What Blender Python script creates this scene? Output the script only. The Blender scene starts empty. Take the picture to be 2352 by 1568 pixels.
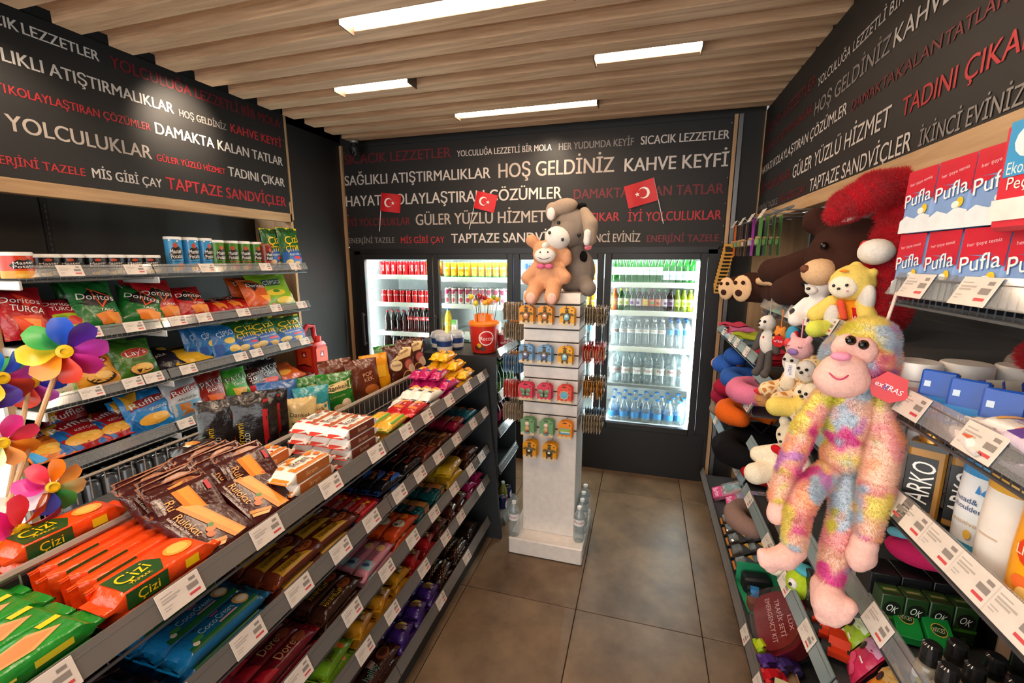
import bpy, math, random
import numpy as np
from math import sin, cos, pi, radians as R, sqrt
from mathutils import Matrix, Vector
random.seed(7)
SC = bpy.context.scene
COL = SC.collection
# ---------------------------------------------------------------- camera
CZ = 1.70; FPX = 1022.0; PITCH = R(10.45); YAW = R(16.4)
cam = bpy.data.objects.new('camera', bpy.data.cameras.new('camera')); COL.objects.link(cam)
cam.data.sensor_width = 36.0; cam.data.lens = 36.0 * FPX / 2352.0; cam.data.clip_start = .02
cam.location = (0, 0, CZ); cam.rotation_euler = (pi / 2 - PITCH, 0, YAW); SC.camera = cam
# ---------------------------------------------------------------- world, exposure
world = bpy.data.worlds.new('sky'); SC.world = world; world.use_nodes = True
world.node_tree.nodes['Background'].inputs[0].default_value = (1, .985, .96, 1)
world.node_tree.nodes['Background'].inputs[1].default_value = 2.4
vs = SC.view_settings; vs.view_transform = 'Standard'; vs.look = 'None'; vs.exposure = 0.58; vs.gamma = 1; vs.use_curve_mapping = False
CEIL_LIGHT = 30.0; FRIDGE_LIGHT = 60.0; SPOT_W = 14.0
cy = SC.cycles; cy.max_bounces = 6; cy.diffuse_bounces = 3; cy.glossy_bounces = 3; cy.transmission_bounces = 4; cy.transparent_max_bounces = 10; cy.caustics_reflective = False; cy.caustics_refractive = False
cy.use_adaptive_sampling = True; cy.adaptive_threshold = .08; cy.use_light_tree = False; cy.sample_clamp_indirect = 6
# ---------------------------------------------------------------- materials
def H(h):
    h = h.lstrip('#'); c = [int(h[i:i + 2], 16) / 255 for i in (0, 2, 4)]
    return tuple(((x / 12.92) if x < .04045 else ((x + .055) / 1.055) ** 2.4) for x in c) + (1,)
MATS = {}
def new_mat(name):
    m = bpy.data.materials.new(name); m.use_nodes = True; nt = m.node_tree
    return m, nt, nt.nodes['Principled BSDF']
def N(nt, t, **kw):
    n = nt.nodes.new(t)
    for k, v in kw.items():
        if k in n.inputs: n.inputs[k].default_value = v
        else: setattr(n, k, v)
    return n
def noise_bump(nt, bs, scale, strength, dist=.002, detail=3, coord='Object'):
    tc = N(nt, 'ShaderNodeTexCoord'); nz = N(nt, 'ShaderNodeTexNoise', Scale=scale, Detail=detail)
    nt.links.new(tc.outputs[coord], nz.inputs['Vector'])
    bp = N(nt, 'ShaderNodeBump', Strength=strength, Distance=dist)
    nt.links.new(nz.outputs['Fac'], bp.inputs['Height']); nt.links.new(bp.outputs['Normal'], bs.inputs['Normal'])
    return nz
def M(h, r=.45, k='p', m=0.0):
    """k: p plain, f shiny wrapper film, c card, t textile plush, x metal"""
    key = (h, r, k, m)
    if key in MATS: return MATS[key]
    mt, nt, bs = new_mat(k + h.lstrip('#'))
    c = H(h); bs.inputs['Roughness'].default_value = r; bs.inputs['Metallic'].default_value = m
    tc = N(nt, 'ShaderNodeTexCoord'); nz = N(nt, 'ShaderNodeTexNoise', Scale={'f': 22, 't': 150, 'x': 40}.get(k, 30), Detail=4)
    nt.links.new(tc.outputs['Object'], nz.inputs['Vector'])
    rp = N(nt, 'ShaderNodeValToRGB'); a = {'t': .88, 'f': .88}.get(k, .93); b = {'t': 1.05, 'f': 1.08}.get(k, 1.05)
    rp.color_ramp.elements[0].position = .3; rp.color_ramp.elements[1].position = .7
    rp.color_ramp.elements[0].color = tuple(x * a for x in c[:3]) + (1,); rp.color_ramp.elements[1].color = tuple(min(1, x * b) for x in c[:3]) + (1,)
    nt.links.new(nz.outputs['Fac'], rp.inputs['Fac']); nt.links.new(rp.outputs['Color'], bs.inputs['Base Color'])
    if k == 'f':
        noise_bump(nt, bs, 48, .6, .006, 3)
        bs.inputs['Coat Weight'].default_value = .25; bs.inputs['Coat Roughness'].default_value = .15
    if k == 't':
        noise_bump(nt, bs, 300, .35, .003, 2); bs.inputs['Sheen Weight'].default_value = .08; bs.inputs['Sheen Roughness'].default_value = .4; nt.links.new(rp.outputs['Color'], bs.inputs['Sheen Tint'])
        bs.inputs['Specular IOR Level'].default_value = .15
    MATS[key] = mt; return mt
def emit(name, h, s):
    mt = bpy.data.materials.new(name); mt.use_nodes = True; nt = mt.node_tree; nt.nodes.clear()
    e = N(nt, 'ShaderNodeEmission', Color=H(h), Strength=s); o = N(nt, 'ShaderNodeOutputMaterial')
    nt.links.new(e.outputs[0], o.inputs[0]); return mt
def clear(name, tint='#ffffff', gloss=.10, milk=.0, rough=.05, milkc='#ffffff'):
    """thin clear film, pane or bottle wall: see-through, a share of mirror and a share of milky white"""
    key = ('clear', name)
    if key in MATS: return MATS[key]
    mt = bpy.data.materials.new(name); mt.use_nodes = True; nt = mt.node_tree; nt.nodes.clear()
    t = N(nt, 'ShaderNodeBsdfTransparent', Color=H(tint)); g = N(nt, 'ShaderNodeBsdfGlossy', Roughness=rough)
    fr = N(nt, 'ShaderNodeLayerWeight', Blend=.25); mp = N(nt, 'ShaderNodeMapRange'); mp.inputs['To Min'].default_value = gloss * .5; mp.inputs['To Max'].default_value = min(1, gloss * 4)
    nt.links.new(fr.outputs['Facing'], mp.inputs['Value'])
    x = N(nt, 'ShaderNodeMixShader'); nt.links.new(mp.outputs[0], x.inputs[0]); nt.links.new(t.outputs[0], x.inputs[1]); nt.links.new(g.outputs[0], x.inputs[2])
    last = x
    if milk:
        d = N(nt, 'ShaderNodeBsdfDiffuse', Color=H(milkc)); y = N(nt, 'ShaderNodeMixShader'); y.inputs[0].default_value = milk
        nt.links.new(x.outputs[0], y.inputs[1]); nt.links.new(d.outputs[0], y.inputs[2]); last = y
    o = N(nt, 'ShaderNodeOutputMaterial'); nt.links.new(last.outputs[0], o.inputs[0]); MATS[key] = mt; return mt
def wood(name, c0, c1, axis, rough=.55, sc=1.0):
    mt, nt, bs = new_mat(name); tc = N(nt, 'ShaderNodeTexCoord'); mp = N(nt, 'ShaderNodeMapping')
    s = [14 * sc] * 3; s['XYZ'.index(axis)] = .9 * sc; mp.inputs['Scale'].default_value = s
    nt.links.new(tc.outputs['Object'], mp.inputs['Vector'])
    n1 = N(nt, 'ShaderNodeTexNoise', Scale=1.6, Detail=6, Distortion=.9); nt.links.new(mp.outputs[0], n1.inputs['Vector'])
    n2 = N(nt, 'ShaderNodeTexNoise', Scale=9, Detail=3); nt.links.new(mp.outputs[0], n2.inputs['Vector'])
    mx = N(nt, 'ShaderNodeMath', operation='MULTIPLY_ADD'); mx.inputs[1].default_value = .35; nt.links.new(n2.outputs['Fac'], mx.inputs[0]); nt.links.new(n1.outputs['Fac'], mx.inputs[2])
    rp = N(nt, 'ShaderNodeValToRGB'); rp.color_ramp.elements[0].position = .42; rp.color_ramp.elements[1].position = .9
    rp.color_ramp.elements[0].color = H(c0); rp.color_ramp.elements[1].color = H(c1)
    nt.links.new(mx.outputs[0], rp.inputs['Fac']); nt.links.new(rp.outputs[0], bs.inputs['Base Color']); bs.inputs['Roughness'].default_value = rough
    bp = N(nt, 'ShaderNodeBump', Strength=.25, Distance=.002); nt.links.new(mx.outputs[0], bp.inputs['Height']); nt.links.new(bp.outputs[0], bs.inputs['Normal'])
    return mt
def stone(name, c0, c1, rough=.45):
    mt, nt, bs = new_mat(name); tc = N(nt, 'ShaderNodeTexCoord')
    n1 = N(nt, 'ShaderNodeTexNoise', Scale=2.6, Detail=8, Roughness=.62); nt.links.new(tc.outputs['Object'], n1.inputs['Vector'])
    rp = N(nt, 'ShaderNodeValToRGB'); rp.color_ramp.elements[0].position = .32; rp.color_ramp.elements[1].position = .72
    rp.color_ramp.elements[0].color = H(c0); rp.color_ramp.elements[1].color = H(c1)
    nt.links.new(n1.outputs['Fac'], rp.inputs['Fac']); nt.links.new(rp.outputs[0], bs.inputs['Base Color']); bs.inputs['Roughness'].default_value = rough
    n3 = N(nt, 'ShaderNodeTexNoise', Scale=40, Detail=3); nt.links.new(tc.outputs['Object'], n3.inputs['Vector'])
    bp = N(nt, 'ShaderNodeBump', Strength=.08, Distance=.002); nt.links.new(n3.outputs['Fac'], bp.inputs['Height']); nt.links.new(bp.outputs[0], bs.inputs['Normal'])
    return mt
# ---------------------------------------------------------------- mesh builder
TXT = {}
def text2d(s, res=3):
    """outline of a word as flat triangles, baseline 0, capital height 1, starting at x 0"""
    if (s, res) in TXT: return TXT[s, res]
    cu = bpy.data.curves.new('w', 'FONT'); cu.body = s; cu.resolution_u = res; cu.fill_mode = 'FRONT'
    ob = bpy.data.objects.new('w', cu); me = ob.to_mesh()
    k = 1 / .735
    v = [(p.co.x * k, p.co.y * k) for p in me.vertices]; f = [tuple(p.vertices) for p in me.polygons]
    ob.to_mesh_clear(); bpy.data.objects.remove(ob); bpy.data.curves.remove(cu)
    x0 = min(p[0] for p in v); x1 = max(p[0] for p in v); v = [(p[0] - x0, p[1]) for p in v]
    TXT[s, res] = (v, f, x1 - x0); return TXT[s, res]
class B:
    def __init__(s): s.v = []; s.f = []; s.mi = []; s.mats = []; s.cur = 0; s.T = None
    def m(s, mat):
        if mat not in s.mats: s.mats.append(mat)
        s.cur = s.mats.index(mat); return s
    def add(s, vs, fs):
        b = len(s.v); s.v += [tuple(s.T @ Vector(p)) for p in vs] if s.T else [tuple(p) for p in vs]
        s.f += [tuple(i + b for i in f) for f in fs]; s.mi += [s.cur] * len(fs); return s
    def box(s, cx, cy, cz, sx, sy, sz, bev=0, rot=None):
        x, y, z = sx / 2, sy / 2, sz / 2
        if bev <= 0:
            vs = [(i * x, j * y, k * z) for i in (-1, 1) for j in (-1, 1) for k in (-1, 1)]
            fs = [(0, 1, 3, 2), (4, 6, 7, 5), (0, 4, 5, 1), (2, 3, 7, 6), (0, 2, 6, 4), (1, 5, 7, 3)]
        else:
            b = min(bev, x * .9, y * .9, z * .9); vs = []; ix = {}
            for i in (-1, 1):
                for j in (-1, 1):
                    for k in (-1, 1):
                        for a in range(3):
                            p = [i * (x - b), j * (y - b), k * (z - b)]; p[a] += (i, j, k)[a] * b
                            ix[i, j, k, a] = len(vs); vs.append(tuple(p))
            fs = []
            for a in range(3):
                o = [q for q in range(3) if q != a]
                for sg in (-1, 1):
                    q = []
                    for u, w in ((-1, -1), (1, -1), (1, 1), (-1, 1)):
                        t = [0, 0, 0]; t[a] = sg; t[o[0]] = u; t[o[1]] = w; q.append(ix[t[0], t[1], t[2], a])
                    fs.append(tuple(q) if (sg > 0) == (a != 1) else tuple(q[::-1]))
                for u in (-1, 1):
                    for w in (-1, 1):
                        t = [0, 0, 0]; t[o[0]] = u; t[o[1]] = w; q = []
                        for e, ax in ((-1, o[0]), (1, o[0]), (1, o[1]), (-1, o[1])):
                            t[a] = e; q.append(ix[t[0], t[1], t[2], ax])
                        fs.append(tuple(q))
            for i in (-1, 1):
                for j in (-1, 1):
                    for k in (-1, 1): fs.append(tuple(ix[i, j, k, a] for a in range(3)))
        if rot is not None: vs = [tuple(rot @ Vector(p)) for p in vs]
        return s.add([(p[0] + cx, p[1] + cy, p[2] + cz) for p in vs], fs)
    def lathe(s, prof, n=16, c=(0, 0, 0), sx=1, sy=1, closed=False):
        vs = []; fs = []
        for r, z in prof:
            for i in range(n):
                a = 2 * pi * i / n; vs.append((c[0] + r * cos(a) * sx, c[1] + r * sin(a) * sy, c[2] + z))
        L = len(prof)
        for j in range(L - 1):
            for i in range(n):
                i2 = (i + 1) % n; fs.append((j * n + i, j * n + i2, (j + 1) * n + i2, (j + 1) * n + i))
        if prof[0][0] > 1e-6: fs.append(tuple(range(n))[::-1])
        if prof[-1][0] > 1e-6: fs.append(tuple((L - 1) * n + i for i in range(n)))
        return s.add(vs, fs)
    def tube(s, pts, r, n=6, closed=False):
        pts = [Vector(p) for p in pts]; vs = []; fs = []; L = len(pts); up = None
        for j, p in enumerate(pts):
            d = (pts[(j + 1) % L] - pts[j - 1]) if closed else (pts[min(j + 1, L - 1)] - pts[max(j - 1, 0)])
            d.normalize()
            if up is None: up = Vector((0, 0, 1)) if abs(d.z) < .9 else Vector((1, 0, 0))
            a = d.cross(up).normalized(); up = a.cross(d).normalized(); rr = r[j] if isinstance(r, (list, tuple)) else r
            for i in range(n):
                t = 2 * pi * i / n; vs.append(tuple(p + a * (cos(t) * rr) + up * (sin(t) * rr)))
        for j in range(L if closed else L - 1):
            k = (j + 1) % L
            for i in range(n): i2 = (i + 1) % n; fs.append((j * n + i, j * n + i2, k * n + i2, k * n + i))
        if not closed: fs.append(tuple(range(n))[::-1]); fs.append(tuple((L - 1) * n + i for i in range(n)))
        return s.add(vs, fs)
    def grid(s, fn, nu, nv, flip=False, wrap=False):
        vs = [fn(i / nu, j / nv) for j in range(nv + 1) for i in range(nu + (0 if wrap else 1))]; w = nu + (0 if wrap else 1); fs = []
        for j in range(nv):
            for i in range(nu):
                i2 = (i + 1) % w if wrap else i + 1
                q = (j * w + i, j * w + i2, (j + 1) * w + i2, (j + 1) * w + i); fs.append(q[::-1] if flip else q)
        return s.add(vs, fs)
    def ell(s, cx, cy, cz, rx, ry, rz, n=12, m=8, rot=None):
        vs = []; fs = []
        for j in range(1, m):
            a = pi * j / m
            for i in range(n):
                b = 2 * pi * i / n; vs.append(Vector((rx * sin(a) * cos(b), ry * sin(a) * sin(b), rz * cos(a))))
        vs += [Vector((0, 0, rz)), Vector((0, 0, -rz))]; t = len(vs) - 2
        for j in range(m - 2):
            for i in range(n): i2 = (i + 1) % n; fs.append((j * n + i, (j + 1) * n + i, (j + 1) * n + i2, j * n + i2))
        for i in range(n):
            i2 = (i + 1) % n; fs.append((t, i, i2)); fs.append((t + 1, (m - 2) * n + i2, (m - 2) * n + i))
        if rot is not None: vs = [rot @ p for p in vs]
        return s.add([(p[0] + cx, p[1] + cy, p[2] + cz) for p in vs], fs)
    def prism(s, poly, z0, z1):
        n = len(poly); vs = [(x, y, z0) for x, y in poly] + [(x, y, z1) for x, y in poly]
        return s.add(vs, [tuple(range(n))[::-1], tuple(range(n, 2 * n))] + [(i, (i + 1) % n, n + (i + 1) % n, n + i) for i in range(n)])
    # --- flat print: shapes given in the x-y plane of the face, carried onto it by fn(x, y, lift)
    def shape(s, poly, fn, lift=1, sub=3):
        """polygon cut into small triangles from its middle outwards, so that it follows a curved face"""
        cx = sum(p[0] for p in poly) / len(poly); cy = sum(p[1] for p in poly) / len(poly); vs = []; fs = []
        for i in range(len(poly)):
            a, c = poly[i], poly[(i + 1) % len(poly)]; b0 = len(vs)
            for r in range(sub + 1):
                for q in range(r + 1):
                    t = r / sub; u = q / r if r else 0; x = a[0] + (c[0] - a[0]) * u; y = a[1] + (c[1] - a[1]) * u; vs.append(fn(cx + (x - cx) * t, cy + (y - cy) * t, lift))
            ix = lambda r, q: b0 + r * (r + 1) // 2 + q
            for r in range(sub):
                for q in range(r + 1):
                    fs.append((ix(r, q), ix(r + 1, q), ix(r + 1, q + 1)))
                    if q < r: fs.append((ix(r, q), ix(r + 1, q + 1), ix(r, q + 1)))
        return s.add(vs, fs)
    def disc(s, x, y, rx, ry, fn, lift=1, n=14, rot=0):
        c, q = cos(rot), sin(rot); vs = [fn(x, y, lift)]; fs = []
        for k in (.5, 1):
            for i in range(n):
                a, b = k * rx * cos(2 * pi * i / n), k * ry * sin(2 * pi * i / n); vs.append(fn(x + a * c - b * q, y + a * q + b * c, lift))
        for i in range(n): j = (i + 1) % n; fs += [(0, 1 + i, 1 + j), (1 + i, 1 + n + i, 1 + n + j, 1 + j)]
        return s.add(vs, fs)
    def rect(s, x0, y0, x1, y1, fn, lift=1, nx=1, ny=1, slant=0):
        vs = [fn(x0 + (x1 - x0) * i / nx + slant * j / ny, y0 + (y1 - y0) * j / ny, lift) for j in range(ny + 1) for i in range(nx + 1)]
        w = nx + 1
        return s.add(vs, [(j * w + i, j * w + i + 1, (j + 1) * w + i + 1, (j + 1) * w + i) for j in range(ny) for i in range(nx)])
    def text(s, t, x, y, h, fn, lift=2, w=None, rot=0, al='c', arc=0, slant=0, res=3):
        v, f, tw = text2d(t, res); kx = h if w is None else w / tw; W = tw * kx
        ox = {'c': -W / 2, 'l': 0, 'r': -W}[al]; c, q = cos(rot), sin(rot); out = []
        for a, b in v:
            px = a * kx + ox + slant * b * h; py = (b - .5) * h - arc * (px / max(W, 1e-6)) ** 2 * 4 * h
            out.append(fn(x + px * c - py * q, y + px * q + py * c, lift))
        return s.add(out, f)
    def mesh(s, name, ang=40):
        me = bpy.data.meshes.new(name); me.from_pydata(s.v, [], s.f)
        for m in s.mats: me.materials.append(m)
        if len(s.mats) > 1: me.polygons.foreach_set('material_index', s.mi)
        me.polygons.foreach_set('use_smooth', [True] * len(s.f)); me.set_sharp_from_angle(angle=R(ang)); me.update(); return me
    def build(s, name, parent=None, ang=40, **kw):
        return put(name, s.mesh(name, ang), parent, **kw)
def put(name, data, parent=None, mat=None, label=None, cat=None, group=None, kind=None):
    o = bpy.data.objects.new(name, data); COL.objects.link(o)
    if parent: o.parent = parent
    if mat is not None: o.matrix_local = mat
    if label: o['label'] = label
    if cat: o['category'] = cat
    if group: o['group'] = group
    if kind: o['kind'] = kind
    return o
def empty(name, label=None, cat=None, group=None, mat=None, kind=None):
    o = put(name, None, None, mat, label, cat, group, kind); o.empty_display_size = .05; return o
# a spec is (root mesh, [(part name, mesh, [(sub-part name, mesh)])]); inst() sets one individual of it down
def inst(name, spec, mat, label, cat, group=None):
    o = put(name, spec[0], None, mat, label, cat, group)
    for pn, pm, subs in spec[1]:
        p = put(pn, pm, o)
        for sn, sm in subs: put(sn, sm, p)
    return o
flat = lambda z, e=.0006: (lambda x, y, l=1: (x, y, z + l * e))
def frame(kind):
    """columns: where the face's text direction, its up direction and its normal point in the room"""
    ax = {'left': ((0, 1, 0), (0, 0, 1), (1, 0, 0)), 'right': ((0, -1, 0), (0, 0, 1), (-1, 0, 0)), 'front': ((1, 0, 0), (0, 0, 1), (0, -1, 0)),
          'lie': ((0, 1, 0), (-1, 0, 0), (0, 0, 1)), 'lieR': ((0, -1, 0), (1, 0, 0), (0, 0, 1)), 'back': ((-1, 0, 0), (0, 0, 1), (0, 1, 0))}[kind]
    return Matrix([[ax[j][i] for j in range(3)] for i in range(3)]).to_4x4()
def place(x, y, z, kind=None, rx=0, ry=0, rz=0, s=1):
    m = Matrix.Translation((x, y, z))
    if kind: m = m @ frame(kind)
    if rz: m = m @ Matrix.Rotation(rz, 4, 'Z')
    if ry: m = m @ Matrix.Rotation(ry, 4, 'Y')
    if rx: m = m @ Matrix.Rotation(rx, 4, 'X')
    if s != 1: m = m @ (Matrix.Diagonal((s, s, s, 1)) if isinstance(s, (int, float)) else Matrix.Diagonal((*s, 1)))
    return m
ORD = ['first', 'second', 'third', 'fourth', 'fifth', 'sixth', 'seventh', 'eighth', 'ninth', 'tenth', 'eleventh', 'twelfth', 'thirteenth', 'fourteenth', 'fifteenth', 'sixteenth', 'seventeenth', 'eighteenth', 'nineteenth', 'twentieth']
# pixel of the photograph -> point on an upright or level plane of the room, used to read positions off the photograph
def ray(px, py):
    r = px - 1176; u = 784 - py; fw = FPX * cos(PITCH) + u * sin(PITCH); up = u * cos(PITCH) - FPX * sin(PITCH)
    return Vector((-fw * sin(YAW) + r * cos(YAW), fw * cos(YAW) + r * sin(YAW), up))
def onX(px, py, X): d = ray(px, py); return Vector((0, 0, CZ)) + d * (X / d.x)
def onY(px, py, Y): d = ray(px, py); return Vector((0, 0, CZ)) + d * (Y / d.y)
def onZ(px, py, Z): d = ray(px, py); return Vector((0, 0, CZ)) + d * ((Z - CZ) / d.z)
# ================================================================ the room
XL, XR, YB, ZC = -2.57, .71, 3.49, 2.655
DARK = M('#191716', .6); BLACK = M('#161415', .42); CHAR = M('#1c1b1b', .55)
OAK_Y = wood('oak_along_room', '#a5825c', '#c9a67d', 'Y'); OAK_Z = wood('oak_upright', '#a5825c', '#c9a67d', 'Z'); OAK_X = wood('oak_ceiling', '#9c7859', '#d4b08c', 'X', .6)
ALU = M('#8e8e90', .35, 'x', .8); STEEL = M('#6d7072', .38, 'x', .75); DSTEEL = M('#3a3d40', .45, 'x', .5); WHITE = M('#e9e4de', .4); GREYM = M('#55585b', .4, 'x', .4)
ACR = clear('clear_acrylic', '#f2f4f5', .16, .16, .12, '#cfd2d4'); GLASS = clear('door_glass', '#f4fbf8', .05)
# floor: a bed with tiles laid 0.58 x 1.21 m
fl = B().m(M('#2d241d', .8)).box(-.92, 1.3, -.03, 4.6, 6.0, .04).build('floor', kind='structure')
TILE = stone('floor_tile', '#4d3a29', '#8b7156', .42)
xs = [-3.14 + .58 * i for i in range(8)]; ys = [-1.69 + 1.208 * i for i in range(6)]
tm = B().m(TILE).box(0, 0, 0, .5765, 1.2045, .012, .0015).mesh('tile')
for i in range(7):
    for j in range(5):
        put('tile', tm, fl, Matrix.Translation((xs[i] + .29 - .0, ys[j] + .604, -.006)))
# ceiling: board above, battens across the room, a board in every channel
ce = B().m(CHAR).box(-.92, 1.2, 2.80, 4.4, 6.0, .04).build('ceiling', kind='structure')
P0, PIT = 1.728, .2055
bat = B().m(OAK_X).box(0, 0, 0, 3.12, .1035, .09, .002).mesh('ceiling_batten'); chn = B().m(OAK_X).box(0, 0, 0, 3.12, .102, .012).mesh('channel_board')
LIGHTS = {0: (-1.24, -.30), 3: [(-.28, .197), (-1.742, -1.28)], 6: (-1.27, -.334), -5: (-1.2, -.2), -8: [(-.6, .3), (-1.9, -1.2)]}
for k in range(-15, 9):
    y = P0 + PIT * k + .051
    if k < 8: put('ceiling_batten', bat, ce, Matrix.Translation((-.83, y + PIT / 2, ZC + .045)))
    put('channel_board', chn, ce, Matrix.Translation((-.83, y, ZC + .05)))
LM = emit('warm_white_tube', '#ffe2c4', CEIL_LIGHT)
n = 0
for k, L in sorted(LIGHTS.items()):
    for x0, x1 in (L if isinstance(L, list) else [L]):
        y = P0 + PIT * k + .051; r = empty('ceiling_light', None, 'light', 'recessed ceiling lights', place((x0 + x1) / 2, y, ZC + .012))
        w = x1 - x0
        B().m(M('#4a3a2e', .6)).box(-w / 2 - .003, 0, 0, .006, .1, .06).box(w / 2 + .003, 0, 0, .006, .1, .06).box(0, 0, .028, w, .1, .006).build('housing', r)
        B().m(LM).box(0, 0, -.004 + .014, w - .004, .096, .012).build('diffuser', r)
        r['label'] = {0: 'longest lit strip light in the ceiling, nearest of those in view', 6: 'long thin lit strip light closest to the lettered back wall', -5: 'lit strip light in the ceiling above the shop entrance'}.get(k) or (
            'short lit strip light in the ceiling towards the right wall' if k == 3 and x0 > -1 else 'shortest lit strip light in the ceiling, towards the snack wall' if k == 3 else 'lit strip light behind the viewer, %s half' % ('right' if x0 > -1 else 'left'))
# walls
wl = B().m(CHAR).box(XL - .02, 3.17, 1.39, .04, .66, 2.78).box(XL - .02, 1.0, 2.74, .04, 5.0, .12).build('wall_left', kind='structure')
B().m(OAK_Z).box(XL - .16, 2.845, 1.06, .34, .022, 2.12).build('shelf_end_board', wl)
B().m(OAK_Z).box(XL - .055, 1.048, 1.06, .55, .026, 2.12).build('shelf_end_board', wl)
B().m(M('#e6e4e0', .6)).box(XL - .42, 1.028, 1.06, 1.28, .012, 2.12).build('sky_catch_panel', wl)  # white panel added to catch the sky and read as bright daylight
B().m(DARK).box(XL - .34, 1.94, 1.03, .02, 1.8, 2.06).build('niche_back', wl)
b = B().m(M('#0c0b0b', .7))
for yy in (1.555,):
    b.box(XL - .328, yy, 1.0, .006, .03, 2.0); b.m(M('#3a3837', .6))
    for k in range(70): b.box(XL - .324, yy, .1 + k * .027, .003, .008, .016)
b.build('slotted_upright', wl)
wb = B().m(DARK).box(-1.02, YB + .01, 2.27, 3.12, .02, .92).box(-1.02, YB + .02, 2.75, 3.5, .03, .1).box(.608, YB + .02, 1.35, .215, .03, 2.7).box(-2.53, YB + .02, .9, .1, .03, 1.8).box(-1.0, YB + .035, .18, 3.0, .05, .36).build('wall_back', kind='structure')
wr = B().m(CHAR).box(1.05, .9, 1.3, .03, 5.4, 2.8).box(.90, .9, 2.72, .34, 5.2, .12).build('wall_right', kind='structure')
B().m(M('#3b3e42', .5)).box(1.03, 1.7, 1.0, .01, 3.4, 1.9).build('niche_back', wr)
B().m(OAK_Z).box(.87, 3.46, 1.0, .32, .03, 2.0).build('shelf_end_board', wr)
# trims
for nm, bb in (('trim_1', B().m(OAK_Z).box(-2.557, YB - .012, 1.33, .022, .022, 2.65)), ('trim_2', B().m(OAK_Z).box(.535, YB - .012, 1.325, .022, .022, 2.65)), ('trim_3', B().m(ALU).box(.566, YB - .01, 1.325, .026, .018, 2.65)),
               ('trim_4', B().m(OAK_Z).box(XR + .003, YB - .02, 2.32, .012, .016, .67)), ('trim_5', B().m(OAK_Z).box(XL + .002, 2.853, 2.36, .03, .012, .74))):
    bb.build(nm, kind='structure')
# lettered boards above the shelves and the coolers
COLS = {'w': '#cfc6bf', 'g': '#857e7a', 'b': '#b3a59a', 'r': '#b0232a', 'd': '#6e161d'}
def letters(board, rows, fn):
    for t, c, a, z_or, z, cap in rows:
        b = B().m(M(COLS[c], .5)); w = abs(z_or - a); [b.text(t, o * cap, cap / 2, cap, lambda x, y, l: fn(a + (x if z_or > a else -x), z + y, .0006 if o > 0 else 0), w=w, al='l', res=5) for o in (-.02, .02)]; b.build('lettering', board)
fb = empty('lettered_back_board', 'black board with white, grey and red lettering above the drink coolers', 'sign board')
B().m(DARK).box(-1.01, YB - .004, 2.21, 3.06, .008, .85, .002).build('panel', fb)
letters(fb, [('SICACIK LEZZETLER', 'd', -2.528, -1.533, 2.505, .082), ('YOLCULUĞA LEZZETLİ BİR MOLA', 'w', -1.481, -.715, 2.505, .048), ('HER YUDUMDA KEYİF', 'g', -.660, -.121, 2.501, .052), ('SICACIK LEZZETLER', 'w', -.071, .501, 2.5, .060),
 ('SAĞLIKLI ATIŞTIRMALIKLAR', 'w', -2.538, -1.202, 2.331, .085), ('HOŞ GELDİNİZ', 'b', -1.133, -.252, 2.327, .112), ('KAHVE KEYFİ', 'w', -.176, .506, 2.324, .096), ('HAYATI KOLAYLAŞTIRAN ÇÖZÜMLER', 'w', -2.541, -.632, 2.156, .092),
 ('DAMAKTA KALAN TATLAR', 'd', -.539, .493, 2.147, .073), ('İYİ YOLCULUKLAR', 'd', -2.541, -1.922, 1.988, .066), ('GÜLER YÜZLÜ HİZMET', 'b', -1.867, -.754, 1.984, .094), ('TADINI ÇIKAR', 'r', -.704, -.199, 1.981, .066), ('İYİ YOLCULUKLAR', 'r', -.136, .492, 1.974, .068),
 ('ENERJİNİ TAZELE', 'g', -2.537, -2.078, 1.84, .050), ('MİS GİBİ ÇAY', 'r', -2.017, -1.61, 1.836, .055), ('TAPTAZE SANDVİÇLER', 'w', -1.547, -.501, 1.833, .08), ('İKİNCİ EVİNİZ', 'b', -.46, -.043, 1.828, .064), ('ENERJİNİ TAZELE', 'd', .005, .488, 1.825, .052)], lambda s, z, d: (s, YB - .0095 - d, z))
lb = empty('lettered_snack_board', 'black lettered board with oak lower edge above the crisps shelves', 'sign board')
B().m(DARK).box(XL + .004, .95, 2.38, .008, 3.8, .69, .002).build('panel', lb)
B().m(OAK_Y).box(XL - .02, .95, 2.005, .06, 3.8, .062, .002).build('oak_edge', lb)
letters(lb, [('SICACIK', 'w', 1.20, 1.398, 2.633, .046), ('LEZZETLER', 'w', 1.41, 1.689, 2.633, .046), ('YOLCULUĞA LEZZETLİ BİR MOLA', 'd', 1.735, 2.807, 2.627, .058), ('SAĞLIKLI', 'w', 1.2, 1.459, 2.498, .055), ('ATIŞTIRMALIKLAR', 'w', 1.48, 2.028, 2.498, .056), ('HOŞ GELDİNİZ', 'g', 2.06, 2.358, 2.495, .04), ('KAHVE KEYFİ', 'r', 2.389, 2.805, 2.494, .056),
 ('HAYATI', 'r', 1.17, 1.318, 2.373, .038), ('KOLAYLAŞTIRAN ÇÖZÜMLER', 'r', 1.329, 1.887, 2.373, .038), ('DAMAKTA KALAN TATLAR', 'w', 1.913, 2.802, 2.367, .061), ('YOLCULUKLAR', 'b', 1.3, 1.874, 2.227, .069), ('GÜLER YÜZLÜ HİZMET', 'r', 1.899, 2.315, 2.226, .035), ('TADINI ÇIKAR', 'w', 2.338, 2.802, 2.222, .06),
 ('ENERJİNİ', 'r', 1.2, 1.382, 2.087, .037), ('TAZELE', 'r', 1.396, 1.554, 2.087, .037), ('MİS GİBİ ÇAY', 'w', 1.583, 1.908, 2.086, .047), ('TAPTAZE SANDVİÇLER', 'r', 1.934, 2.799, 2.084, .068)], lambda s, z, d: (XL + .0095 + d, s, z))
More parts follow.
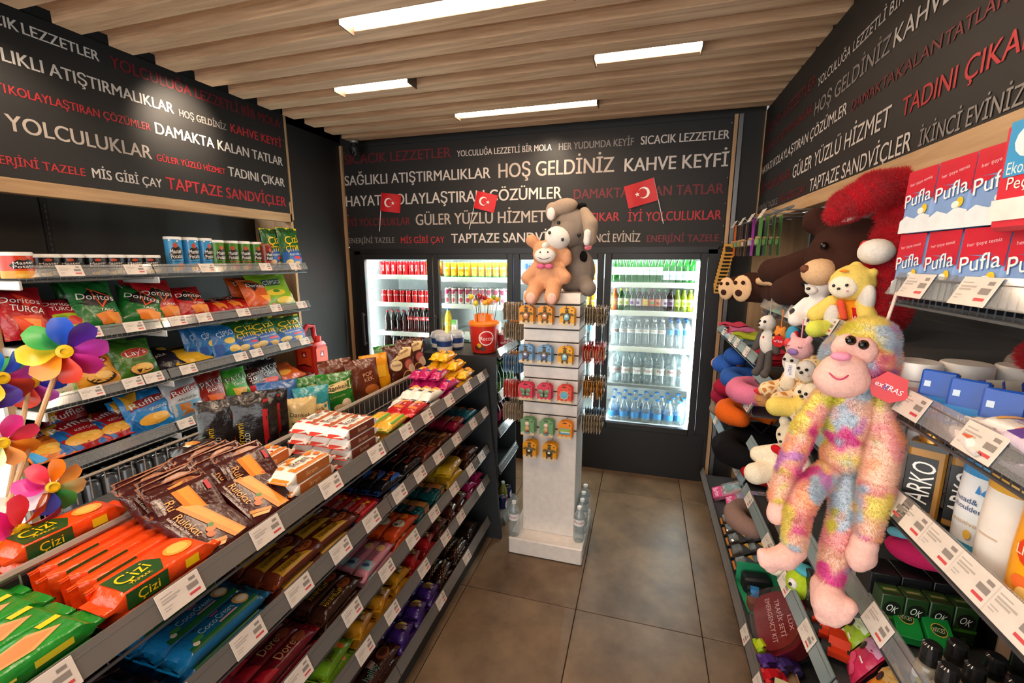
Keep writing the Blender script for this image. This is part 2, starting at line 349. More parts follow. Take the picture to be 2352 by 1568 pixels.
rb = empty('lettered_toy_board', 'black lettered board with oak lower edge above the toy shelves', 'sign board')
B().m(DARK).box(XR + .004, 1.3, 2.325, .008, 4.3, .665, .002).build('panel', rb)
B().m(OAK_Y).box(XR + .02, 1.3, 1.965, .06, 4.3, .06, .002).build('oak_edge', rb)
letters(rb, [('SICACIK LEZZETLER', 'd', 3.40, 2.526, 2.487, .056), ('YOLCULUĞA LEZZETLİ BİR MOLA', 'w', 2.492, 1.6, 2.465, .04), ('SAĞLIKLI ATIŞTIRMALIKLAR', 'd', 3.43, 2.529, 2.373, .041), ('HOŞ GELDİNİZ', 'g', 2.493, 1.825, 2.345, .062), ('KAHVE KEYFİ', 'w', 1.805, 1.25, 2.348, .06),
 ('HAYATI KOLAYLAŞTIRAN ÇÖZÜMLER', 'w', 3.434, 2.114, 2.246, .05), ('DAMAKTA', 'd', 2.07, 1.767, 2.241, .038), ('KALAN', 'd', 1.757, 1.537, 2.24, .038), ('TATLAR', 'd', 1.523, 1.309, 2.236, .038), ('İYİ YOLCULUKLAR', 'd', 3.419, 2.779, 2.124, .05), ('GÜLER YÜZLÜ HİZMET', 'w', 2.728, 1.758, 2.111, .066), ('TADINI ÇIKAR', 'r', 1.692, 1.20, 2.115, .056),
 ('ENERJİNİ TAZELE', 'g', 3.452, 2.967, 2.013, .036), ('MİS GİBİ ÇAY', 'd', 2.924, 2.492, 2.012, .037), ('TAPTAZE SANDVİÇLER', 'w', 2.443, 1.612, 2.005, .06), ('İKİNCİ EVİNİZ', 'g', 1.573, 1.21, 2.006, .045)], lambda s, z, d: (XR - .0015 - d, s, z))
# screws of the lettered boards
sc_m = B().m(ALU).lathe([(.004, 0), (.004, .001), (.0015, .0022)], 8).mesh('screw')
for z in (2.60, 2.42, 2.25, 2.08, 1.93, 1.82):
    put('screw', sc_m, fb, place(.512, YB - .0085, z, 'front')); put('screw', sc_m, fb, place(-2.55 + .02, YB - .0085, z, 'front'))
for z in (2.55, 2.1): put('screw', sc_m, lb, place(XL + .0085, 2.83, z, 'left'))
# big glazed shop front on the left, beyond the crisps shelves
w1 = B().m(GLASS).box(XL + .19, -.2, 1.0, .008, 2.36, 1.96).build('window_1', kind='structure')
B().m(M('#d8d6d2', .4)).box(XL + .19, -.2, .02, .05, 2.4, .05).box(XL + .19, -1.38, 1.0, .05, .05, 2.0).build('window_frame', w1)
gr = B().m(stone('pale_paving', '#c9c6c0', '#e6e3de', .8)).box(-6.5, 0, -.1, 7.6, 9, .1).build('ground', kind='structure')
# dome camera under the ceiling
dc = empty('security_camera', 'small black dome security camera under the ceiling', 'security camera', mat=place(-2.318, 3.33, ZC))
B().m(M('#9a9890', .3, 'x', .6)).lathe([(.03, 0), (.036, -.012), (.03, -.026)], 14).build('mount', dc)
B().m(BLACK).lathe([(.022, -.026), (.026, -.05), (.04, -.06), (.042, -.085), (.036, -.108), (.02, -.125), (0, -.128)], 16).build('housing', dc)
B().m(M('#050506', .05)).ell(0, -.03, -.1, .02, .016, .02).build('lens', dc)
# spot lamps that wash the lettered boards
def spot(name, x, y, z, tx, ty, tz, w, size=75):
    L = bpy.data.lights.new(name, 'SPOT'); L.energy = w; L.color = (1, .80, .60); L.spot_size = R(size); L.spot_blend = .9; L.shadow_soft_size = .03
    o = bpy.data.objects.new(name, L); COL.objects.link(o); o.location = (x, y, z); o.rotation_euler = (Vector((tx, ty, tz)) - o.location).to_track_quat('-Z', 'Y').to_euler()
spot('board_spot', -2.2, 2.1, 2.63, -2.57, 2.08, 2.45, SPOT_W * 1.9); spot('board_spot', -2.1, 1.3, 2.63, -2.57, 1.3, 2.2, SPOT_W * .7)
spot('board_spot', -.72, 3.2, 2.63, -.72, 3.49, 2.35, SPOT_W * .5); spot('board_spot', .35, 1.2, 2.63, .71, 1.2, 2.3, SPOT_W * .5)
# ================================================================ drink coolers
fz0, fz1 = .385, 1.73
ck = empty('drinks_cooler', 'black built-in drinks cooler with four lit glass doors', 'cooler')
W_IN = M('#dfe3e2', .35)
B().m(W_IN).box(-.99, 4.17, 1.06, 2.98, .02, 1.5).box(-2.47, 3.85, 1.06, .02, .62, 1.5).box(.47, 3.85, 1.06, .02, .62, 1.5).box(-.99, 3.85, 1.79, 2.98, .64, .02).box(-.99, 3.85, .385, 2.98, .62, .02).build('cabinet_lining', ck)
B().m(BLACK).box(-1.0, YB + .02, 1.765, 2.98, .06, .05).box(-1.0, YB + .02, .352, 2.98, .07, .06).box(-2.47, YB + .02, 1.06, .08, .06, 1.42).box(.475, YB + .02, 1.06, .09, .06, 1.42).box(-1.0, YB + .015, .165, 2.98, .03, .33).build('surround', ck)
DOORS = [(-2.425, -1.722), (-1.712, -1.012), (-1.002, -.297), (-.287, .425)]
for i, (a, c) in enumerate(DOORS):
    d = B().m(BLACK); t = .047; y = YB - .012
    d.box(a + t / 2, y, 1.06, t, .045, 1.37, .003).box(c - t / 2, y, 1.06, t, .045, 1.37, .003).box((a + c) / 2, y, 1.722, c - a - 2 * t, .045, .047, .003).box((a + c) / 2, y, .40, c - a - 2 * t, .045, .047, .003)
    do = d.build('cooler_door', ck)
    B().m(GLASS).box((a + c) / 2, y, 1.06, c - a - 2 * t, .006, 1.29).build('glass_pane', do)
    B().m(M('#2b2929', .35)).box(a + .022, y - .05, 1.08, .022, .02, .30, .005).box(a + .022, y - .034, 1.21, .018, .03, .02).box(a + .022, y - .034, .95, .018, .03, .02).build('handle', do)
B().m(BLACK).box(.52, 3.9, 1.3, .02, .7, 2.6).box(-2.52, 3.9, 1.3, .02, .7, 2.6).box(-1.0, 4.25, 1.3, 3.1, .02, 2.6).box(-1.0, 3.9, .34, 3.0, .7, .02).build('outer_casing', ck)
# shelves with white price strips; heights differ a little from door to door
FSH = [[1.545, 1.297, 1.028, .76], [1.53, 1.298, 1.03, .76], [1.52, 1.293, 1.015, .73], [1.506, 1.288, 1.002, .701]]
for i, (a, c) in enumerate(DOORS):
    for z in FSH[i]:
        q = B().m(M('#c8cccb', .4, 'x', .3)).box((a + c) / 2, 3.86, z + .012, c - a - .02, .54, .006).build('cooler_shelf', ck)
        B().m(M('#e8e6dc', .45) if z > .72 or i < 3 else ALU).box((a + c) / 2, 3.585, z, c - a - .03, .008, .04 if (z > .72 or i < 3) else .02).build('price_strip', q)
LED = emit('cooler_led', '#f4fbff', FRIDGE_LIGHT)
for i, (a, c) in enumerate(DOORS):
    for x in ((a + .052, c - .05) if i == 0 else (c - .05,)):
        B().m(LED).box(x, 3.545, 1.06, .022, .012, 1.25).build('led_strip', ck)
    B().m(LED).box((a + c) / 2, 3.56, 1.76, c - a - .12, .03, .012).build('led_strip', ck)
# ================================================================ product library
def prt(b, items, W, Hh, fn, tl=0):
    """flat print; all measures are shares of the face's width W and height Hh, text height a share of Hh"""
    for q, it in enumerate(items):
        k = it[0]; l = 1 + q * .35
        b.m(M(it[-1], .35))
        if k == 'r': b.rect(it[1] * W, it[2] * Hh, it[3] * W, it[4] * Hh, fn, l, 6, 4)
        elif k == 'o': b.disc(it[1] * W, it[2] * Hh, it[3] * W, it[4] * Hh, fn, l)
        elif k == 'p': b.shape([(x * W, y * Hh) for x, y in it[1]], fn, l)
        elif k == 't': b.text(it[1], it[2] * W, it[3] * Hh, it[4] * Hh, fn, l + tl, w=(it[6] * W if len(it) > 6 else None), rot=(R(it[5]) if len(it) > 6 or len(it) == 7 else 0))
    return b
# text item: ('t', word, x, y, height, turn, width, colour)
def superz(y, w, h, e): t = min(1, abs(y) / (w / 2)); return h / 2 + h / 2 * (1 - t ** e) ** (1 / e)
def flowpack(nm, L, w, h, base, top=(), side=(), e=5, fin=.018, seed=1, endc=None, k='f'):
    rnd = random.Random(seed); b = B().m(M(base, .24, k)); n = 14
    st = [(-L / 2, .96, .03), (-L / 2 + fin * .8, .98, .05), (-L / 2 + fin + .004, .99, .62), (-L / 2 + fin + .016, 1, .96), (-L / 6, 1, 1), (L / 6, 1, 1)]
    st += [(-x, a, c) for x, a, c in st[:4][::-1]]
    vs = []
    for j, (x, ws, hs) in enumerate(st):
        for i in range(n):
            a = 2 * pi * i / n; cy, cz = cos(a), sin(a); ex = 2 / e
            y = math.copysign(abs(cy) ** ex, cy) * w / 2 * ws; z = math.copysign(abs(cz) ** ex, cz) * h / 2 * hs
            zz = h * .42 + (z if j not in (0, 1, len(st) - 1, len(st) - 2) else z) + (h * .08 if hs > .9 else 0)
            dx = rnd.uniform(-.0025, .0025) if j in (0, len(st) - 1) else 0
            wr = rnd.uniform(-.0012, .0012) if hs < .99 else 0
            if hs < .1: zz += .004 * sin(i * 1.7 + seed)
            vs.append((x + dx, y, max(0, zz + wr)))
    fs = [(j * n + i, (j + 1) * n + i, (j + 1) * n + (i + 1) % n, j * n + (i + 1) % n) for j in range(len(st) - 1) for i in range(n)]
    fs += [tuple(range(n)), tuple((len(st) - 1) * n + i for i in range(n))[::-1]]
    b.add(vs, fs)
    body = b.mesh(nm, 50); parts = []
    if top or side:
        p = B(); bl = L - 2 * fin - .03
        prt(p, top, bl, w * .92, lambda x, y, l=1: (x, y, superz(y, w, h, e) + .0006 + l * .0004), 4)
        prt(p, side, bl, h * .8, lambda x, y, l=1: (x, -w / 2 - .0006 - l * .0004, h / 2 + y))
        parts.append(('printed_front', p.mesh('printed_front'), []))
    if endc:
        for sgn in (-1, 1):
            q = B().m(M(endc, .3, 'f')).add([(sgn * (L / 2 + .004), -w * .49, h * .42 - .002), (sgn * (L / 2 + .004), w * .49, h * .42 - .002), (sgn * (L / 2 - fin), w * .5, h * .42 + .0035), (sgn * (L / 2 - fin), -w * .5, h * .42 + .0035)], [(0, 1, 2, 3) if sgn > 0 else (3, 2, 1, 0)])
            parts.append(('end_seal', q.mesh('end_seal'), []))
    return (body, parts)
def pillowz(x, y, w, h, d):
    u = min(1, abs(x) / (w / 2)); v = min(1, abs(y - h / 2) / (h / 2 * .93))
    return d / 2 * ((1 - u ** 3.2) ** .7) * ((1 - v ** 3.5) ** .65) + .0015
def bag(nm, w, h, d, base, prints=(), seed=1, topc=None, nu=16, nv=20):
    rnd = random.Random(seed); ph = [rnd.uniform(0, 6) for _ in range(6)]
    def wr(x, y):
        u = x / w * 2; v = y / h * 2 - 1; ed = max(abs(u), abs(v)) ** 3
        return ed * d * .09 * (sin(9 * u + ph[0] + 4 * v) + sin(7 * v - 6 * u + ph[1])) + d * .02 * sin(5 * u + ph[2]) * sin(4 * v + ph[3])
    def P(s):
        def f(a, c):
            y = c * h; x = (a - .5) * w; z = pillowz(x, y, w, h, d); v = abs(y / h * 2 - 1)
            pinch = 1 - .07 * (1 - v ** 4) - .0
            zz = s * (z + (wr(x, y) if z > .003 else 0))
            if v > .985: y += .003 * (1 if int(a * nu) % 2 else 0) * (1 if c > .5 else -1)
            return (x * pinch, y, zz)
        return f
    b = B().m(M(base, .26, 'f')); b.grid(P(1), nu, nv); b.grid(P(-1), nu, nv, True)
    body = b.mesh(nm, 60); parts = []
    if prints:
        p = B(); prt(p, prints, w * .92, h, lambda x, y, l=1: (x * (1 - .07 * (1 - abs(2 * y / h) ** 4)), y + h / 2, pillowz(x, y + h / 2, w, h, d) + wr(x, y + h / 2) + .0011 + l * .0004), 4); parts.append(('printed_front', p.mesh('printed_front'), []))
    for y0, y1 in ((h * .965, h + .002), (-.002, h * .035)):
        parts.append(('crimped_seal', B().m(M(topc or base, .22, 'f')).box(0, (y0 + y1) / 2, 0, w * .985, y1 - y0, .0045, .001).mesh('crimped_seal'), []))
    return (body, parts)
def carton(nm, w, h, d, base, prints=(), side=(), bev=.002, r=.4, top=(), sidebase=None):
    """box standing on its base, face to +Z of its frame"""
    b = B().m(M(base, r)).box(0, h / 2, 0, w, h, d, bev); body = b.mesh(nm); p = B()
    prt(p, prints, w, h, lambda x, y, l=1: (x, y + h / 2, d / 2 + .0004 + l * .0004))
    prt(p, side, d, h, lambda x, y, l=1: (-w / 2 - .0004 - l * .0004, y + h / 2, x))
    prt(p, top, w, d, lambda x, y, l=1: (x, h + .0004 + l * .0004, -y))
    return (body, [('printed_front', p.mesh('printed_front'), [])] if p.v else [])
def can(nm, r, h, base, prints=(), lid='#b9bbbd', n=16, tube=False, bands=()):
    """upright round can, print wraps the front half; front looks to -Y"""
    b = B().m(M(base, .25, 'x', .35 if not tube else 0)); k = .86 if not tube else 1
    b.lathe([(r * .8, 0), (r, .006), (r, h * .9 if not tube else h - .004), (r * k, h - .003)], n)
    for z0, z1, c in bands: b.m(M(c, .3)).lathe([(r + .0004, z0 * h), (r + .0004, z1 * h)], n)
    body = b.mesh(nm); parts = []
    l = B().m(M(lid, .25, 'x', .8 if not tube else 0))
    if tube: l.lathe([(r * 1.04, h - .01), (r * 1.05, h), (r * .98, h + .004), (0, h + .004)], n)
    else: l.lathe([(r * k, h - .004), (r * k + .001, h), (r * k - .003, h), (r * k - .005, h - .004), (0, h - .004)], n); l.box(0, -.006, h - .002, .012, .022, .002)
    parts.append(('lid', l.mesh('lid'), []))
    if prints:
        p = B(); W = r * 2.2; prt(p, prints, W, h, lambda x, y, q=1: ((r + .0006 + q * .0003) * sin(x / r), -(r + .0006 + q * .0003) * cos(x / r), y + h / 2)); parts.append(('printed_front', p.mesh('printed_front'), []))
    return (body, parts)
def bottle(nm, r, h, glass, cap, label=None, fill=None, neck=.38, prof=None, lab=(.28, .52), ink=(), n=14, ribs=0):
    pf = prof or [(r * .82, 0), (r, .012 * 1), (r, h * (1 - neck)), (r * .92, h * (1 - neck * .8)), (r * .5, h * (1 - neck * .35)), (r * .38, h * (1 - neck * .22)), (r * .38, h * .97)]
    if ribs:
        z0, z1 = .05 * h, h * (1 - neck); pf = [pf[0]] + [(r * (1 if i % 2 else .95), z0 + (z1 - z0) * i / ribs) for i in range(ribs + 1)] + pf[3:]
    b = B().m(glass).lathe(pf, n); body = b.mesh(nm, 60); parts = []
    if fill: parts.append(('drink', B().m(fill).lathe([(a * .93, max(.004, z)) for a, z in pf if z < h * (1 - neck * .45)], n).mesh('drink', 60), []))
    c = B().m(M(cap, .4)).lathe([(r * .42, h * .94), (r * .42, h), (r * .3, h + .001)], 12); parts.append(('cap', c.mesh('cap'), []))
    if label:
        rr = r
        l = B().m(M(label, .4)).lathe([(rr + .0008, lab[0] * h), (rr + .0008, lab[1] * h)], n); l.f = l.f[:n]; l.mi = l.mi[:n]
        p = []
        if ink:
            q = B(); hh = (lab[1] - lab[0]) * h; prt(q, ink, rr * 2.2, hh, lambda x, y, t=1: ((rr + .0012 + t * .0003) * sin(x / rr), -(rr + .0012 + t * .0003) * cos(x / rr), y + (lab[0] + lab[1]) / 2 * h)); p = [('lettering', q.mesh('lettering'))]
        parts.append(('label', l.mesh('label'), p))
    return (body, parts)
# ---------------------------------------------------------------- shelving
tagb = B().m(M('#d9cec4', .4)).box(0, 0, 0, .084, .048, .0012, .0004)
tf = flat(.0007, .0003)
tagb.m(M('#b0a69e', .5)).rect(-.035, .013, -.012, .015, tf).rect(-.035, .006, .0, .009, tf).rect(-.035, .001, -.008, .004, tf).rect(-.035, -.008, -.02, -.0065, tf).rect(-.035, -.013, -.024, -.0115, tf)
tagb.m(M('#8b827c', .5)).rect(.02, .011, .033, .017, tf).rect(.012, -.004, .034, .006, tf)
tagb.m(M('#c9464a', .5)).rect(.012, -.015, .034, -.010, tf)
TAG = tagb.mesh('price_tag')
SMOKE = clear('smoked_rail', '#9a9896', .14, .55, .18, '#85807c')
def shelf(unit, side, y0, y1, z, xl, xb, tags=(), rib=.02, deck=None, rail=ACR, tilt=.42, label=None, back=0):
    """one shelf of a shelving unit. side +1 looks towards +X. z: middle of the price rail, xl: its lower outer edge"""
    zd = z - .03; ym = (y0 + y1) / 2; Ly = y1 - y0
    r = B().m(deck or GREYM).box((xl - side * .02 + xb) / 2, ym, zd - .006, abs(xl - side * .02 - xb), Ly - .004, .008).build('shelf', unit)
    if label: r['label'] = label
    w = B().m(STEEL); n = max(2, int(Ly / rib))
    w.tube([(xl - side * .012, y0 + .003, z + .012), (xl - side * .012, y1 - .003, z + .012)], .0022, 4); w.tube([(xl - side * .008, y0 + .003, zd - .01), (xl - side * .008, y1 - .003, zd - .01)], .0035, 5)
    for i in range(n + 1): y = y0 + .004 + (Ly - .008) * i / n; w.tube([(xl - side * .01, y, zd - .008), (xl - side * .013, y, z + .012)], .0013, 3)
    w.build('wire_front', r)
    k = .024; dx = side * sin(tilt) * k; dz = cos(tilt) * k
    rl = B().m(rail); p = [(xl, z - dz), (xl - 2 * dx, z + dz)]
    q = []
    for x, zz in p: q += [(x, y0, zz), (x, y1, zz)]
    for x, zz in p: q += [(x + side * .004, y0, zz + .0015), (x + side * .004, y1, zz + .0015)]
    rl.add(q, [(0, 1, 3, 2), (4, 6, 7, 5), (0, 4, 5, 1), (2, 3, 7, 6), (0, 2, 6, 4), (1, 5, 7, 3)]); rl.build('price_rail', r)
    for t in tags:
        put('price_tag', TAG, r, place(xl - dx + side * .0065, t, z + .001, 'left' if side > 0 else 'right', rx=-tilt))
    if back: B().m(DSTEEL).box(xb, ym, zd + back / 2, .006, Ly, back).build('back_plate', r)
    return r
def tags_at(px, z, X): return [min(((abs(pj(X, y, z)[0] - p), y) for y in [i * .01 for i in range(10, 330)]))[1] for p in px]
def pj(X, Y, Z):
    fw = -X * sin(YAW) + Y * cos(YAW); r = X * cos(YAW) + Y * sin(YAW); z = Z - CZ; c = fw * cos(PITCH) - z * sin(PITCH); u = fw * sin(PITCH) + z * cos(PITCH)
    return (1176 + FPX * r / c, 784 - FPX * u / c) if c > .05 else (1e5, 1e5)
# ================================================================ gondola in the middle of the shop
GX = -.83
gd = empty('snack_gondola', 'dark steel double-sided snack gondola standing lengthwise in the shop', 'gondola')
B().m(DSTEEL).box(-1.135, 1.28, .55, .03, 2.14, 1.1).build('spine_panel', gd)
B().m(DSTEEL).box(-1.0, 1.28, .05, .29, 2.14, .1).box(-1.30, 1.28, .05, .29, 2.14, .1).build('kick_plate', gd)
B().m(DSTEEL).add([(-1.46, 2.36, 0), (-.765, 2.36, 0), (-.85, 2.36, 1.03), (-1.46, 2.36, 1.03), (-1.46, 2.385, 0), (-.765, 2.385, 0), (-.85, 2.385, 1.03), (-1.46, 2.385, 1.03)], [(0, 1, 2, 3), (7, 6, 5, 4), (0, 4, 5, 1), (1, 5, 6, 2), (2, 6, 7, 3), (3, 7, 4, 0)]).build('end_panel', gd)
wf = B().m(M('#a79d92', .4, 'x', .3)).tube([(-1.12, .2, 1.115), (-1.12, 2.33, 1.115)], .008, 6).tube([(-1.12, .2, 1.04), (-1.12, 2.33, 1.04)], .003, 5)
for i in range(60): y = .21 + i * .0358; wf.tube([(-1.12, y, 1.03), (-1.12, y, 1.112)], .002, 4)
wf.build('wire_divider', gd)
wf = B().m(M('#a79d92', .4, 'x', .3)).tube([(-1.475, .2, 1.10), (-1.475, 2.33, 1.10)], .005, 6)
for i in range(60): y = .21 + i * .0358; wf.tube([(-1.475, y, 1.03), (-1.475, y, 1.10)], .0018, 4)
wf.build('wire_fence', gd)
B().m(GREYM).box(-1.30, 1.27, 1.022, .34, 2.14, .012).build('rear_tray', gd)
GZ = [1.06, .84, .60, .41, .13]
TG = [(112, 420, 615, 765, 868, 935, 985, 1035, 1075, 1106), (400, 575, 690, 785, 855, 920, 968, 1010, 1050, 1088, 1115), (480, 690, 810, 890, 950, 1000, 1045, 1082, 1107), (720, 840, 905, 975, 1025, 1060, 1105), (1015, 1075, 800)]
TGP = [0, 0, 0, 0, 0]
for k, z in enumerate(GZ):
    tg = [t for t in tags_at(TG[k], z, GX) if .3 < t < 2.32]
    nm = ['topmost', 'second', 'third', 'fourth', 'lowest'][k]
    for a, c, w in ((.22, 1.28, 'near'), (1.285, 2.345, 'far')): shelf(gd, 1, a, c, z, GX, -1.12, [t for t in tg if a <= t < c], deck=DSTEEL, rail=SMOKE, rib=.05, label='%s shelf, %s half' % (nm, w))
# --- packs
D = {}
W_, K_, Y_, R_ = '#f3ece4', '#1c1412', '#f4c513', '#c8161d'
wave = lambda c, y, a=.1, n=6: ('p', [(-.5 + i / n, y + a * (.5 if i % 2 else -.5)) for i in range(n + 1)] + [(.5, -.5), (-.5, -.5)], c)
D['green'] = flowpack('green_cracker_pack', .21, .07, .038, '#1f8a2c', [('p', [(-.42, -.34), (.1, -.42), (.42, -.1), (.2, .3), (-.25, .1)], '#e59a5e'), ('p', [(-.35, -.26), (.08, -.33), (.34, -.08), (.16, .2), (-.2, .05)], '#d5824a'), ('r', .3, .2, .5, .42, Y_)], [('r', .05, -.2, .4, .2, '#d9c92c'), ('r', -.4, -.1, -.1, .05, '#e9dd52')], 7, seed=3)
D['cizi'] = flowpack('orange_cracker_pack', .22, .072, .04, '#ea4a12', [('p', [(-.5, -.5), (-.05, -.5), (.06, 0), (-.05, .5), (-.5, .5)], '#1f4a1a'), ('t', 'Çizi', -.27, .06, .5, 8, .36, '#f1c40f'), ('t', 'YAPRAK', -.27, -.36, .12, 0, .25, '#e3b52e'), ('o', .28, 0, .17, .34, '#f39a3c'), ('o', .28, .02, .12, .26, '#f8b95c')], [('r', -.5, -.5, -.02, .5, '#1f4a1a'), ('t', 'Çizi', -.25, 0, .6, 0, .25, '#f1c40f'), ('r', .2, -.3, .38, .3, Y_)], 8, seed=4)
D['ikor'] = flowpack('caramel_wafer_pack', .185, .072, .036, '#f5eadb', [('r', -.5, -.5, -.38, -.1, '#ee8a2c'), ('r', -.3, .25, -.16, .5, '#ee8a2c'), ('r', -.5, .2, -.4, .5, '#ee8a2c'), wave('#c9701f', -.33, .12), ('t', 'ikram', -.08, .1, .5, 0, .5, K_), ('o', .32, .3, .09, .13, '#d9752a'), ('o', .42, -.02, .08, .15, '#d9752a'), ('o', .18, -.22, .03, .07, R_), ('p', [(.2, .5), (.5, .5), (.5, .25)], '#e7a04f')], [('r', -.5, -.5, .5, .5, '#b5642a'), ('t', 'ikram', -.05, 0, .5, 0, .34, '#e8c08e')], 8, fin=.014, seed=5, endc='#e8862c')
D['ikbr'] = flowpack('cocoa_wafer_pack', .185, .072, .036, '#f5eee6', [('r', -.5, -.5, -.38, -.05, '#d4382b'), ('r', -.3, -.5, -.2, -.2, '#d4382b'), ('r', -.5, .22, -.4, .5, '#d4382b'), ('r', -.28, .3, -.18, .5, '#d4382b'), wave('#a85a2c', -.33, .12), ('t', 'ikram', -.06, .12, .5, 0, .5, K_), ('o', .3, .32, .11, .13, '#a85a2c'), ('o', .42, -.02, .08, .14, '#a0522d'), ('p', [(.1, .5), (.5, .5), (.5, .38)], '#c6703a')], [('r', -.5, -.5, .5, .5, '#713019'), ('t', 'ikram', .0, 0, .5, 0, .36, '#d9b79a')], 8, fin=.014, seed=6, endc='#c8382c')
D['ylgr'] = flowpack('yellow_green_biscuit_pack', .17, .062, .038, '#e8b23a', [('r', -.5, -.5, .5, -.36, '#4c9a2a'), ('r', -.5, .36, .5, .5, '#63a83a'), ('t', 'HANIMELLER', -.12, -.02, .28, 0, .62, '#f7e21a'), ('o', .34, .05, .14, .3, '#d98a3a'), ('o', .3, 0, .09, .2, '#e9a552')], (), 3, endc='#2f8a3a', seed=7)
D['cond'] = flowpack('red_biscuit_pack', .17, .064, .034, '#b5121b', [('t', 'CONDENSED', .0, .1, .26, 0, .62, '#f6e3cf'), ('o', -.34, -.12, .14, .34, '#f07a2a'), ('o', .36, .05, .12, .3, '#f2973c'), ('r', -.02, -.3, .16, -.22, '#f6e3cf')], (), 3, endc='#d21f26', seed=8)
D['whit'] = flowpack('white_biscuit_roll', .165, .05, .046, '#efe9df', [('o', .36, .0, .13, .42, '#f29a35'), ('t', 'ÜLKER', .12, .15, .2, 0, .2, '#e0662d'), ('r', -.28, -.3, .0, .1, '#2a4a63'), ('r', -.14, -.26, .06, .06, '#e3c037')], (), 2.3, endc='#f4f1ea', seed=9)
D['mag'] = flowpack('magenta_biscuit_roll', .165, .05, .046, '#b8145f', [('o', .33, .05, .16, .42, '#f08a3c'), ('r', -.1, -.26, .16, .14, '#e9b92e'), ('r', -.3, -.34, -.1, .1, '#2b3a8f'), ('t', 'ÜLKER', .06, .28, .18, 0, .2, '#f6d7d0')], (), 2.3, endc='#c4187a', seed=10)
D['yel'] = flowpack('yellow_biscuit_roll', .165, .05, .046, '#efb111', [('o', .34, .05, .15, .42, '#f0953a'), ('r', -.22, -.3, .1, .12, '#26343a'), ('r', -.06, -.24, .1, .04, '#d8c05a'), ('t', 'ÜLKER', .1, .28, .18, 0, .2, '#d0442d')], (), 2.3, endc='#f3bd1a', seed=11)
# second shelf
D['dkbr'] = flowpack('dark_chocolate_bar', .17, .05, .03, '#2a1620', [('r', -.3, -.2, .3, .3, '#4a2a1a'), ('t', 'TADELLE', 0, .05, .34, 0, .5, '#b9955a')], (), 3, seed=12)
D['blue'] = flowpack('blue_cream_biscuit_pack', .235, .066, .04, '#12618f', [('r', -.5, -.5, .5, -.3, '#1d5a2c'), ('t', 'Coco', -.16, .0, .3, 0, .24, '#a9cbd6'), ('t', 'Cream', .1, .02, .3, 0, .24, '#a9cbd6'), ('o', .36, .02, .1, .32, '#d9a45c'), ('o', .37, 0, .07, .2, '#f3e3c6'), ('r', -.02, .3, .1, .4, '#d2495f'), ('r', -.05, -.28, .22, -.2, '#c9978b'), ('o', -.4, -.3, .04, .1, '#e8d2bd'), ('o', -.34, -.16, .07, .12, '#3f8a3a')], (), 3.4, endc='#0f6fa0', seed=13)
D['hani'] = flowpack('brown_gold_cookie_pack', .21, .06, .04, '#5f2613', [('p', [(-.5, -.5), (.3, -.5), (.05, .0), (-.5, .1)], '#b98a22'), ('t', 'HANIMELLER', -.18, -.22, .26, 0, .52, '#3a2408'), ('o', .3, .1, .2, .36, '#a4542a'), ('o', .24, .2, .03, .07, '#3f1c10'), ('o', .34, .2, .03, .07, '#3f1c10'), ('o', .3, -.05, .03, .07, '#3f1c10'), ('o', .4, .05, .03, .07, '#3f1c10'), ('o', -.08, .3, .05, .12, '#c8b21c')], (), 3, endc='#8a3a16', seed=14)
D['crun'] = flowpack('red_crunch_bar', .17, .046, .026, '#b81420', [('r', -.5, -.5, -.36, .5, '#1d2352'), ('p', [(-.4, -.3), (.05, -.3), (.12, .3), (-.34, .3)], '#c61a24'), ('t', 'CRUNCH', -.14, -.02, .42, 0, .52, '#f4e6dc'), ('o', .2, .2, .08, .2, '#e9a52a'), ('o', .32, -.05, .07, .2, '#e9a52a'), ('o', .42, .22, .05, .16, '#e8452f')], (), 3, endc='#1d2352', seed=15)
D['bisb'] = flowpack('black_blue_filled_biscuit_pack', .17, .056, .04, '#101018', [('p', [(-.1, -.5), (.5, -.5), (.5, -.1), (.1, -.25)], '#1f55a8'), ('o', .34, .08, .14, .32, '#c8642a'), ('o', .35, .1, .08, .18, '#3a1a10'), ('t', 'Biskrem', .02, -.02, .4, 12, .46, '#e8803c')], (), 3, endc='#1b4c9a', seed=16)
D['bisk'] = flowpack('black_filled_biscuit_pack', .17, .052, .04, '#140f10', [('t', 'Biskrem', .02, 0, .44, 6, .56, '#c23f30'), ('o', .38, .1, .09, .26, '#8a4a2a')], (), 3, endc='#181214', seed=17)
D['albe'] = flowpack('brown_caramel_bar', .165, .04, .03, '#6b2a17', [('t', 'Albeni', -.02, .02, .52, 0, .56, '#d3532f'), ('o', .36, -.05, .08, .3, '#b5703a')], (), 2.4, endc='#8a4524', seed=18)
D['bron'] = flowpack('bronze_chocolate_bar', .165, .05, .03, '#5a2c18', [('o', .1, 0, .2, .34, '#a8794a'), ('t', 'METRO', -.12, .0, .3, 0, .42, '#d8b070'), ('o', .34, .05, .08, .24, '#7d5a38')], (), 2.4, endc='#a8743f', seed=19)
D['burg'] = flowpack('burgundy_biscuit_pack', .17, .058, .042, '#8a1030', [('o', .06, 0, .3, .36, '#d0a03a'), ('o', .06, 0, .25, .28, '#8a1a24'), ('t', 'Haylayf', .06, .0, .22, 0, .36, '#e9cf7a')], (), 2.6, endc='#a3123c', seed=20)
D['teor'] = flowpack('teal_orange_bar', .16, .05, .036, '#1d6a7a', [('o', .3, 0, .15, .36, '#d8622a'), ('t', 'BEBE', -.14, 0, .4, 0, .42, '#9cc6cc')], (), 2.6, endc='#2a8aa0', seed=21)
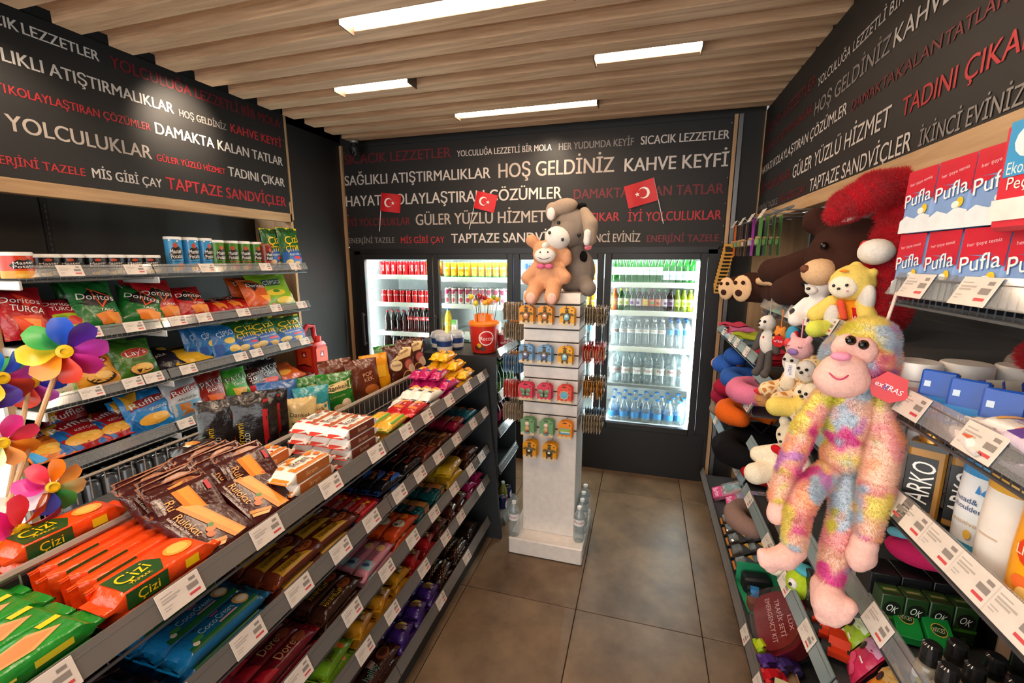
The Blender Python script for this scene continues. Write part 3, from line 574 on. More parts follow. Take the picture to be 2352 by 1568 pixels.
# third shelf
D['dore'] = flowpack('dark_red_chocolate_bar', .24, .05, .04, '#650c1a', [('t', 'Dore', .06, .02, .6, 0, .34, '#b58a5a'), ('p', [(-.5, -.5), (-.2, -.5), (-.34, .1), (-.5, .2)], '#a31222'), ('o', .34, -.05, .11, .34, '#7a3a22'), ('o', .28, .12, .04, .14, '#8f5436')], (), 2.5, endc='#a01224', seed=22)
D['hand'] = flowpack('dark_brown_cookie_pack', .21, .06, .042, '#33170d', [('t', 'HANIMELLER', -.14, -.12, .3, 0, .56, '#c6a21e'), ('o', .3, .05, .17, .36, '#8a4526'), ('r', -.42, .22, .1, .27, '#a88a5a'), ('r', -.42, .1, .06, .15, '#a88a5a'), ('o', .26, .12, .03, .07, '#3b1a10'), ('o', .36, -.02, .03, .07, '#3b1a10')], (), 2.6, endc='#4a2412', seed=23)
D['pink'] = flowpack('pink_wafer_stick_pack', .22, .052, .036, '#c97f8c', [('r', -.5, -.5, -.2, .5, '#8fb3b5'), ('o', -.36, 0, .06, .3, '#3a4a7a'), ('t', 'Sünger', -.02, .0, .34, 6, .42, '#8a4a6a'), ('o', .26, -.05, .12, .34, '#e0b47a'), ('o', .42, .1, .05, .22, '#6d3a50')], (), 2.6, endc='#d692a0', seed=24)
D['oran'] = flowpack('orange_cookie_pack', .19, .064, .044, '#bf3f14', [('o', -.1, -.05, .2, .4, '#d9c9a8'), ('o', -.18, .05, .06, .14, '#26304a'), ('t', 'Grissini', -.06, -.14, .2, 0, .26, '#3a2a20'), ('o', .3, .1, .15, .36, '#e2762a')], (), 2.6, endc='#d14a18', seed=25)
D['hayl'] = flowpack('teal_wafer_biscuit_pack', .155, .088, .034, '#0d4a4c', [('p', [(.08, -.5), (.5, -.5), (.5, .5), (.04, .5)], '#b3743a'), ('r', .3, -.5, .31, .5, '#8a5224'), ('t', 'Haylayf', -.22, .1, .3, 0, .48, '#d98aa0'), ('o', -.4, -.3, .02, .03, W_), ('o', -.1, -.34, .02, .03, W_), ('o', -.3, .4, .02, .03, W_)], [('r', .05, -.5, .5, .5, '#b3743a')], 7, endc='#11686a', seed=26)
D['yeba'] = flowpack('mustard_biscuit_bag', .2, .09, .06, '#c79a18', [('o', .12, 0, .26, .38, '#8a6a12'), ('o', .12, 0, .24, .34, '#c79a18'), ('t', 'PETİBÖR', .12, 0, .2, 0, .36, '#7a5a10')], (), 2.4, endc='#d6b51c', seed=27)
D['brba'] = flowpack('brown_foil_cake_bar', .18, .06, .045, '#4a2010', [('o', 0, 0, .3, .36, '#7a3a20'), ('r', -.2, -.08, .24, .1, '#9c6a4a')], (), 2.5, endc='#6a3520', seed=28)
# fourth and fifth shelf
D['poti'] = flowpack('green_check_cracker_pack', .16, .07, .045, '#6f9a1a', [('r', -.5, .1, .5, .5, '#4f7a14'), ('t', 'poti', -.16, -.05, .46, 0, .34, '#5a2a12'), ('o', .28, .05, .16, .3, '#dba23a'), ('o', .3, -.3, .1, .16, '#e8642f')], (), 2.6, endc='#8fb324', seed=29)
def kek(nm, base, ec, sd): return flowpack(nm, .125, .075, .045, base, [('o', .02, .1, .3, .3, '#8a6248'), ('p', [(.1, .4), (.42, .1), (.38, -.1), (.2, .1)], '#d9b04a'), ('o', .3, -.05, .1, .26, '#e0c76a'), ('t', '8', -.26, -.24, .36, 0, .14, '#2a1210'), ('t', 'KEK', .0, -.3, .2, 0, .3, '#f0d9a0')], (), 2.6, endc=ec, seed=sd)
D['k8y'] = kek('golden_cake_pack', '#bd7d12', '#d99a24', 30); D['k8r'] = kek('red_cake_pack', '#a31218', '#c61c22', 31); D['k8b'] = kek('brown_cake_pack', '#4d2014', '#7a2a1c', 32); D['k8p'] = kek('purple_cake_pack', '#3f1f6e', '#5a2f96', 33)
D['pinkc'] = flowpack('pink_jelly_cake_pack', .12, .075, .045, '#b01a5a', [('o', .1, .0, .24, .34, '#1f4a5a'), ('o', .2, .05, .1, .2, '#d8502a'), ('t', 'KEK', -.2, -.2, .2, 0, .3, '#f0c9d9')], (), 2.6, endc='#c8246a', seed=34)
D['hall'] = flowpack('brown_marshmallow_biscuit_pack', .24, .07, .05, '#3d1c14', [('p', [(-.1, .5), (.1, .5), (.02, .0), (-.16, -.1)], '#c9a08a'), ('t', 'halley', -.2, -.1, .42, 0, .42, '#6a9a8a'), ('o', .3, .0, .17, .38, '#8a4a2a'), ('o', .32, .0, .12, .26, '#4a2216')], (), 2.6, endc='#8a5030', seed=35)
chk = [('r', -.4 + .1 * i, -.5 + .12 * j, -.35 + .1 * i, -.44 + .12 * j, '#b9863a') for i in range(5) for j in range(5) if (i + j) % 2 == 0]
D['chec'] = flowpack('checkered_cocoa_bar', .19, .05, .045, '#2a120c', chk + [('t', 'ROYAL', .26, .0, .3, 0, .36, '#c9a35a')], (), 2.4, endc='#3a1a12', seed=36)
D['darkp'] = flowpack('dark_cocoa_pouch', .16, .075, .045, '#1c0d0c', [('o', .1, 0, .26, .34, '#4a2a22'), ('t', 'kakaolu', -.05, -.3, .18, 0, .5, '#a88a70')], (), 2.6, endc='#3a2420', seed=37)
def row_word(i, n): return '' if n == 1 else 'beside the price rail' if i == 0 else 'at the back' if i == n - 1 and n > 2 else '%s from the rail' % ORD[i]
def lay_word(l, n): return '' if n == 1 else 'on top' if l == n - 1 else 'at the bottom' if l == 0 else '%s layer up' % ORD[l]
def lay(k, key, y0, ny, nx, layers, desc, cat='snack pack', jit=.05, xo=0, ylab=('nearer', 'farther'), pitch=None, skip=(), yj=.006, rows=None, zt=0):
    spec = D[key]; me = spec[0]; L = max(v.co.x for v in me.vertices) * 2; w = max(v.co.y for v in me.vertices) * 2; h = max(v.co.z for v in me.vertices)
    zd = GZ[k] - .03; nm = me.name; rnd = random.Random(k * 100 + int(y0 * 100))
    for j in range(ny):
        for i in range(nx):
            for l in range(layers):
                if (j, i, l) in skip: continue
                x = GX - .035 - xo - (i + .5) * (w * 1.02) + (w * .35 if (rows == 'brick' and l % 2) else 0); y = y0 + L / 2 + j * (pitch or L * .97) + rnd.uniform(-yj, yj)
                pos = ', '.join(t for t in ((ylab[j] if ny == 2 else '' if ny == 1 else '%s along' % ORD[j]), row_word(i, nx), lay_word(l, layers)) if t)
                inst(nm, spec, place(x, y, zd + .002 + l * h * .97 + zt, 'lie', rz=rnd.uniform(-jit, jit)), desc + (', ' + pos if pos else ''), cat, desc)
S1, S2, S3, S4, S5 = 'on the top gondola shelf', 'on the second shelf', 'on the third shelf', 'on the fourth shelf', 'on the lowest shelf'
lay(0, 'green', .24, 1, 4, 2, 'green cracker pack', 'crackers', .03)
lay(0, 'cizi', .45, 1, 1, 2, 'orange and green cracker pack in the front stack', 'crackers', .05)
lay(0, 'cizi', .455, 1, 1, 3, 'orange and green cracker pack in the rear stack', 'crackers', .04, xo=.27)
for i in range(5):
    inst('orange_cracker_pack', D['cizi'], place(GX - .035 - .092 - i * .041, .575 + random.uniform(-.01, .01), 1.034 + .036, 'lie', rx=R(83), rz=.03), 'orange and green cracker pack standing on edge, %s from the price rail' % ORD[i], 'crackers', 'cracker packs on edge')
D['rulo'] = flowpack('wafer_roll_pack', .205, .135, .03, '#3c1010', [('p', [(-.5, .12), (-.5, -.2), (.5, .02), (.5, .3)], '#d9822a'), ('p', [(-.5, .09), (-.5, -.1), (.5, .12), (.5, .26)], '#e69a3a'), ('t', 'Rulokat', -.12, -.3, .17, 0, .5, '#e9a35a'), ('t', 'Fındıklı Kremalı Rulo Gofret', -.2, -.43, .06, 0, .44, '#e9dccb'), ('o', .14, -.12, .06, .09, '#c4743a'), ('o', .22, -.2, .06, .08, '#b8622c'), ('o', .08, -.06, .04, .06, '#3f7a24'), ('p', [(.28, -.45), (.34, -.48), (.46, -.1), (.4, -.06)], '#c9823c'), ('p', [(.36, -.46), (.42, -.48), (.5, -.2), (.46, -.12)], '#dda05a'), ('r', -.48, .36, -.3, .44, '#c2404a')], (), 5, seed=38, endc='#8a4a1c')
for i, y in enumerate((.695, .835)):
    inst('wafer_roll_pack', D['rulo'], place(-.945, y, 1.085, None, ry=R(30), rz=R(6 - 10 * i)), 'dark brown wafer-roll pack leaning face up by the price rail, %s one' % ('nearer', 'farther')[i], 'wafers', 'wafer-roll packs')
for i in range(10):
    inst('wafer_roll_pack', D['rulo'], place(-.985 - .026 * (i % 5), (.70 if i < 5 else .845) + .012 * (i % 3), 1.103 + .004 * (i % 2), None, ry=R(46 + 2 * (i % 3)), rz=R(4 * ((i * 3) % 5 - 2))), 'dark brown wafer-roll pack leaning behind, %s from the front in the %s column' % (ORD[i % 5], 'near' if i < 5 else 'far'), 'wafers', 'wafer-roll packs')
lay(0, 'ikor', .87, 1, 3, 3, 'white and orange caramel wafer pack', 'wafers', .05, skip=((0, 1, 2),))
lay(0, 'ikbr', 1.10, 1, 3, 4, 'white and brown cocoa wafer pack', 'wafers', .05)
lay(0, 'ylgr', 1.33, 1, 3, 2, 'yellow and green cookie pack', 'cookies', .12, skip=((0, 2, 1),))
lay(0, 'cond', 1.51, 1, 2, 2, 'bright red biscuit pack', 'biscuits', .16)
lay(0, 'whit', 1.66, 1, 4, 2, 'white and orange biscuit roll', 'biscuits', .14, skip=((0, 3, 1),))
lay(0, 'mag', 1.85, 1, 4, 3, 'magenta biscuit roll', 'biscuits', .14, skip=((0, 0, 2),))
lay(0, 'yel', 2.06, 1, 4, 4, 'yellow biscuit roll', 'biscuits', .1, skip=((0, 0, 3), (0, 0, 2), (0, 1, 3)))
lay(1, 'dkbr', .36, 1, 5, 2, 'dark chocolate bar %s' % S2, 'chocolate', .12)
lay(1, 'blue', .545, 1, 3, 2, 'blue cream biscuit pack', 'biscuits', .03)
lay(1, 'hani', .78, 2, 4, 2, 'brown and gold cookie pack', 'cookies', .06, pitch=.16)
lay(1, 'crun', 1.115, 1, 4, 2, 'red crunchy bar', 'chocolate', .06)
lay(1, 'bisb', 1.27, 1, 4, 2, 'black and blue filled-biscuit pack', 'biscuits', .07)
lay(1, 'bisk', 1.43, 1, 4, 2, 'black filled-biscuit pack', 'biscuits', .1)
lay(1, 'albe', 1.59, 1, 6, 2, 'brown caramel bar', 'chocolate', .07)
lay(1, 'bron', 1.75, 1, 4, 2, 'bronze chocolate bar', 'chocolate', .14)
lay(1, 'burg', 1.92, 1, 4, 2, 'burgundy biscuit pack', 'biscuits', .1)
lay(1, 'teor', 2.1, 1, 4, 2, 'teal and orange bar', 'chocolate', .16)
lay(2, 'dore', .69, 1, 4, 2, 'dark red chocolate bar', 'chocolate', .05)
lay(2, 'hand', .94, 1, 4, 2, 'dark brown cookie pack', 'cookies', .06)
lay(2, 'pink', 1.14, 1, 4, 2, 'pale pink wafer-stick pack', 'wafers', .06)
lay(2, 'oran', 1.34, 1, 3, 2, 'orange cookie pack', 'cookies', .12)
lay(2, 'hayl', 1.51, 2, 3, 2, 'teal and wafer-coloured biscuit pack', 'biscuits', .03)
lay(2, 'yeba', 1.84, 1, 2, 2, 'mustard yellow biscuit pack', 'biscuits', .16)
lay(2, 'brba', 2.08, 1, 3, 2, 'brown foil cake bar', 'cakes', .14)
lay(3, 'poti', .92, 1, 3, 2, 'green checked cracker pack', 'crackers', .12)
lay(3, 'k8y', 1.09, 3, 3, 2, 'golden yellow cake pack', 'cakes', .22)
lay(3, 'k8r', 1.45, 2, 3, 2, 'red cake pack', 'cakes', .22)
lay(3, 'k8b', 1.71, 3, 3, 2, 'brown cake pack', 'cakes', .2)
lay(3, 'pinkc', 2.09, 2, 3, 2, 'pink jelly cake pack', 'cakes', .18)
lay(4, 'hall', 1.1, 1, 3, 2, 'brown marshmallow-biscuit pack', 'biscuits', .05)
lay(4, 'k8p', 1.35, 3, 3, 2, 'purple cake pack', 'cakes', .22)
lay(4, 'chec', 1.7, 2, 4, 2, 'checkered cocoa bar', 'chocolate', .12)
lay(4, 'darkp', 2.09, 1, 3, 2, 'dark cocoa pouch', 'cakes', .14)
# --- rear tray: upright bags and boxes behind the wire divider
D['bisbox'] = flowpack('dark_cookie_box', .15, .06, .05, '#2a1512', [('o', -.12, .05, .2, .36, '#e2a24a'), ('o', -.02, -.1, .1, .24, '#c97a3a'), ('t', 'cookies', .3, .1, .22, 0, .34, '#9ab39a'), ('r', -.46, -.3, -.3, .1, '#e9ded0')], [('r', -.5, -.5, .5, .5, '#16100f'), ('r', -.3, -.4, .0, .4, '#c9bdb0')], 7, seed=40)
for i in range(2): inst('dark_cookie_box', D['bisbox'], place(-1.285 - .065 * i, .99 + .01 * i, 1.075, 'lie', rz=.05), 'dark cookie pack with barcode on the rear tray, %s the divider' % ('beside' if i == 0 else 'away from'), 'cookies', 'dark cookie packs')
for i in range(2): inst('dark_cookie_box', D['bisbox'], place(-1.285 - .065 * i, .99 + .01 * i, 1.03, 'lie', rz=.05), 'dark cookie pack underneath, %s the divider' % ('beside' if i == 0 else 'away from'), 'cookies', 'dark cookie packs')
BAG = {}
BAG['brow'] = bag('brownie_bag', .15, .2, .06, '#17100f', [('t', 'Browni', -.28, -.12, .13, 90, .55, '#c9a21e'), ('t', 'GOLD', -.12, -.2, .09, 90, .3, '#d9d0c4'), ('r', .25, -.4, .36, .42, '#a31218')], 3, '#2a1c18')
BAG['dkgr'] = bag('green_cake_bag', .15, .17, .06, '#1c6a1c', [('p', [(-.46, .02), (.46, .08), (.46, .34), (-.46, .2)], '#dcc48a'), ('t', 'Dankek', 0, .16, .1, 6, .7, '#3a1c0c'), ('t', 'Lokmalık', -.02, -.06, .06, 8, .5, '#8fb36a'), ('o', .24, -.26, .16, .12, '#e2c9a8'), ('o', .02, -.34, .2, .08, '#d9b98a')], 4, '#2a8a2a')
BAG['dktq'] = bag('turquoise_cake_bag', .14, .16, .055, '#2a8a94', [('p', [(-.46, -.3), (.46, -.24), (.46, .08), (-.46, .0)], '#d6be88'), ('t', 'Dankek', 0, -.1, .11, 5, .66, '#2a1810')], 5, '#3aa0a8')
BAG['dkcr'] = bag('cream_cake_bag', .13, .14, .05, '#cdb37a', [('t', 'Dankek', 0, .05, .12, -8, .66, '#4a2a14'), ('r', -.3, -.2, .2, -.14, '#8a6a3a')], 6, '#5a8a94')
BAG['blbg'] = bag('blue_white_cake_bag', .15, .19, .06, '#2f5f9a', [('r', -.46, -.46, .46, -.1, '#d9cec2'), ('t', 'Popkek', 0, -.25, .1, 0, .6, '#b03a2a')], 7)
BAG['pop'] = bag('brown_cake_bag', .17, .2, .07, '#5c2712', [('t', 'POP', .06, .12, .1, 10, .34, '#d09a7a'), ('t', 'KEK', .08, .0, .1, 10, .34, '#d09a7a'), ('o', .14, -.26, .26, .12, '#a85a24')], 8, '#6b3018')
BAG['yelb'] = bag('yellow_cake_bag', .16, .2, .06, '#d9920f', [('r', -.3, -.1, .3, .2, '#e8b02a')], 9)
BAG['dkbr'] = bag('brown_cream_cake_bag', .17, .2, .07, '#4a1f12', [('p', [(-.46, .12), (.1, .44), (.46, .4), (.3, .2)], '#d9bd88'), ('t', 'Dankek', .06, .33, .08, 14, .5, '#4a2412'), ('o', -.28, .02, .2, .13, '#e0c89a'), ('t', 'Dankek', -.28, .04, .06, 0, .3, '#7a4a2a'), ('o', .2, .0, .2, .15, '#7a2a30'), ('o', .2, .0, .16, .12, '#b5625a'), ('o', .3, -.12, .16, .13, '#c9a890'), ('o', .1, -.28, .2, .15, '#d9b070'), ('o', .1, -.28, .17, .13, '#5a3020')], 10, '#5a2a18')
for k, x, y, rz, tl, s, lb in [('brow', -1.27, 1.15, -55, 6, 1.05, 'nearest black and gold brownie bag on the rear tray'), ('brow', -1.29, 1.225, -50, 8, 1.0, 'middle black and gold brownie bag on the rear tray'), ('brow', -1.35, 1.10, -42, 4, 1.0, 'black and gold brownie bag behind the others on the rear tray'),
        ('blbg', -1.37, 1.37, -40, 10, 1.0, 'blue and white cake bag behind the turquoise one'), ('dkcr', -1.25, 1.345, -45, 12, 1.0, 'cream cake bag in front of the turquoise bag'), ('dktq', -1.26, 1.43, -40, 14, 1.0, 'turquoise cake bag on the rear tray'), ('dkgr', -1.36, 1.52, -35, 12, 1.0, 'green cake bag half hidden behind its twin'), ('dkgr', -1.26, 1.58, -35, 14, 1.05, 'green cake bag in front by the wire divider'),
        ('pop', -1.37, 1.74, -30, 16, 1.0, 'plain brown cake bag behind, beside the green bags'), ('pop', -1.25, 1.78, -30, 18, 1.0, 'brown cake bag with pink lettering by the divider'), ('yelb', -1.26, 1.90, -25, 14, 1.0, 'yellow cake bag behind the brown lettered bag'), ('dkbr', -1.22, 2.06, -25, 10, 1.1, 'large brown cake bag with round chocolate pictures by the divider'), ('dkbr', -1.25, 2.24, -30, 12, 1.1, 'brown and cream cake bag at the far end of the tray'), ('dkgr', -1.37, 2.18, -30, 10, 1.1, 'dark green cake bag behind the brown cake bags')]:
    inst(BAG[k][0].name, BAG[k], place(x, y, 1.031, 'left', s=s) @ Matrix.Rotation(R(rz), 4, 'Y') @ Matrix.Rotation(R(-tl), 4, 'X'), lb, 'cake bag', 'cake bags on the rear tray')
# ================================================================ snack shelving on the left wall
LX = -2.2
lw = empty('snack_shelving', 'wall shelving of five clear-fronted shelves for crisps, left wall', 'shelving')
LZ = [1.655, 1.40, 1.15, .88]
LT = [[(160, 215), (312, 618), (478, 613), (612, 612), (678, 612)], [(207, 755), (310, 745), (412, 735), (470, 730), (560, 715), (635, 708), (695, 700)], [(215, 905), (305, 880), (355, 870), (435, 848), (555, 820), (590, 812), (655, 798), (700, 785)], [(430, 970), (555, 920), (590, 910), (620, 900), (685, 880)]]
for k, z in enumerate(LZ):
    tg = tags_at([p[0] for p in LT[k]], z, LX)
    for a, c, w in ((1.07, 1.548, 'near'), (1.556, 2.55, 'far')): shelf(lw, 1, a, c, z, LX, -2.88, [t for t in tg if a < t < c], label='%s crisps shelf, %s bay' % (['top', 'second', 'third', 'fourth'][k], w))
    B().m(M('#c9c7c3', .35, 'x', .3)).box(-2.3, 1.06, z - .05, .24, .012, .035, .003).build('bracket', lw)
    B().m(M('#c9c7c3', .35, 'x', .3)).box(-2.3, 1.552, z - .05, .24, .006, .03, .003).build('bracket', lw)
shelf(lw, 1, 1.07, 2.55, .60, LX, -2.88, label='low shelf with the silver drink cans', rib=.05)
B().m(DSTEEL).box(-2.55, 1.81, .1, .66, 1.48, .2).build('base_plinth', lw)
O_ = '#e8641c'
dor = lambda c, tag, c2: [('p', [(-.46, .06), (-.1, .3), (.46, .18), (.46, .06), (.1, -.06), (-.3, -.02)], '#1a0f0f'), ('p', [(-.12, .34), (.34, .14), (.04, -.1)], '#e2571c'), ('p', [(-.06, .29), (.27, .14), (.05, -.05)], '#1a0f0f'), ('t', 'Doritos', -.01, .14, .13, -8, .84, W_), ('t', tag, .16, -.14, .055, -6, .4, W_), ('p', [(-.2, -.22), (.26, -.14), (.34, -.4), (-.06, -.42)], '#dd7a22'), ('p', [(.05, -.2), (.42, -.2), (.42, -.44), (.22, -.44)], '#e9923a')]
ruf = lambda c2, lab, lc: [('p', [(-.46, .5), (-.1, .5), (-.3, .1), (-.46, .1)], '#e0a02c'), ('p', [(-.42, .02), (.4, .16), (.44, .34), (-.38, .24)], '#a3141c'), ('t', 'Ruffles', 0, .19, .14, 9, .84, W_), ('o', .0, -.28, .36, .14, '#e3a33a'), ('o', .14, -.24, .2, .09, '#f0bc5a'), ('t', lab, .16, -.02, .07, 6, .44, lc), ('p', [(-.5, -.5), (-.5, -.1), (-.2, -.5)], c2)]
lay_s = lambda lab: [('o', .02, .12, .36, .13, '#c2912a'), ('o', .02, .12, .34, .115, '#b8141d'), ('t', "Lay's", .02, .125, .13, 6, .52, W_), ('t', lab, .08, -.06, .06, 0, .42, '#5a3a12'), ('o', .06, -.32, .34, .14, '#3a2412'), ('o', .04, -.3, .3, .13, '#e2a54a'), ('o', .12, -.27, .2, .09, '#efbf6a')]
pat = lambda lab, c: [('t', 'PATOS', .0, .2, .2, 6, .84, '#f2ece4'), ('t', 'PATOS', -.015, .205, .2, 6, .84, '#120c0c'), ('t', lab, .0, .02, .1, 4, .5, '#f2e2d2'), ('p', [(-.3, -.1), (.3, -.16), (.2, -.44), (-.2, -.4)], c)]
ciz = [('r', -.5, -.5, .5, -.02, '#1d55a0'), ('t', 'PARTI BOY', 0, .42, .06, 0, .8, '#2a1a08'), ('t', 'Çizi', .02, .22, .2, 10, .72, '#f2c20f'), ('t', 'ÇITIR', .0, .0, .14, 4, .74, '#f2c20f'), ('t', 'Atıştırmalık', .06, -.14, .06, 4, .6, '#efe6da'), ('r', .06, -.26, .4, -.2, '#d8242c'), ('o', -.2, -.36, .2, .09, '#e6c27a'), ('o', .2, -.4, .18, .08, '#e0b766')]
CH = {
 'dr': bag('red_tortilla_chip_bag', .18, .23, .06, '#b3161c', dor('', 'SÜPER', ''), 11), 'dt': bag('red_tortilla_chip_bag', .18, .23, .06, '#a5131b', [('t', 'Doritos', 0, .2, .12, -8, .84, W_), ('p', [(-.1, .36), (.32, .18), (.06, .02)], '#d8351c'), ('t', 'TURCA', .08, .02, .13, -12, .74, W_), ('p', [(-.3, -.1), (.34, -.12), (.3, -.44), (-.2, -.44)], '#d8431c'), ('p', [(-.1, -.16), (.28, -.2), (.2, -.42)], '#ea8a34')], 12),
 'dl': bag('lime_tortilla_chip_bag', .18, .23, .06, '#a5162a', [('t', 'Doritos', 0, .24, .12, -8, .8, W_), ('t', 'TURCA', .04, .08, .12, -8, .7, W_), ('r', -.5, -.5, .5, -.06, '#a7b82a'), ('o', -.16, -.2, .2, .1, '#6f9a22'), ('o', .2, -.26, .22, .12, '#c9302a')], 13),
 'dg': bag('green_tortilla_chip_bag', .18, .23, .06, '#1d6a2a', dor('', 'TACO', ''), 14), 'do': bag('orange_tortilla_chip_bag', .18, .23, .06, '#d2571a', [('t', 'Doritos', -.1, .25, .13, -8, .6, W_), ('p', [(-.4, .4), (.1, .3), (-.2, .05)], '#2a1210'), ('p', [(-.1, -.1), (.3, -.1), (.2, -.4)], '#f0a03a')], 15),
 'cl': bag('lime_green_crisp_bag', .17, .22, .06, '#7fa81c', [('p', [(-.3, .1), (.2, .12), (.26, .32), (-.26, .3)], '#22402a'), ('t', 'ÇİPSO', -.02, .21, .12, 4, .5, W_), ('o', .0, -.1, .28, .1, '#d9b92c'), ('o', .2, -.34, .26, .1, '#e2c23a'), ('o', .02, -.06, .1, .05, '#3a7a1c')], 16),
 'ly': bag('yellow_crisp_bag', .18, .23, .06, '#d98f1e', lay_s('Klasik'), 17), 'lg': bag('green_crisp_bag', .18, .23, .06, '#3c6a1c', lay_s('Yoğurt'), 18),
 'fi': bag('pale_green_baked_crisp_bag', .18, .23, .06, '#8fb84a', [('t', 'Fırından', .0, .3, .13, 6, .8, W_), ('r', -.5, -.5, .5, -.12, '#dcc9a8'), ('o', -.06, .08, .24, .1, '#e2b055'), ('o', .14, -.1, .28, .12, '#e0a04a'), ('o', -.2, -.2, .12, .06, '#4a8a2a')], 19),
 'cb': bag('blue_crisp_bag', .16, .22, .055, '#2372b5', [('t', 'ÇİPSO', .02, .2, .16, 8, .66, '#e6eef2'), ('o', .1, -.05, .22, .1, '#e9c45a'), ('o', .2, -.3, .24, .1, '#e2b84a'), ('r', -.5, -.5, -.2, -.1, '#1c4f9a')], 20), 'cz': bag('green_blue_cracker_chip_bag', .16, .22, .055, '#1f5a24', ciz, 21, '#d8bc1c'),
 'rk': bag('red_blue_ridged_crisp_bag', .18, .23, .06, '#ab1a20', [('p', [(-.5, -.5), (-.5, .5), (-.28, .5), (-.1, -.5)], '#1d62a5')] + ruf('#1d62a5', 'KETÇAP', W_), 22), 'ro': bag('bright_blue_ridged_crisp_bag', .18, .23, .06, '#1c7cc0', ruf('#0f5a9a', 'ORIGINAL', W_), 23), 'rw': bag('silver_ridged_crisp_bag', .18, .23, .06, '#b9b7b8', [('p', [(-.42, .06), (.4, .16), (.44, .32), (-.38, .24)], '#a3141c'), ('t', 'Ruffles', .02, .19, .13, 8, .8, W_), ('t', 'ARJANTİN', .0, -.02, .06, 0, .6, '#3a3a4a'), ('r', -.5, -.5, .5, -.1, '#5b93b8'), ('p', [(-.3, -.12), (.1, -.14), (.14, -.42), (-.26, -.44)], '#b06a2c'), ('o', .3, -.3, .12, .12, W_)], 24), 'rr': bag('orange_ridged_crisp_bag', .18, .23, .06, '#e0782a', ruf('#1f8ac0', 'PAPRİKA', '#7a1c12'), 25),
 'pr': bag('dark_red_corn_chip_bag', .15, .21, .055, '#8a1c14', pat('Rolls', '#d9652a'), 26), 'pg': bag('green_corn_chip_bag', .15, .21, .055, '#3f9a2a', pat('Taco', '#e2a53a'), 27), 'pc': bag('black_red_nut_bag', .15, .21, .055, '#3a1012', [('t', 'Çerezza', 0, .28, .12, 6, .7, '#d9d0c8'), ('t', '20', -.2, .08, .16, 0, .3, '#e9e0d6'), ('t', 'DAHA FAZLA', .06, -.06, .08, 4, .7, '#e9e0d6'), ('r', -.4, -.44, .4, -.16, '#c21c22')], 28), 'pb': bag('black_corn_chip_bag', .15, .21, .055, '#1a1012', pat('Critos', '#d2301c'), 29), 'ps': bag('orange_red_snack_bag', .15, .21, .055, '#c2521a', [('t', 'Çerezza', .1, .05, .12, 8, .7, '#8a1c14'), ('o', -.1, -.2, .26, .12, '#e8a03a')], 30), 'cd': bag('black_snack_bag', .15, .21, .055, '#1a1620', [('t', 'FAZLA', -.2, -.1, .1, 8, .5, '#cfc6bf'), ('o', .2, .2, .2, .1, '#c9a23a')], 31), 'cy': bag('yellow_black_snack_bag', .15, .21, .055, '#d9a81c', [('r', -.5, .1, .5, .5, '#1a1412'), ('t', 'Cheetos', -.05, .25, .12, 8, .6, '#e2a53a')], 32)}
def stand(k, x0, x1, yt, yb, shelf_z, tilt, lab, X=-2.27, yaw=0, d=1.0, roll=0):
    """set a bag on a wall shelf: left, right, top and bottom read off the photograph on the plane of the shelf front"""
    xc = (x0 + x1) / 2; zb = shelf_z - .024; me = CH[k][0]; w0 = max(v.co.x for v in me.vertices) * 2; h0 = max(v.co.y for v in me.vertices)
    a, c = onX(x0, yb, X), onX(x1, yb, X); w = abs(c.y - a.y); h = .2
    for _ in range(3): t = onX(xc, yt, X - h * sin(R(tilt)) * .5); h = max(.08, (t.z - zb) / max(.2, cos(R(tilt))))
    if tilt > 55: h = .2
    y = (a.y + c.y) / 2; dp = .03 * d
    inst(me.name, CH[k], place(X - dp, y, zb + dp * sin(R(tilt)) + .004, 'left', s=1) @ Matrix.Rotation(R(yaw), 4, 'Y') @ Matrix.Rotation(R(-tilt), 4, 'X') @ Matrix.Rotation(R(roll), 4, 'Z') @ Matrix.Diagonal((w / w0, h / h0, d, 1)), lab, 'crisps', 'crisps on the wall shelves')
z2, z3, z4 = LZ[1], LZ[2], LZ[3]
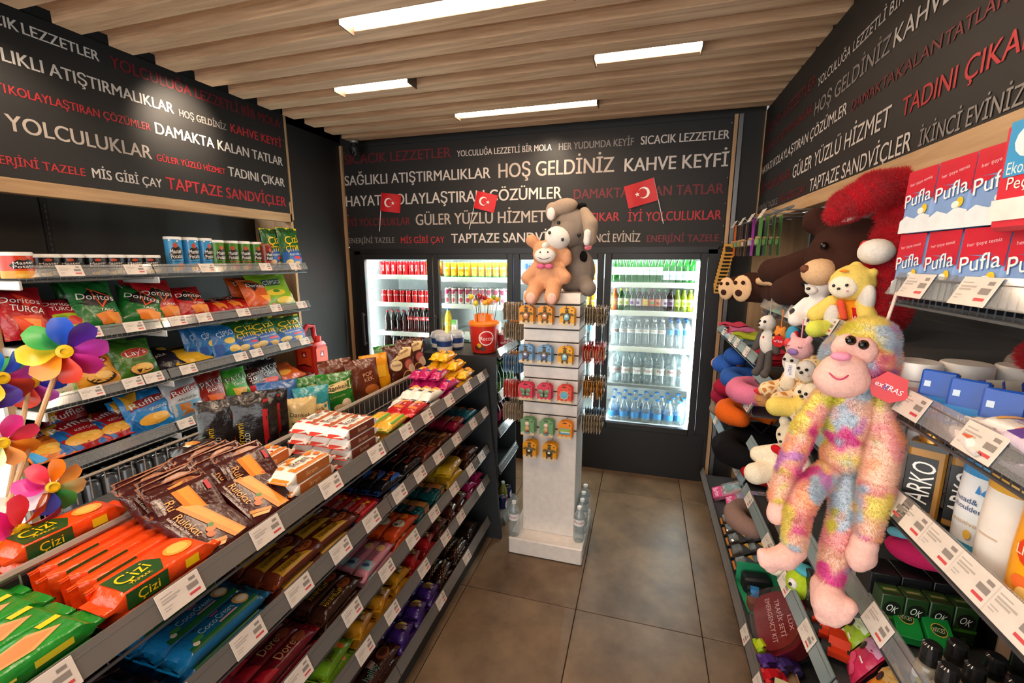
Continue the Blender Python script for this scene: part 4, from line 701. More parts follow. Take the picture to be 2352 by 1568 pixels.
for a in [('dt', -30, 70, 672, 770, z2, 22, 'dark red tortilla chip bag at the near end, behind its twin', -2.33, 0, 1), ('dt', 22, 140, 672, 762, z2, 28, 'red tortilla chip bag with white lettering, front of the near pair', -2.27, -8, 1), ('dl', 128, 218, 700, 752, z2, 40, 'red and lime tortilla chip bag beside the near red pair'), ('dg', 165, 262, 655, 745, z2, 18, 'dark green tortilla chip bag tucked behind, second shelf', -2.36), ('dg', 195, 305, 655, 748, z2, 24, 'large green tortilla chip bag, front of the green group'), ('dg', 288, 385, 668, 742, z2, 32, 'smaller green tortilla chip bag leaning to the far side', -2.27, -12, 1, -14), ('dr', 318, 400, 646, 735, z2, 18, 'red tortilla chip bag standing behind, second shelf', -2.36), ('dr', 350, 435, 652, 732, z2, 26, 'red tortilla chip bag beside the green group'), ('dr', 425, 500, 668, 724, z2, 34, 'smaller red tortilla chip bag further along'),
          ('dr', 496, 545, 694, 718, z2, 76, 'first of the red tortilla chip bags lying flat'), ('dr', 530, 580, 692, 716, z2, 76, 'second of the red tortilla chip bags lying flat'), ('dr', 565, 612, 690, 712, z2, 74, 'third of the red tortilla chip bags lying flat'), ('do', 552, 612, 642, 710, z2, 22, 'orange tortilla chip bag tucked behind, second shelf', -2.36), ('do', 580, 650, 648, 708, z2, 26, 'orange tortilla chip bag beside the lime green bag'), ('cl', 602, 692, 636, 704, z2, 26, 'lime green crisp bag at the far end of the second shelf'),
          ('fi', 92, 200, 822, 912, z3, 26, 'pale green baked crisp bag behind the pinwheels'), ('ly', 150, 250, 788, 900, z3, 16, 'yellow crisp bag tucked behind its twin', -2.36), ('ly', 178, 300, 812, 892, z3, 30, 'yellow crisp bag with a red oval badge'), ('lg', 240, 330, 778, 880, z3, 14, 'green crisp bag tucked behind its twin', -2.36), ('lg', 280, 385, 788, 870, z3, 24, 'green crisp bag with a red oval badge'), ('cd', 378, 445, 815, 852, z3, 66, 'black snack bag lying on the third shelf'), ('cy', 415, 505, 815, 840, z3, 74, 'yellow and black snack bag lying on the third shelf'), ('cb', 440, 490, 752, 815, z3, 14, 'blue crisp bag at the back of the blue row', -2.33), ('cb', 468, 525, 752, 818, z3, 18, 'blue crisp bag in the middle of the blue row', -2.3), ('cb', 502, 572, 752, 818, z3, 24, 'blue crisp bag at the front of the blue row'), ('cz', 546, 618, 740, 806, z3, 24, 'green and blue cracker chip bag next to the blue row'), ('cz', 584, 662, 735, 800, z3, 24, 'green and blue cracker chip bag in the middle, third shelf'), ('cz', 640, 715, 730, 790, z3, 22, 'green and blue cracker chip bag at the end of the third shelf'),
          ('rr', 85, 195, 1015, 1060, z4, 66, 'orange ridged crisp bag lying at the near end'), ('rk', 128, 240, 922, 1010, z4, 20, 'red and blue ridged crisp bag standing at the back', -2.4), ('rk', 140, 290, 980, 1030, z4, 60, 'red and blue ridged crisp bag lying in front of the standing one', -2.27), ('rk', 230, 350, 952, 1000, z4, 62, 'red and blue ridged crisp bag lying beside the bright blue bag'), ('ro', 280, 350, 920, 1000, z4, 20, 'bright blue ridged crisp bag tucked behind its twin', -2.36), ('ro', 308, 425, 902, 985, z4, 26, 'bright blue ridged crisp bag at the front'), ('rw', 378, 450, 872, 965, z4, 16, 'silver ridged crisp bag tucked behind its twin', -2.33), ('rw', 402, 490, 872, 962, z4, 18, 'silver ridged crisp bag at the front'), ('pr', 472, 542, 858, 940, z4, 18, 'dark red corn chip bag beside the silver bags'), ('pg', 530, 592, 850, 920, z4, 18, 'green corn chip bag between red and black bags'), ('pc', 574, 635, 848, 912, z4, 20, 'black and red nut snack bag'), ('pb', 602, 665, 830, 898, z4, 22, 'black corn chip bag at the front'), ('pb', 590, 640, 828, 895, z4, 14, 'black corn chip bag tucked behind its twin', -2.36), ('ps', 645, 715, 858, 888, z4, 66, 'orange and red snack bag lying at the far end')]:
    stand(*a)
# top shelf: short cups, tall tubes and two bags
def mp(c, sub, fr): return [('p', [(-.4, .02), (-.2, .22), (.2, .25), (.42, .1), (.3, -.1), (-.3, -.12)], '#15100f'), ('o', -.02, .28, .12, .06 * 1.2, '#b5482a'), ('t', 'Master', 0, .12, .12, 4, .6, W_), ('t', 'Potato', 0, -.02, .12, 4, .62, W_), ('o', .16, -.32, .24, .1, fr), ('o', -.1, -.38, .2, .08, '#e2b455'), ('r', -.4, -.18, .4, -.155, sub)]
CUPR = can('crisp_cup', .046, .092, '#c8371c', mp('', '#e8641c', '#e89a2c'), '#e9e6e0', tube=True, bands=((.0, .3, '#e39a2a'),)); CUPK = can('crisp_cup', .044, .086, '#17181a', mp('', '#3f8a4a', '#c9b088'), '#e9e6e0', tube=True, bands=((.0, .2, '#22402c'),))
TB = can('crisp_tube', .037, .178, '#3f93c6', mp('', '#2a5a8a', '#e2622a') + [('o', -.3, .42, .05, .02, W_), ('o', .1, .4, .06, .02, W_), ('o', .3, .44, .05, .02, W_)], '#e6e4de', tube=True); TGN = can('crisp_tube', .037, .17, '#4f7f2a', mp('', '#2c4a1c', '#d8c9b0'), '#e6e4de', tube=True); TGR = can('crisp_tube', .037, .17, '#4a7a26', mp('', '#b5241c', '#c8302a'), '#e6e4de', tube=True); TBR = can('crisp_tube', .034, .16, '#7a2c16', mp('', '#c2571c', '#c8642a'), '#8a4a2c', tube=True)
zt = LZ[0] - .024
def lp(px, X): return min(((abs(pj(X, y, LZ[0])[0] - px), y) for y in [i * .005 for i in range(180, 560)]))[1]
inst('crisp_cup', CUPR, place(-2.24, lp(42, -2.24), zt, rz=pi / 2), 'red and yellow crisp cup at the near end of the top shelf', 'crisp cup', 'crisp cups')
for i, px in enumerate((110, 166, 218, 264, 306, 346)): inst('crisp_cup', CUPK, place(-2.31, lp(px, -2.31), zt, rz=pi / 2 + random.uniform(-.5, .1)), 'black crisp cup on the top shelf, %s from the red cup' % ORD[i], 'crisp cup', 'crisp cups')
for i, px in enumerate((404, 444, 475)): inst('crisp_tube', TB, place(-2.31, lp(px, -2.31), zt, rz=pi / 2 + random.uniform(-.4, .1)), 'blue crisp tube, %s from the black cups' % ORD[i], 'crisp tube', 'crisp tubes')
inst('crisp_tube', TGN, place(-2.29, lp(503, -2.29), zt, rz=pi / 2), 'green crisp tube without red badge beside the blue tubes', 'crisp tube', 'crisp tubes')
for i, px in enumerate((536, 563, 590)): inst('crisp_tube', TGR, place(-2.31, lp(px, -2.31), zt, rz=pi / 2 + random.uniform(-.5, 0)), 'green crisp tube with red badge, %s from the blue tubes' % ORD[i], 'crisp tube', 'crisp tubes')
inst('crisp_tube', TBR, place(-2.27, lp(614, -2.27), zt, rz=pi / 2), 'brown crisp tube beside the cracker chip bags', 'crisp tube', 'crisp tubes')
stand('cz', 618, 662, 528, 606, LZ[0], 6, 'green and blue cracker chip bag beside the brown tube', -2.3); stand('cz', 655, 702, 526, 606, LZ[0], 6, 'green and blue cracker chip bag at the end of the top shelf', -2.27)
# silver cans on the low shelf
SCAN = can('drink_can', .033, .168, '#55565a', [('t', 'BLACK', 0, -.1, .08, 0, .7, '#a9a9ab')], '#b5b5b8'); BCAN = can('drink_can', .033, .168, '#17171a', (), '#55575a')
for i in range(9):
    for j in range(4):
        if i < 2 and j > 2: continue
        sp = SCAN if j < 2 or i > 6 else BCAN
        inst('drink_can', sp, place(LX - .07 - j * .072, 1.13 + i * .072 + (j % 2) * .01, .578, rz=pi / 2), '%s drink can on the low shelf, row %s, %s from the near end' % ('silver' if sp is SCAN else 'black', ORD[j], ORD[i]), 'drink can', 'drink cans on the low shelf')
# red oil canister past the end of the shelving
oc = empty('oil_canister', 'red hydraulic oil canister with grip standing past the crisps shelving', 'canister', mat=place(-2.38, 2.72, .755))
q = B().m(M('#c2281c', .35)).box(0, 0, .17, .2, .14, .34, .02); q.build('body', oc)
q = B().m(M('#b5161a', .35)).tube([(0, -.05, .33), (0, -.06, .42), (0, -.02, .46), (0, .04, .45), (0, .05, .34)], .018, 8); q.build('grip', oc)
B().m(M('#d33a30', .4)).lathe([(.022, .34), (.022, .375), (.016, .38)], 12, (.05, .03, 0)).build('cap', oc)
p = B(); fnc = lambda x, y, l=1: (.1005 + l * .0004, x, .17 + y); fnd = lambda x, y, l=1: (x, -.0705 - l * .0004, .17 + y)
for fn in (fnc, fnd):
    p.m(M('#e2481c', .4)).rect(-.06, .0, .06, .13, fn); p.m(M('#6a0f12', .4)).shape([(-.06, .0), (0, .015), (.06, -.005), (.06, -.012), (0, .005), (-.06, -.01)], fn, 1.4)
    p.m(M('#f0e6da', .4)).text('HYDRO OIL', 0, -.055, .02, fn, 2, w=.11).text('HD32', .01, -.088, .03, fn, 2, w=.09); p.m(M('#a3141c', .4)).rect(-.02, .06, .02, .105, fn, 1.6); p.m(M('#f0e6da', .4)).shape([(-.012, .07), (.012, .07), (0, .098)], fn, 2)
p.build('printed_front', oc)
st = empty('canister_stand', 'dark floor stand under the red oil canister', 'stand', mat=place(-2.38, 2.72, .135))
B().m(DSTEEL).box(0, 0, .6, .28, .22, .03, .003).build('top', st)
for sx in (-1, 1):
    for sy in (-1, 1): B().m(DSTEEL).box(sx * .12, sy * .09, .225, .025, .025, .72).build('leg', st)
# ================================================================ drinks in the coolers
GRN = clear('green_bottle_glass', '#3f9a3a', .12, .25, .05, '#2f9a35'); CLR = clear('clear_bottle_plastic', '#eef6f8', .14, .16, .08, '#eef4f6'); COLA = M('#1c0a08', .12); DKG = clear('dark_bottle_glass', '#3a2418', .12, .4, .05, '#2a1510')
COKE = [('t', 'Coca-Cola', 0, 0, .2, 90, .9, '#f3ece6')]
CR = can('cola_can', .0285, .125, '#c4161c', COKE); CR2 = can('cola_can', .029, .112, '#c4161c', [('t', 'Coca-Cola', 0, .12, .14, 0, .9, '#f3ece6')]); CO = can('orange_soda_can', .0285, .125, '#e58a12', [('t', 'Fanta', 0, .05, .16, 10, .8, W_), ('o', 0, -.25, .25, .12, '#f4c02a')]); CY = can('mango_soda_can', .029, .132, '#efa31a', [('o', .0, .1, .34, .1, '#3f8a2a'), ('t', 'Cappy', 0, .12, .11, 8, .8, '#f4f0da'), ('o', .1, -.25, .3, .14, '#f6c83a')], bands=((0, .12, '#3a7a2a'),))
CW = can('fruit_energy_can', .0295, .142, '#e2dcd6', [('o', 0, .24, .4, .14, '#a31c4a'), ('t', 'FUSE', 0, .04, .1, 0, .8, '#20141a'), ('o', .1, -.24, .26, .14, '#c83a4a')], bands=((.8, .9, '#b02a58'),)); CBL = can('blue_energy_can', .0275, .132, '#2a5fb0', [('t', 'BULL', 0, .1, .12, 0, .8, '#d9dde2'), ('o', 0, -.1, .24, .1, '#c8202a')]); COB = can('orange_black_can', .0285, .125, '#d8622a', [('t', 'ICE TEA', 0, .1, .1, 0, .8, '#3a1a10'), ('o', 0, -.2, .26, .14, '#f0b04a')])
cprof = lambda r, h: [(r * .85, 0), (r, .01), (r * .96, h * .22), (r * .84, h * .38), (r * .96, h * .52), (r, h * .6), (r * .8, h * .75), (r * .45, h * .88), (r * .38, h * .97)]
BC = bottle('cola_glass_bottle', .027, .19, COLA, '#b8161c', prof=cprof(.027, .19), label='#2a0d0a', lab=(.55, .6)); BP = bottle('cola_bottle', .033, .225, COLA, '#c4161c', '#b8141c', prof=cprof(.033, .225), lab=(.5, .64), ink=[('t', 'Coca-Cola', 0, 0, .5, 0, .8, W_)]); BY = bottle('lemon_soda_bottle', .033, .225, M('#e3b70f', .15), '#2a6ab5', '#e9c21a', prof=cprof(.033, .225), lab=(.3, .5), ink=[('o', 0, 0, .2, .3, '#2a5fa8')]); BL = bottle('large_cola_bottle', .043, .30, COLA, '#c4161c', '#b8141c', lab=(.2, .42), ink=[('t', 'Coca-Cola', 0, 0, .4, 0, .8, W_)], neck=.45)
BG = bottle('mineral_water_bottle', .029, .20, GRN, '#3a9a3a', '#d9e6d0', lab=(.3, .6), ink=[('t', 'Beypazarı', 0, .1, .18, 0, .7, '#2a7a2a')], neck=.42); BG2 = bottle('mineral_water_bottle', .029, .20, GRN, '#cfd8d0', '#cfe3ee', lab=(.12, .45), ink=[('t', 'soda', 0, 0, .2, 0, .6, '#2a5a8a')], neck=.42)
def flav(nm, gl, cap, lab, ic): return bottle(nm, .027, .165, gl, cap, lab, lab=(.25, .58), ink=[('o', 0, -.1, .22, .22, ic), ('t', 'frutti', 0, .28, .18, 0, .6, '#ffffff')], neck=.45)
FL = [flav('fruit_soda_bottle', M('#e0661c', .12), '#e0661c', '#e9803a', '#f4b04a'), flav('fruit_soda_bottle', GRN, '#d8d02a', '#dfe3a0', '#9ab52a'), flav('fruit_soda_bottle', GRN, '#3a9a3a', '#c9b5d0', '#7a3a8a'), flav('fruit_soda_bottle', DKG, '#3a9a3a', '#d9c9e0', '#5a2a6a'), flav('fruit_soda_bottle', DKG, '#3a9a3a', '#e0b04a', '#e9d02a'), flav('fruit_soda_bottle', DKG, '#8a2a2a', '#c84a3a', '#4a9a3a'), flav('fruit_soda_bottle', DKG, '#3a9a3a', '#d97a3a', '#8a2a1a'), flav('fruit_soda_bottle', DKG, '#2a2a2a', '#8a6a8a', '#4a2a4a'), flav('fruit_soda_bottle', clear('lime_bottle_glass', '#b8c83a', .12, .3, .05, '#a8b82a'), '#8fb33a', '#c9d84a', '#5a8a1a')]
PIN = [('t', 'Pınar', 0, .1, .4, 0, .7, '#c2242c')]
WS = bottle('water_bottle', .032, .215, CLR, '#e6eaec', '#e9eef0', lab=(.52, .66), ink=PIN, neck=.3, ribs=8); WB = bottle('water_bottle', .032, .215, CLR, '#2a6fd0', '#5aa8e0', lab=(.5, .68), neck=.3, ribs=8); WL = bottle('large_water_bottle', .044, .275, CLR, '#e8ecee', '#dfe8ea', lab=(.3, .5), ink=PIN, neck=.34, ribs=9); WM = bottle('medium_water_bottle', .04, .19, CLR, '#3a86d8', '#4f9adf', lab=(.18, .42), neck=.42, ribs=5)
def juice(c, d): return carton('juice_carton', .046, .125, .04, '#e6e3da', [('r', -.5, .18, .5, .5, c), ('o', 0, -.1, .32, .16, d), ('t', 'meysu', 0, .3, .1, 0, .7, W_)])
JC = [juice('#5aa83a', '#e8a08a'), juice('#5aa83a', '#d84a7a'), juice('#4a9a3a', '#e0507a'), juice('#e89a2a', '#e0701c'), juice('#e8a83a', '#d85a1c'), juice('#d8861c', '#f0b03a'), juice('#c85a2a', '#e89a3a')]
DN = ['leftmost cooler door', 'second cooler door', 'third cooler door', 'rightmost cooler door']
def fill(door, z, seq, x0, x1, desc, rows=2, y0=3.63, pitch=.066, rowgap=.08, stag=0, cat='drink', sc=1, back=None):
    n = len(seq)
    for r_ in range(rows):
        for i, sp in enumerate(seq):
            if r_ and back is not None and not back: continue
            nm = sp[0].name; x = x0 + (x1 - x0) * (i + .5) / n + (stag if r_ % 2 else 0)
            m = place(x, y0 + r_ * rowgap, z + .016, rz=random.uniform(-.4, .4) if sp[1] and nm != 'juice_carton' else 0)
            if nm == 'juice_carton': m = place(x, y0 + r_ * rowgap, z + .016, 'front')
            inst(nm, sp, m, '%s, %s from left, %s row, %s, %s' % (nm.replace('_', ' '), ORD[i], 'front' if r_ == 0 else 'second' if r_ == 1 else 'third', desc, DN[door]), cat, '%s in the %s' % (desc, DN[door]))
z = FSH[0]
fill(0, z[0], [CR] * 8 + [CO] * 2, -2.33, -1.74, 'top shelf'); fill(0, z[1], [CR2] * 9, -2.33, -1.76, 'second shelf'); fill(0, z[2], [BC] * 4 + [BP] * 4 + [BY], -2.31, -1.76, 'third shelf'); fill(0, z[3], [BL] * 6, -2.34, -1.75, 'fourth shelf', rowgap=.1, stag=.03)
z = FSH[1]
fill(1, z[0], [CY] * 10, -1.69, -1.05, 'top shelf'); fill(1, z[1], [CW] * 10, -1.69, -1.05, 'second shelf'); fill(1, z[2], [BY] + [JC[i % 7] for i in range(10)], -1.69, -1.05, 'third shelf', rows=1); fill(1, z[3], [BG] * 9, -1.69, -1.05, 'fourth shelf')
z = FSH[2]
fill(2, z[0], [CBL] * 5 + [COB] * 5, -.97, -.34, 'top shelf'); fill(2, z[1], [CBL] * 4 + [CO] * 5, -.97, -.34, 'second shelf', rows=1); fill(2, z[2], [WB] * 8, -.97, -.34, 'third shelf', rows=1); fill(2, z[3], [BY, BY] + [WS] * 6, -.97, -.34, 'fourth shelf', rows=1)
z = FSH[3]
fill(3, z[0], [BG] * 8 + [BG2] * 5, -.24, .37, 'top shelf', rows=2); fill(3, z[1], [FL[0], FL[1], FL[1], FL[2], FL[3], FL[4], FL[5], FL[6], FL[3], FL[7], FL[8], FL[8], FL[8]], -.24, .37, 'second shelf', rows=2); fill(3, z[2], [WS] * 7 + [WB] * 3, -.235, .37, 'third shelf', rows=3, rowgap=.085); fill(3, z[3], [WL] * 7, -.235, .37, 'fourth shelf', rows=2, rowgap=.11, stag=.04); fill(3, .382, [WM] * 7, -.235, .37, 'floor', rows=3, rowgap=.11, stag=.04)
# ================================================================ second shelving unit behind the gondola's end panel
U = empty('end_shelving', 'narrow dark wire-shelf unit between the gondola and the coolers', 'shelving')
UZ = [1.165, .905, .68, .44, .04]
for k, z in enumerate(UZ): shelf(U, 1, 2.41 if k < 4 else 2.5, 2.80, z, -.78, -1.3, tags_at([1155], z, -.78) if k == 1 else (), deck=DSTEEL, label='%s wire shelf' % ORD[k])
B().m(DSTEEL).box(-1.32, 2.6, .6, .03, .42, 1.2).build('back_panel', U)
for y in (2.405, 2.81):
    B().m(DSTEEL).box(-1.05, y, .57, .5, .008, 1.14).build('side_panel', U)
B().m(M('#6a655f', .5)).box(-.88, 2.6, .035, .16, .38, .07).build('foot', U)
GB = bottle('green_drink_bottle', .034, .20, clear('deep_green_plastic', '#2c5a22', .12, .5, .1, '#1d4a18'), '#3f7a24', '#2f6a20', lab=(.2, .5), ink=[('t', 'Uludağ', 0, 0, .2, 0, .6, '#c8302a')])
for i in range(3):
    for j in range(5): inst('green_drink_bottle', GB, place(-.83 - i * .07, 2.46 + j * .07, UZ[1] - .024, rz=pi / 2), 'green drink bottle on the end unit, row %s, %s from the gondola' % (ORD[i], ORD[j]), 'drink', 'green bottles on the end unit')
MB = bottle('cherry_drink_bottle', .03, .15, clear('cherry_plastic', '#6a1030', .12, .6, .1, '#5a0c28'), '#7a1838', '#8a1440', lab=(.2, .55))
for i in range(3):
    for j in range(5): inst('cherry_drink_bottle', MB, place(-.87 - i * .07, 2.45 + j * .07, UZ[2] - .024, rz=pi / 2), 'dark cherry drink bottle on the end unit, row %s, %s from the gondola' % (ORD[i], ORD[j]), 'drink', 'cherry bottles on the end unit')
EB = bottle('energy_drink_bottle', .03, .2, M('#7a7a2a', .2), '#d9d6d0', '#c9c9cc', lab=(.2, .55), ink=[('o', 0, .1, .3, .3, '#c8202a')]); EC = can('energy_can', .027, .135, '#1c2a5a', [('o', 0, .1, .3, .2, '#c9ccd2'), ('t', 'BULL', 0, .1, .1, 0, .5, '#c8202a')]); DB = bottle('dark_drink_bottle', .03, .2, M('#1c120e', .15), '#d9d6d0', '#5a4020', lab=(.2, .5))
for i, (sp, x, y) in enumerate([(EC, -.83, 2.60), (EB, -.85, 2.67), (EC, -.84, 2.74), (DB, -.92, 2.74), (EC, -.92, 2.63), (DB, -.9, 2.56)]): inst(sp[0].name, sp, place(x, y, UZ[4] - .024 + .0, rz=pi / 2), '%s low on the end unit, %s from the front' % (sp[0].name.replace('_', ' '), ORD[i]), 'drink', 'drinks low on the end unit')
# lollipop tub
lx, ly, lz = -.93, 2.55, UZ[0] - .025
lt = empty('lollipop_tub', 'red and orange lollipop tub with round white badge on the end unit', 'tub', mat=place(lx, ly, lz))
B().m(M('#c4281c', .3)).lathe([(.075, 0), (.078, .01), (.09, .15), (.092, .165)], 20).build('bucket', lt)
B().m(M('#ef7a12', .35)).lathe([(.094, .165), (.096, .178), (.085, .19), (.06, .195), (.058, .23), (.03, .235), (0, .235)], 20).build('holder_lid', lt)
fr = lambda x, y, l=1: ((.0865 + .1 * y * .0 + (y + .075) * .09 - .006 + l * .0006) * sin(x / .085 + .5), -(.0865 + (y + .075) * .09 - .006 + l * .0006) * cos(x / .085 + .5), .085 + y)
p = B().m(M(W_, .4)).disc(0, .01, .045, .045, fr, 1, 20).m(M('#c8161d', .4)).disc(0, .01, .039, .039, fr, 1.5, 20).m(M(W_, .4)).text('Rocco', 0, .01, .026, fr, 2.5, w=.072); p.m(M('#d9a51c', .4)).disc(-.045, -.035, .014, .014, fr, 1).m(M('#4a2016', .4)).disc(-.055, -.05, .02, .016, fr, 1).disc(-.02, -.055, .018, .014, fr, 1); p.build('badge', lt)
LPC = ['#e8b01c', '#c4302a', '#8a1424', '#e0a21c', '#4f8a2a', '#e6861c', '#a31c2a', '#efc22a', '#c8482a', '#5a1420', '#e8a81c', '#7fa82a', '#b81c2a', '#e0981c', '#90202a', '#d8c02a']
for i, c in enumerate(LPC):
    a = i * 2.4; rr = .02 + .055 * (i % 4) / 3; x, y = rr * cos(a), rr * sin(a); h = .10 + .035 * ((i * 7) % 5) / 4
    lo = empty('lollipop', None, 'lollipop', 'lollipops in the tub', place(lx + x, ly + y, lz + .195)); tx, ty = x * .35, y * .35
    B().m(M('#d8d2c8', .5) if i % 3 else M('#4a2c2c', .5)).tube([(0, 0, -.02), (tx, ty, h)], .0022, 5).build('stick', lo)
    B().m(M(c, .2)).ell(tx, ty, h + .012, .0155, .0155, .0165).build('candy', lo)
    lo['label'] = '%s lollipop, %s round the tub' % ({'e': 'yellow', 'c': 'red', '8': 'dark red', '4': 'green', 'a': 'crimson', '5': 'dark', '7': 'lime', 'b': 'bright red', '9': 'wine red', 'd': 'orange'}.get(c[1], 'red'), ORD[i])
CUPC = bottle('iced_coffee_cup', .036, .105, M('#8a1c28', .35), '#e6e2dc', prof=[(.03, 0), (.037, .1), (.038, .105), (.03, .107)], n=16)
CUPS = (CUPC[0], [('lettering', B().m(M('#e6cfc8', .4)).text('coffee', 0, .055, .018, lambda x, y, l=1: (.0375 * sin(x / .036), -.0375 * cos(x / .036), y), w=.05, rot=0).mesh('lettering'), []), ('lid', B().m(clear('clear_lid', '#f4f4f4', .2, .3)).lathe([(.039, .1), (.04, .108), (.034, .122), (.02, .124), (0, .124)], 16).mesh('lid'), [])])
for i, (x, y) in enumerate([(-.83, 2.62), (-.82, 2.7), (-.83, 2.77)]): inst('iced_coffee_cup', CUPS, place(x, y, lz, rz=.6), 'dark red iced coffee cup beside the lollipop tub, %s away' % ORD[i], 'cup', 'iced coffee cups')
TUBB = (B().m(M('#1f3f7a', .4)).lathe([(.045, 0), (.05, .07), (.05, .072)], 16).mesh('dessert_tub'), [('label', B().m(M('#dcd8d0', .4)).lathe([(.0475, .01), (.049, .035)], 16).mesh('label'), []), ('dome_lid', B().m(clear('clear_lid', '#f4f4f4', .2, .3)).lathe([(.053, .07), (.054, .08), (.045, .105), (.02, .115), (0, .116)], 16).mesh('dome_lid'), [])])
for i, (x, y) in enumerate([(-1.16, 2.47), (-1.24, 2.56), (-1.14, 2.6)]): inst('dessert_tub', TUBB, place(x, y, UZ[0] - .024), 'blue dessert tub with clear domed lid, %s from the gondola' % ORD[i], 'tub', 'dessert tubs')
# ================================================================ white display tower
kx0, kx1, ky0, ky1, kz = -.628, -.318, 2.36, 2.64, 1.50; kc = (kx0 + kx1) / 2; kyc = (ky0 + ky1) / 2
KW = M('#e4dcd5', .35); kt = empty('display_tower', 'white four-sided slat-wall display tower on a plinth', 'display stand')
B().m(KW).box(-.471, 2.475, .05, .43, .44, .10, .006).build('plinth', kt)
B().m(KW).box(kc, kyc, .425, kx1 - kx0, ky1 - ky0, .65, .003).build('lower_body', kt)
B().m(M('#3a322e', .6)).box(-.471, 2.475, .003, .434, .444, .006).build('plinth_edge_band', kt)
sl = [.757, .86, .93, 1.005, 1.075, 1.15, 1.22, 1.295, 1.365, 1.44]
edges = [.752] + [.865, 1.01, 1.155, 1.30, 1.445] + [1.50]
B().m(M('#26211f', .6)).box(kc, kyc, 1.125, kx1 - kx0 - .012, ky1 - ky0 - .012, .742).build('core', kt)
pz = [.755, .835, .905, .975, 1.045, 1.115, 1.185, 1.255, 1.325, 1.395, 1.46]
for i in range(len(pz) - 1): B().m(KW).box(kc, kyc, (pz[i] + pz[i + 1]) / 2, kx1 - kx0, ky1 - ky0, pz[i + 1] - pz[i] - .0075, .002).build('slat', kt)
B().m(M('#efe3d4', .4)).box(kc, kyc, 1.495, kx1 - kx0 + .004, ky1 - ky0 + .004, .058, .003).build('top_cap', kt)
HK = B().m(ALU).tube([(0, 0, 0), (0, -.11, 0), (0, -.118, .012)], .0018, 5).mesh('peg_hook')
HKL = B().m(ALU).tube([(0, 0, 0), (0, -.14, 0), (0, -.15, .014)], .0018, 5).mesh('peg_hook')
def magcard(nm, base, mag, tag):
    w, h = .076, .1; po = [(-w / 2, 0), (w / 2, 0), (w / 2, h * .86), (w * .3, h), (-w * .3, h), (-w / 2, h * .86)]
    b = B().m(M(base, .5)).prism(po, -.0008, .0008).m(M('#d9c09a', .6))
    pts = [(-w / 2, 0)] + [(-w / 2 + w * i / 10, .012 + .008 * ((i * 7) % 3) / 2) for i in range(11)] + [(w / 2, 0)]
    f = flat(.0009, .0003); b.add([f(*p) for p in pts], [tuple(range(len(pts)))]); b.m(M('#2a2220', .5)).rect(-.012, h * .88, .012, h * .93, f); b.disc(.026, h * .8, .004, .004, f)
    q = B()
    if mag == 'turtle':
        q.m(M('#5f5136', .5)).ell(0, .048, .006, .02, .024, .007, 12, 6).ell(0, .078, .006, .009, .011, .006, 8, 5)
        for s in (-1, 1): q.ell(s * .026, .06, .005, .012, .006, .004, 8, 5, Matrix.Rotation(s * -.6, 3, 'Z')).ell(s * .013, .02, .005, .006, .010, .004, 8, 5)
        q.m(M(tag, .35)).ell(0, .046, .0085, .016, .019, .006, 12, 6); q.m(M('#dfe3d0', .4)).ell(0, .05, .0135, .008, .006, .002, 8, 4)
    elif mag == 'butterfly':
        q.m(M(tag, .4))
        for s in (-1, 1): q.ell(s * .016, .058, .005, .017, .013, .004, 10, 5, Matrix.Rotation(s * .5, 3, 'Z')).ell(s * .012, .036, .005, .013, .010, .004, 10, 5)
        q.m(M('#2a2a26', .5)).ell(0, .046, .007, .003, .022, .004, 8, 5)
    elif mag == 'wheel':
        q.m(M('#c9a884', .5)).tube([(.022 * cos(a * pi / 8), .048 + .022 * sin(a * pi / 8), .005) for a in range(16)], .003, 5, True)
        for a in range(8): q.tube([(.02 * cos(a * pi / 4), .048 + .02 * sin(a * pi / 4), .005), (.031 * cos(a * pi / 4), .048 + .031 * sin(a * pi / 4), .005)], .002, 4)
        q.m(M(tag, .4)).lathe([(.019, .003), (.019, .006), (0, .007)], 14, (0, .048, 0))
    elif mag == 'figure':
        q.m(M('#e6cdbc', .5)).ell(0, .068, .006, .013, .013, .007, 10, 6).m(M(tag, .5)).ell(0, .04, .006, .013, .02, .007, 10, 6).m(M('#a5482c', .5)).ell(.004, .03, .01, .008, .01, .004, 8, 5).m(M('#5a8aa0', .5)).ell(0, .017, .006, .018, .006, .005, 8, 5)
    else:
        q.m(M('#4a9ab0', .4)).box(0, .045, .004, .06, .034, .004, .002).m(M('#8fae4a', .4)).box(0, .052, .0062, .058, .016, .001).m(M('#e0ddd2', .4)).box(.005, .042, .0062, .05, .006, .001)
    return (b.mesh(nm), [('magnet', q.mesh('magnet'), [])])
MC = {'yt': magcard('magnet_card', '#e5a012', 'turtle', '#7fb3c9'), 'yo': magcard('magnet_card', '#df8f10', 'turtle', '#c9805a'), 'bt': magcard('magnet_card', '#6f9cc4', 'turtle', '#6a6f9a'), 'rb': magcard('magnet_card', '#d63a52', 'butterfly', '#6f8a6a'), 'rw': magcard('magnet_card', '#e0452e', 'wheel', '#5aa8c4'), 'gf': magcard('magnet_card', '#6f9a6a', 'figure', '#c9a070'), 'op': magcard('magnet_card', '#e8871a', 'view', '#4a9ab0'), 'yd': magcard('magnet_card', '#dd9410', 'turtle', '#3a3a30'), 'gy': magcard('magnet_card', '#b9a58c', 'turtle', '#8a8a80')}
CN = {'yt': 'yellow magnet card with blue turtle', 'yo': 'amber magnet card with brown turtle', 'bt': 'blue magnet card with turtle', 'rb': 'pink magnet card with butterfly', 'rw': 'red magnet card with ship wheel', 'gf': 'green magnet card with small figure', 'op': 'orange magnet card with harbour view', 'yd': 'yellow magnet card with dark turtle', 'gy': 'grey magnet card'}
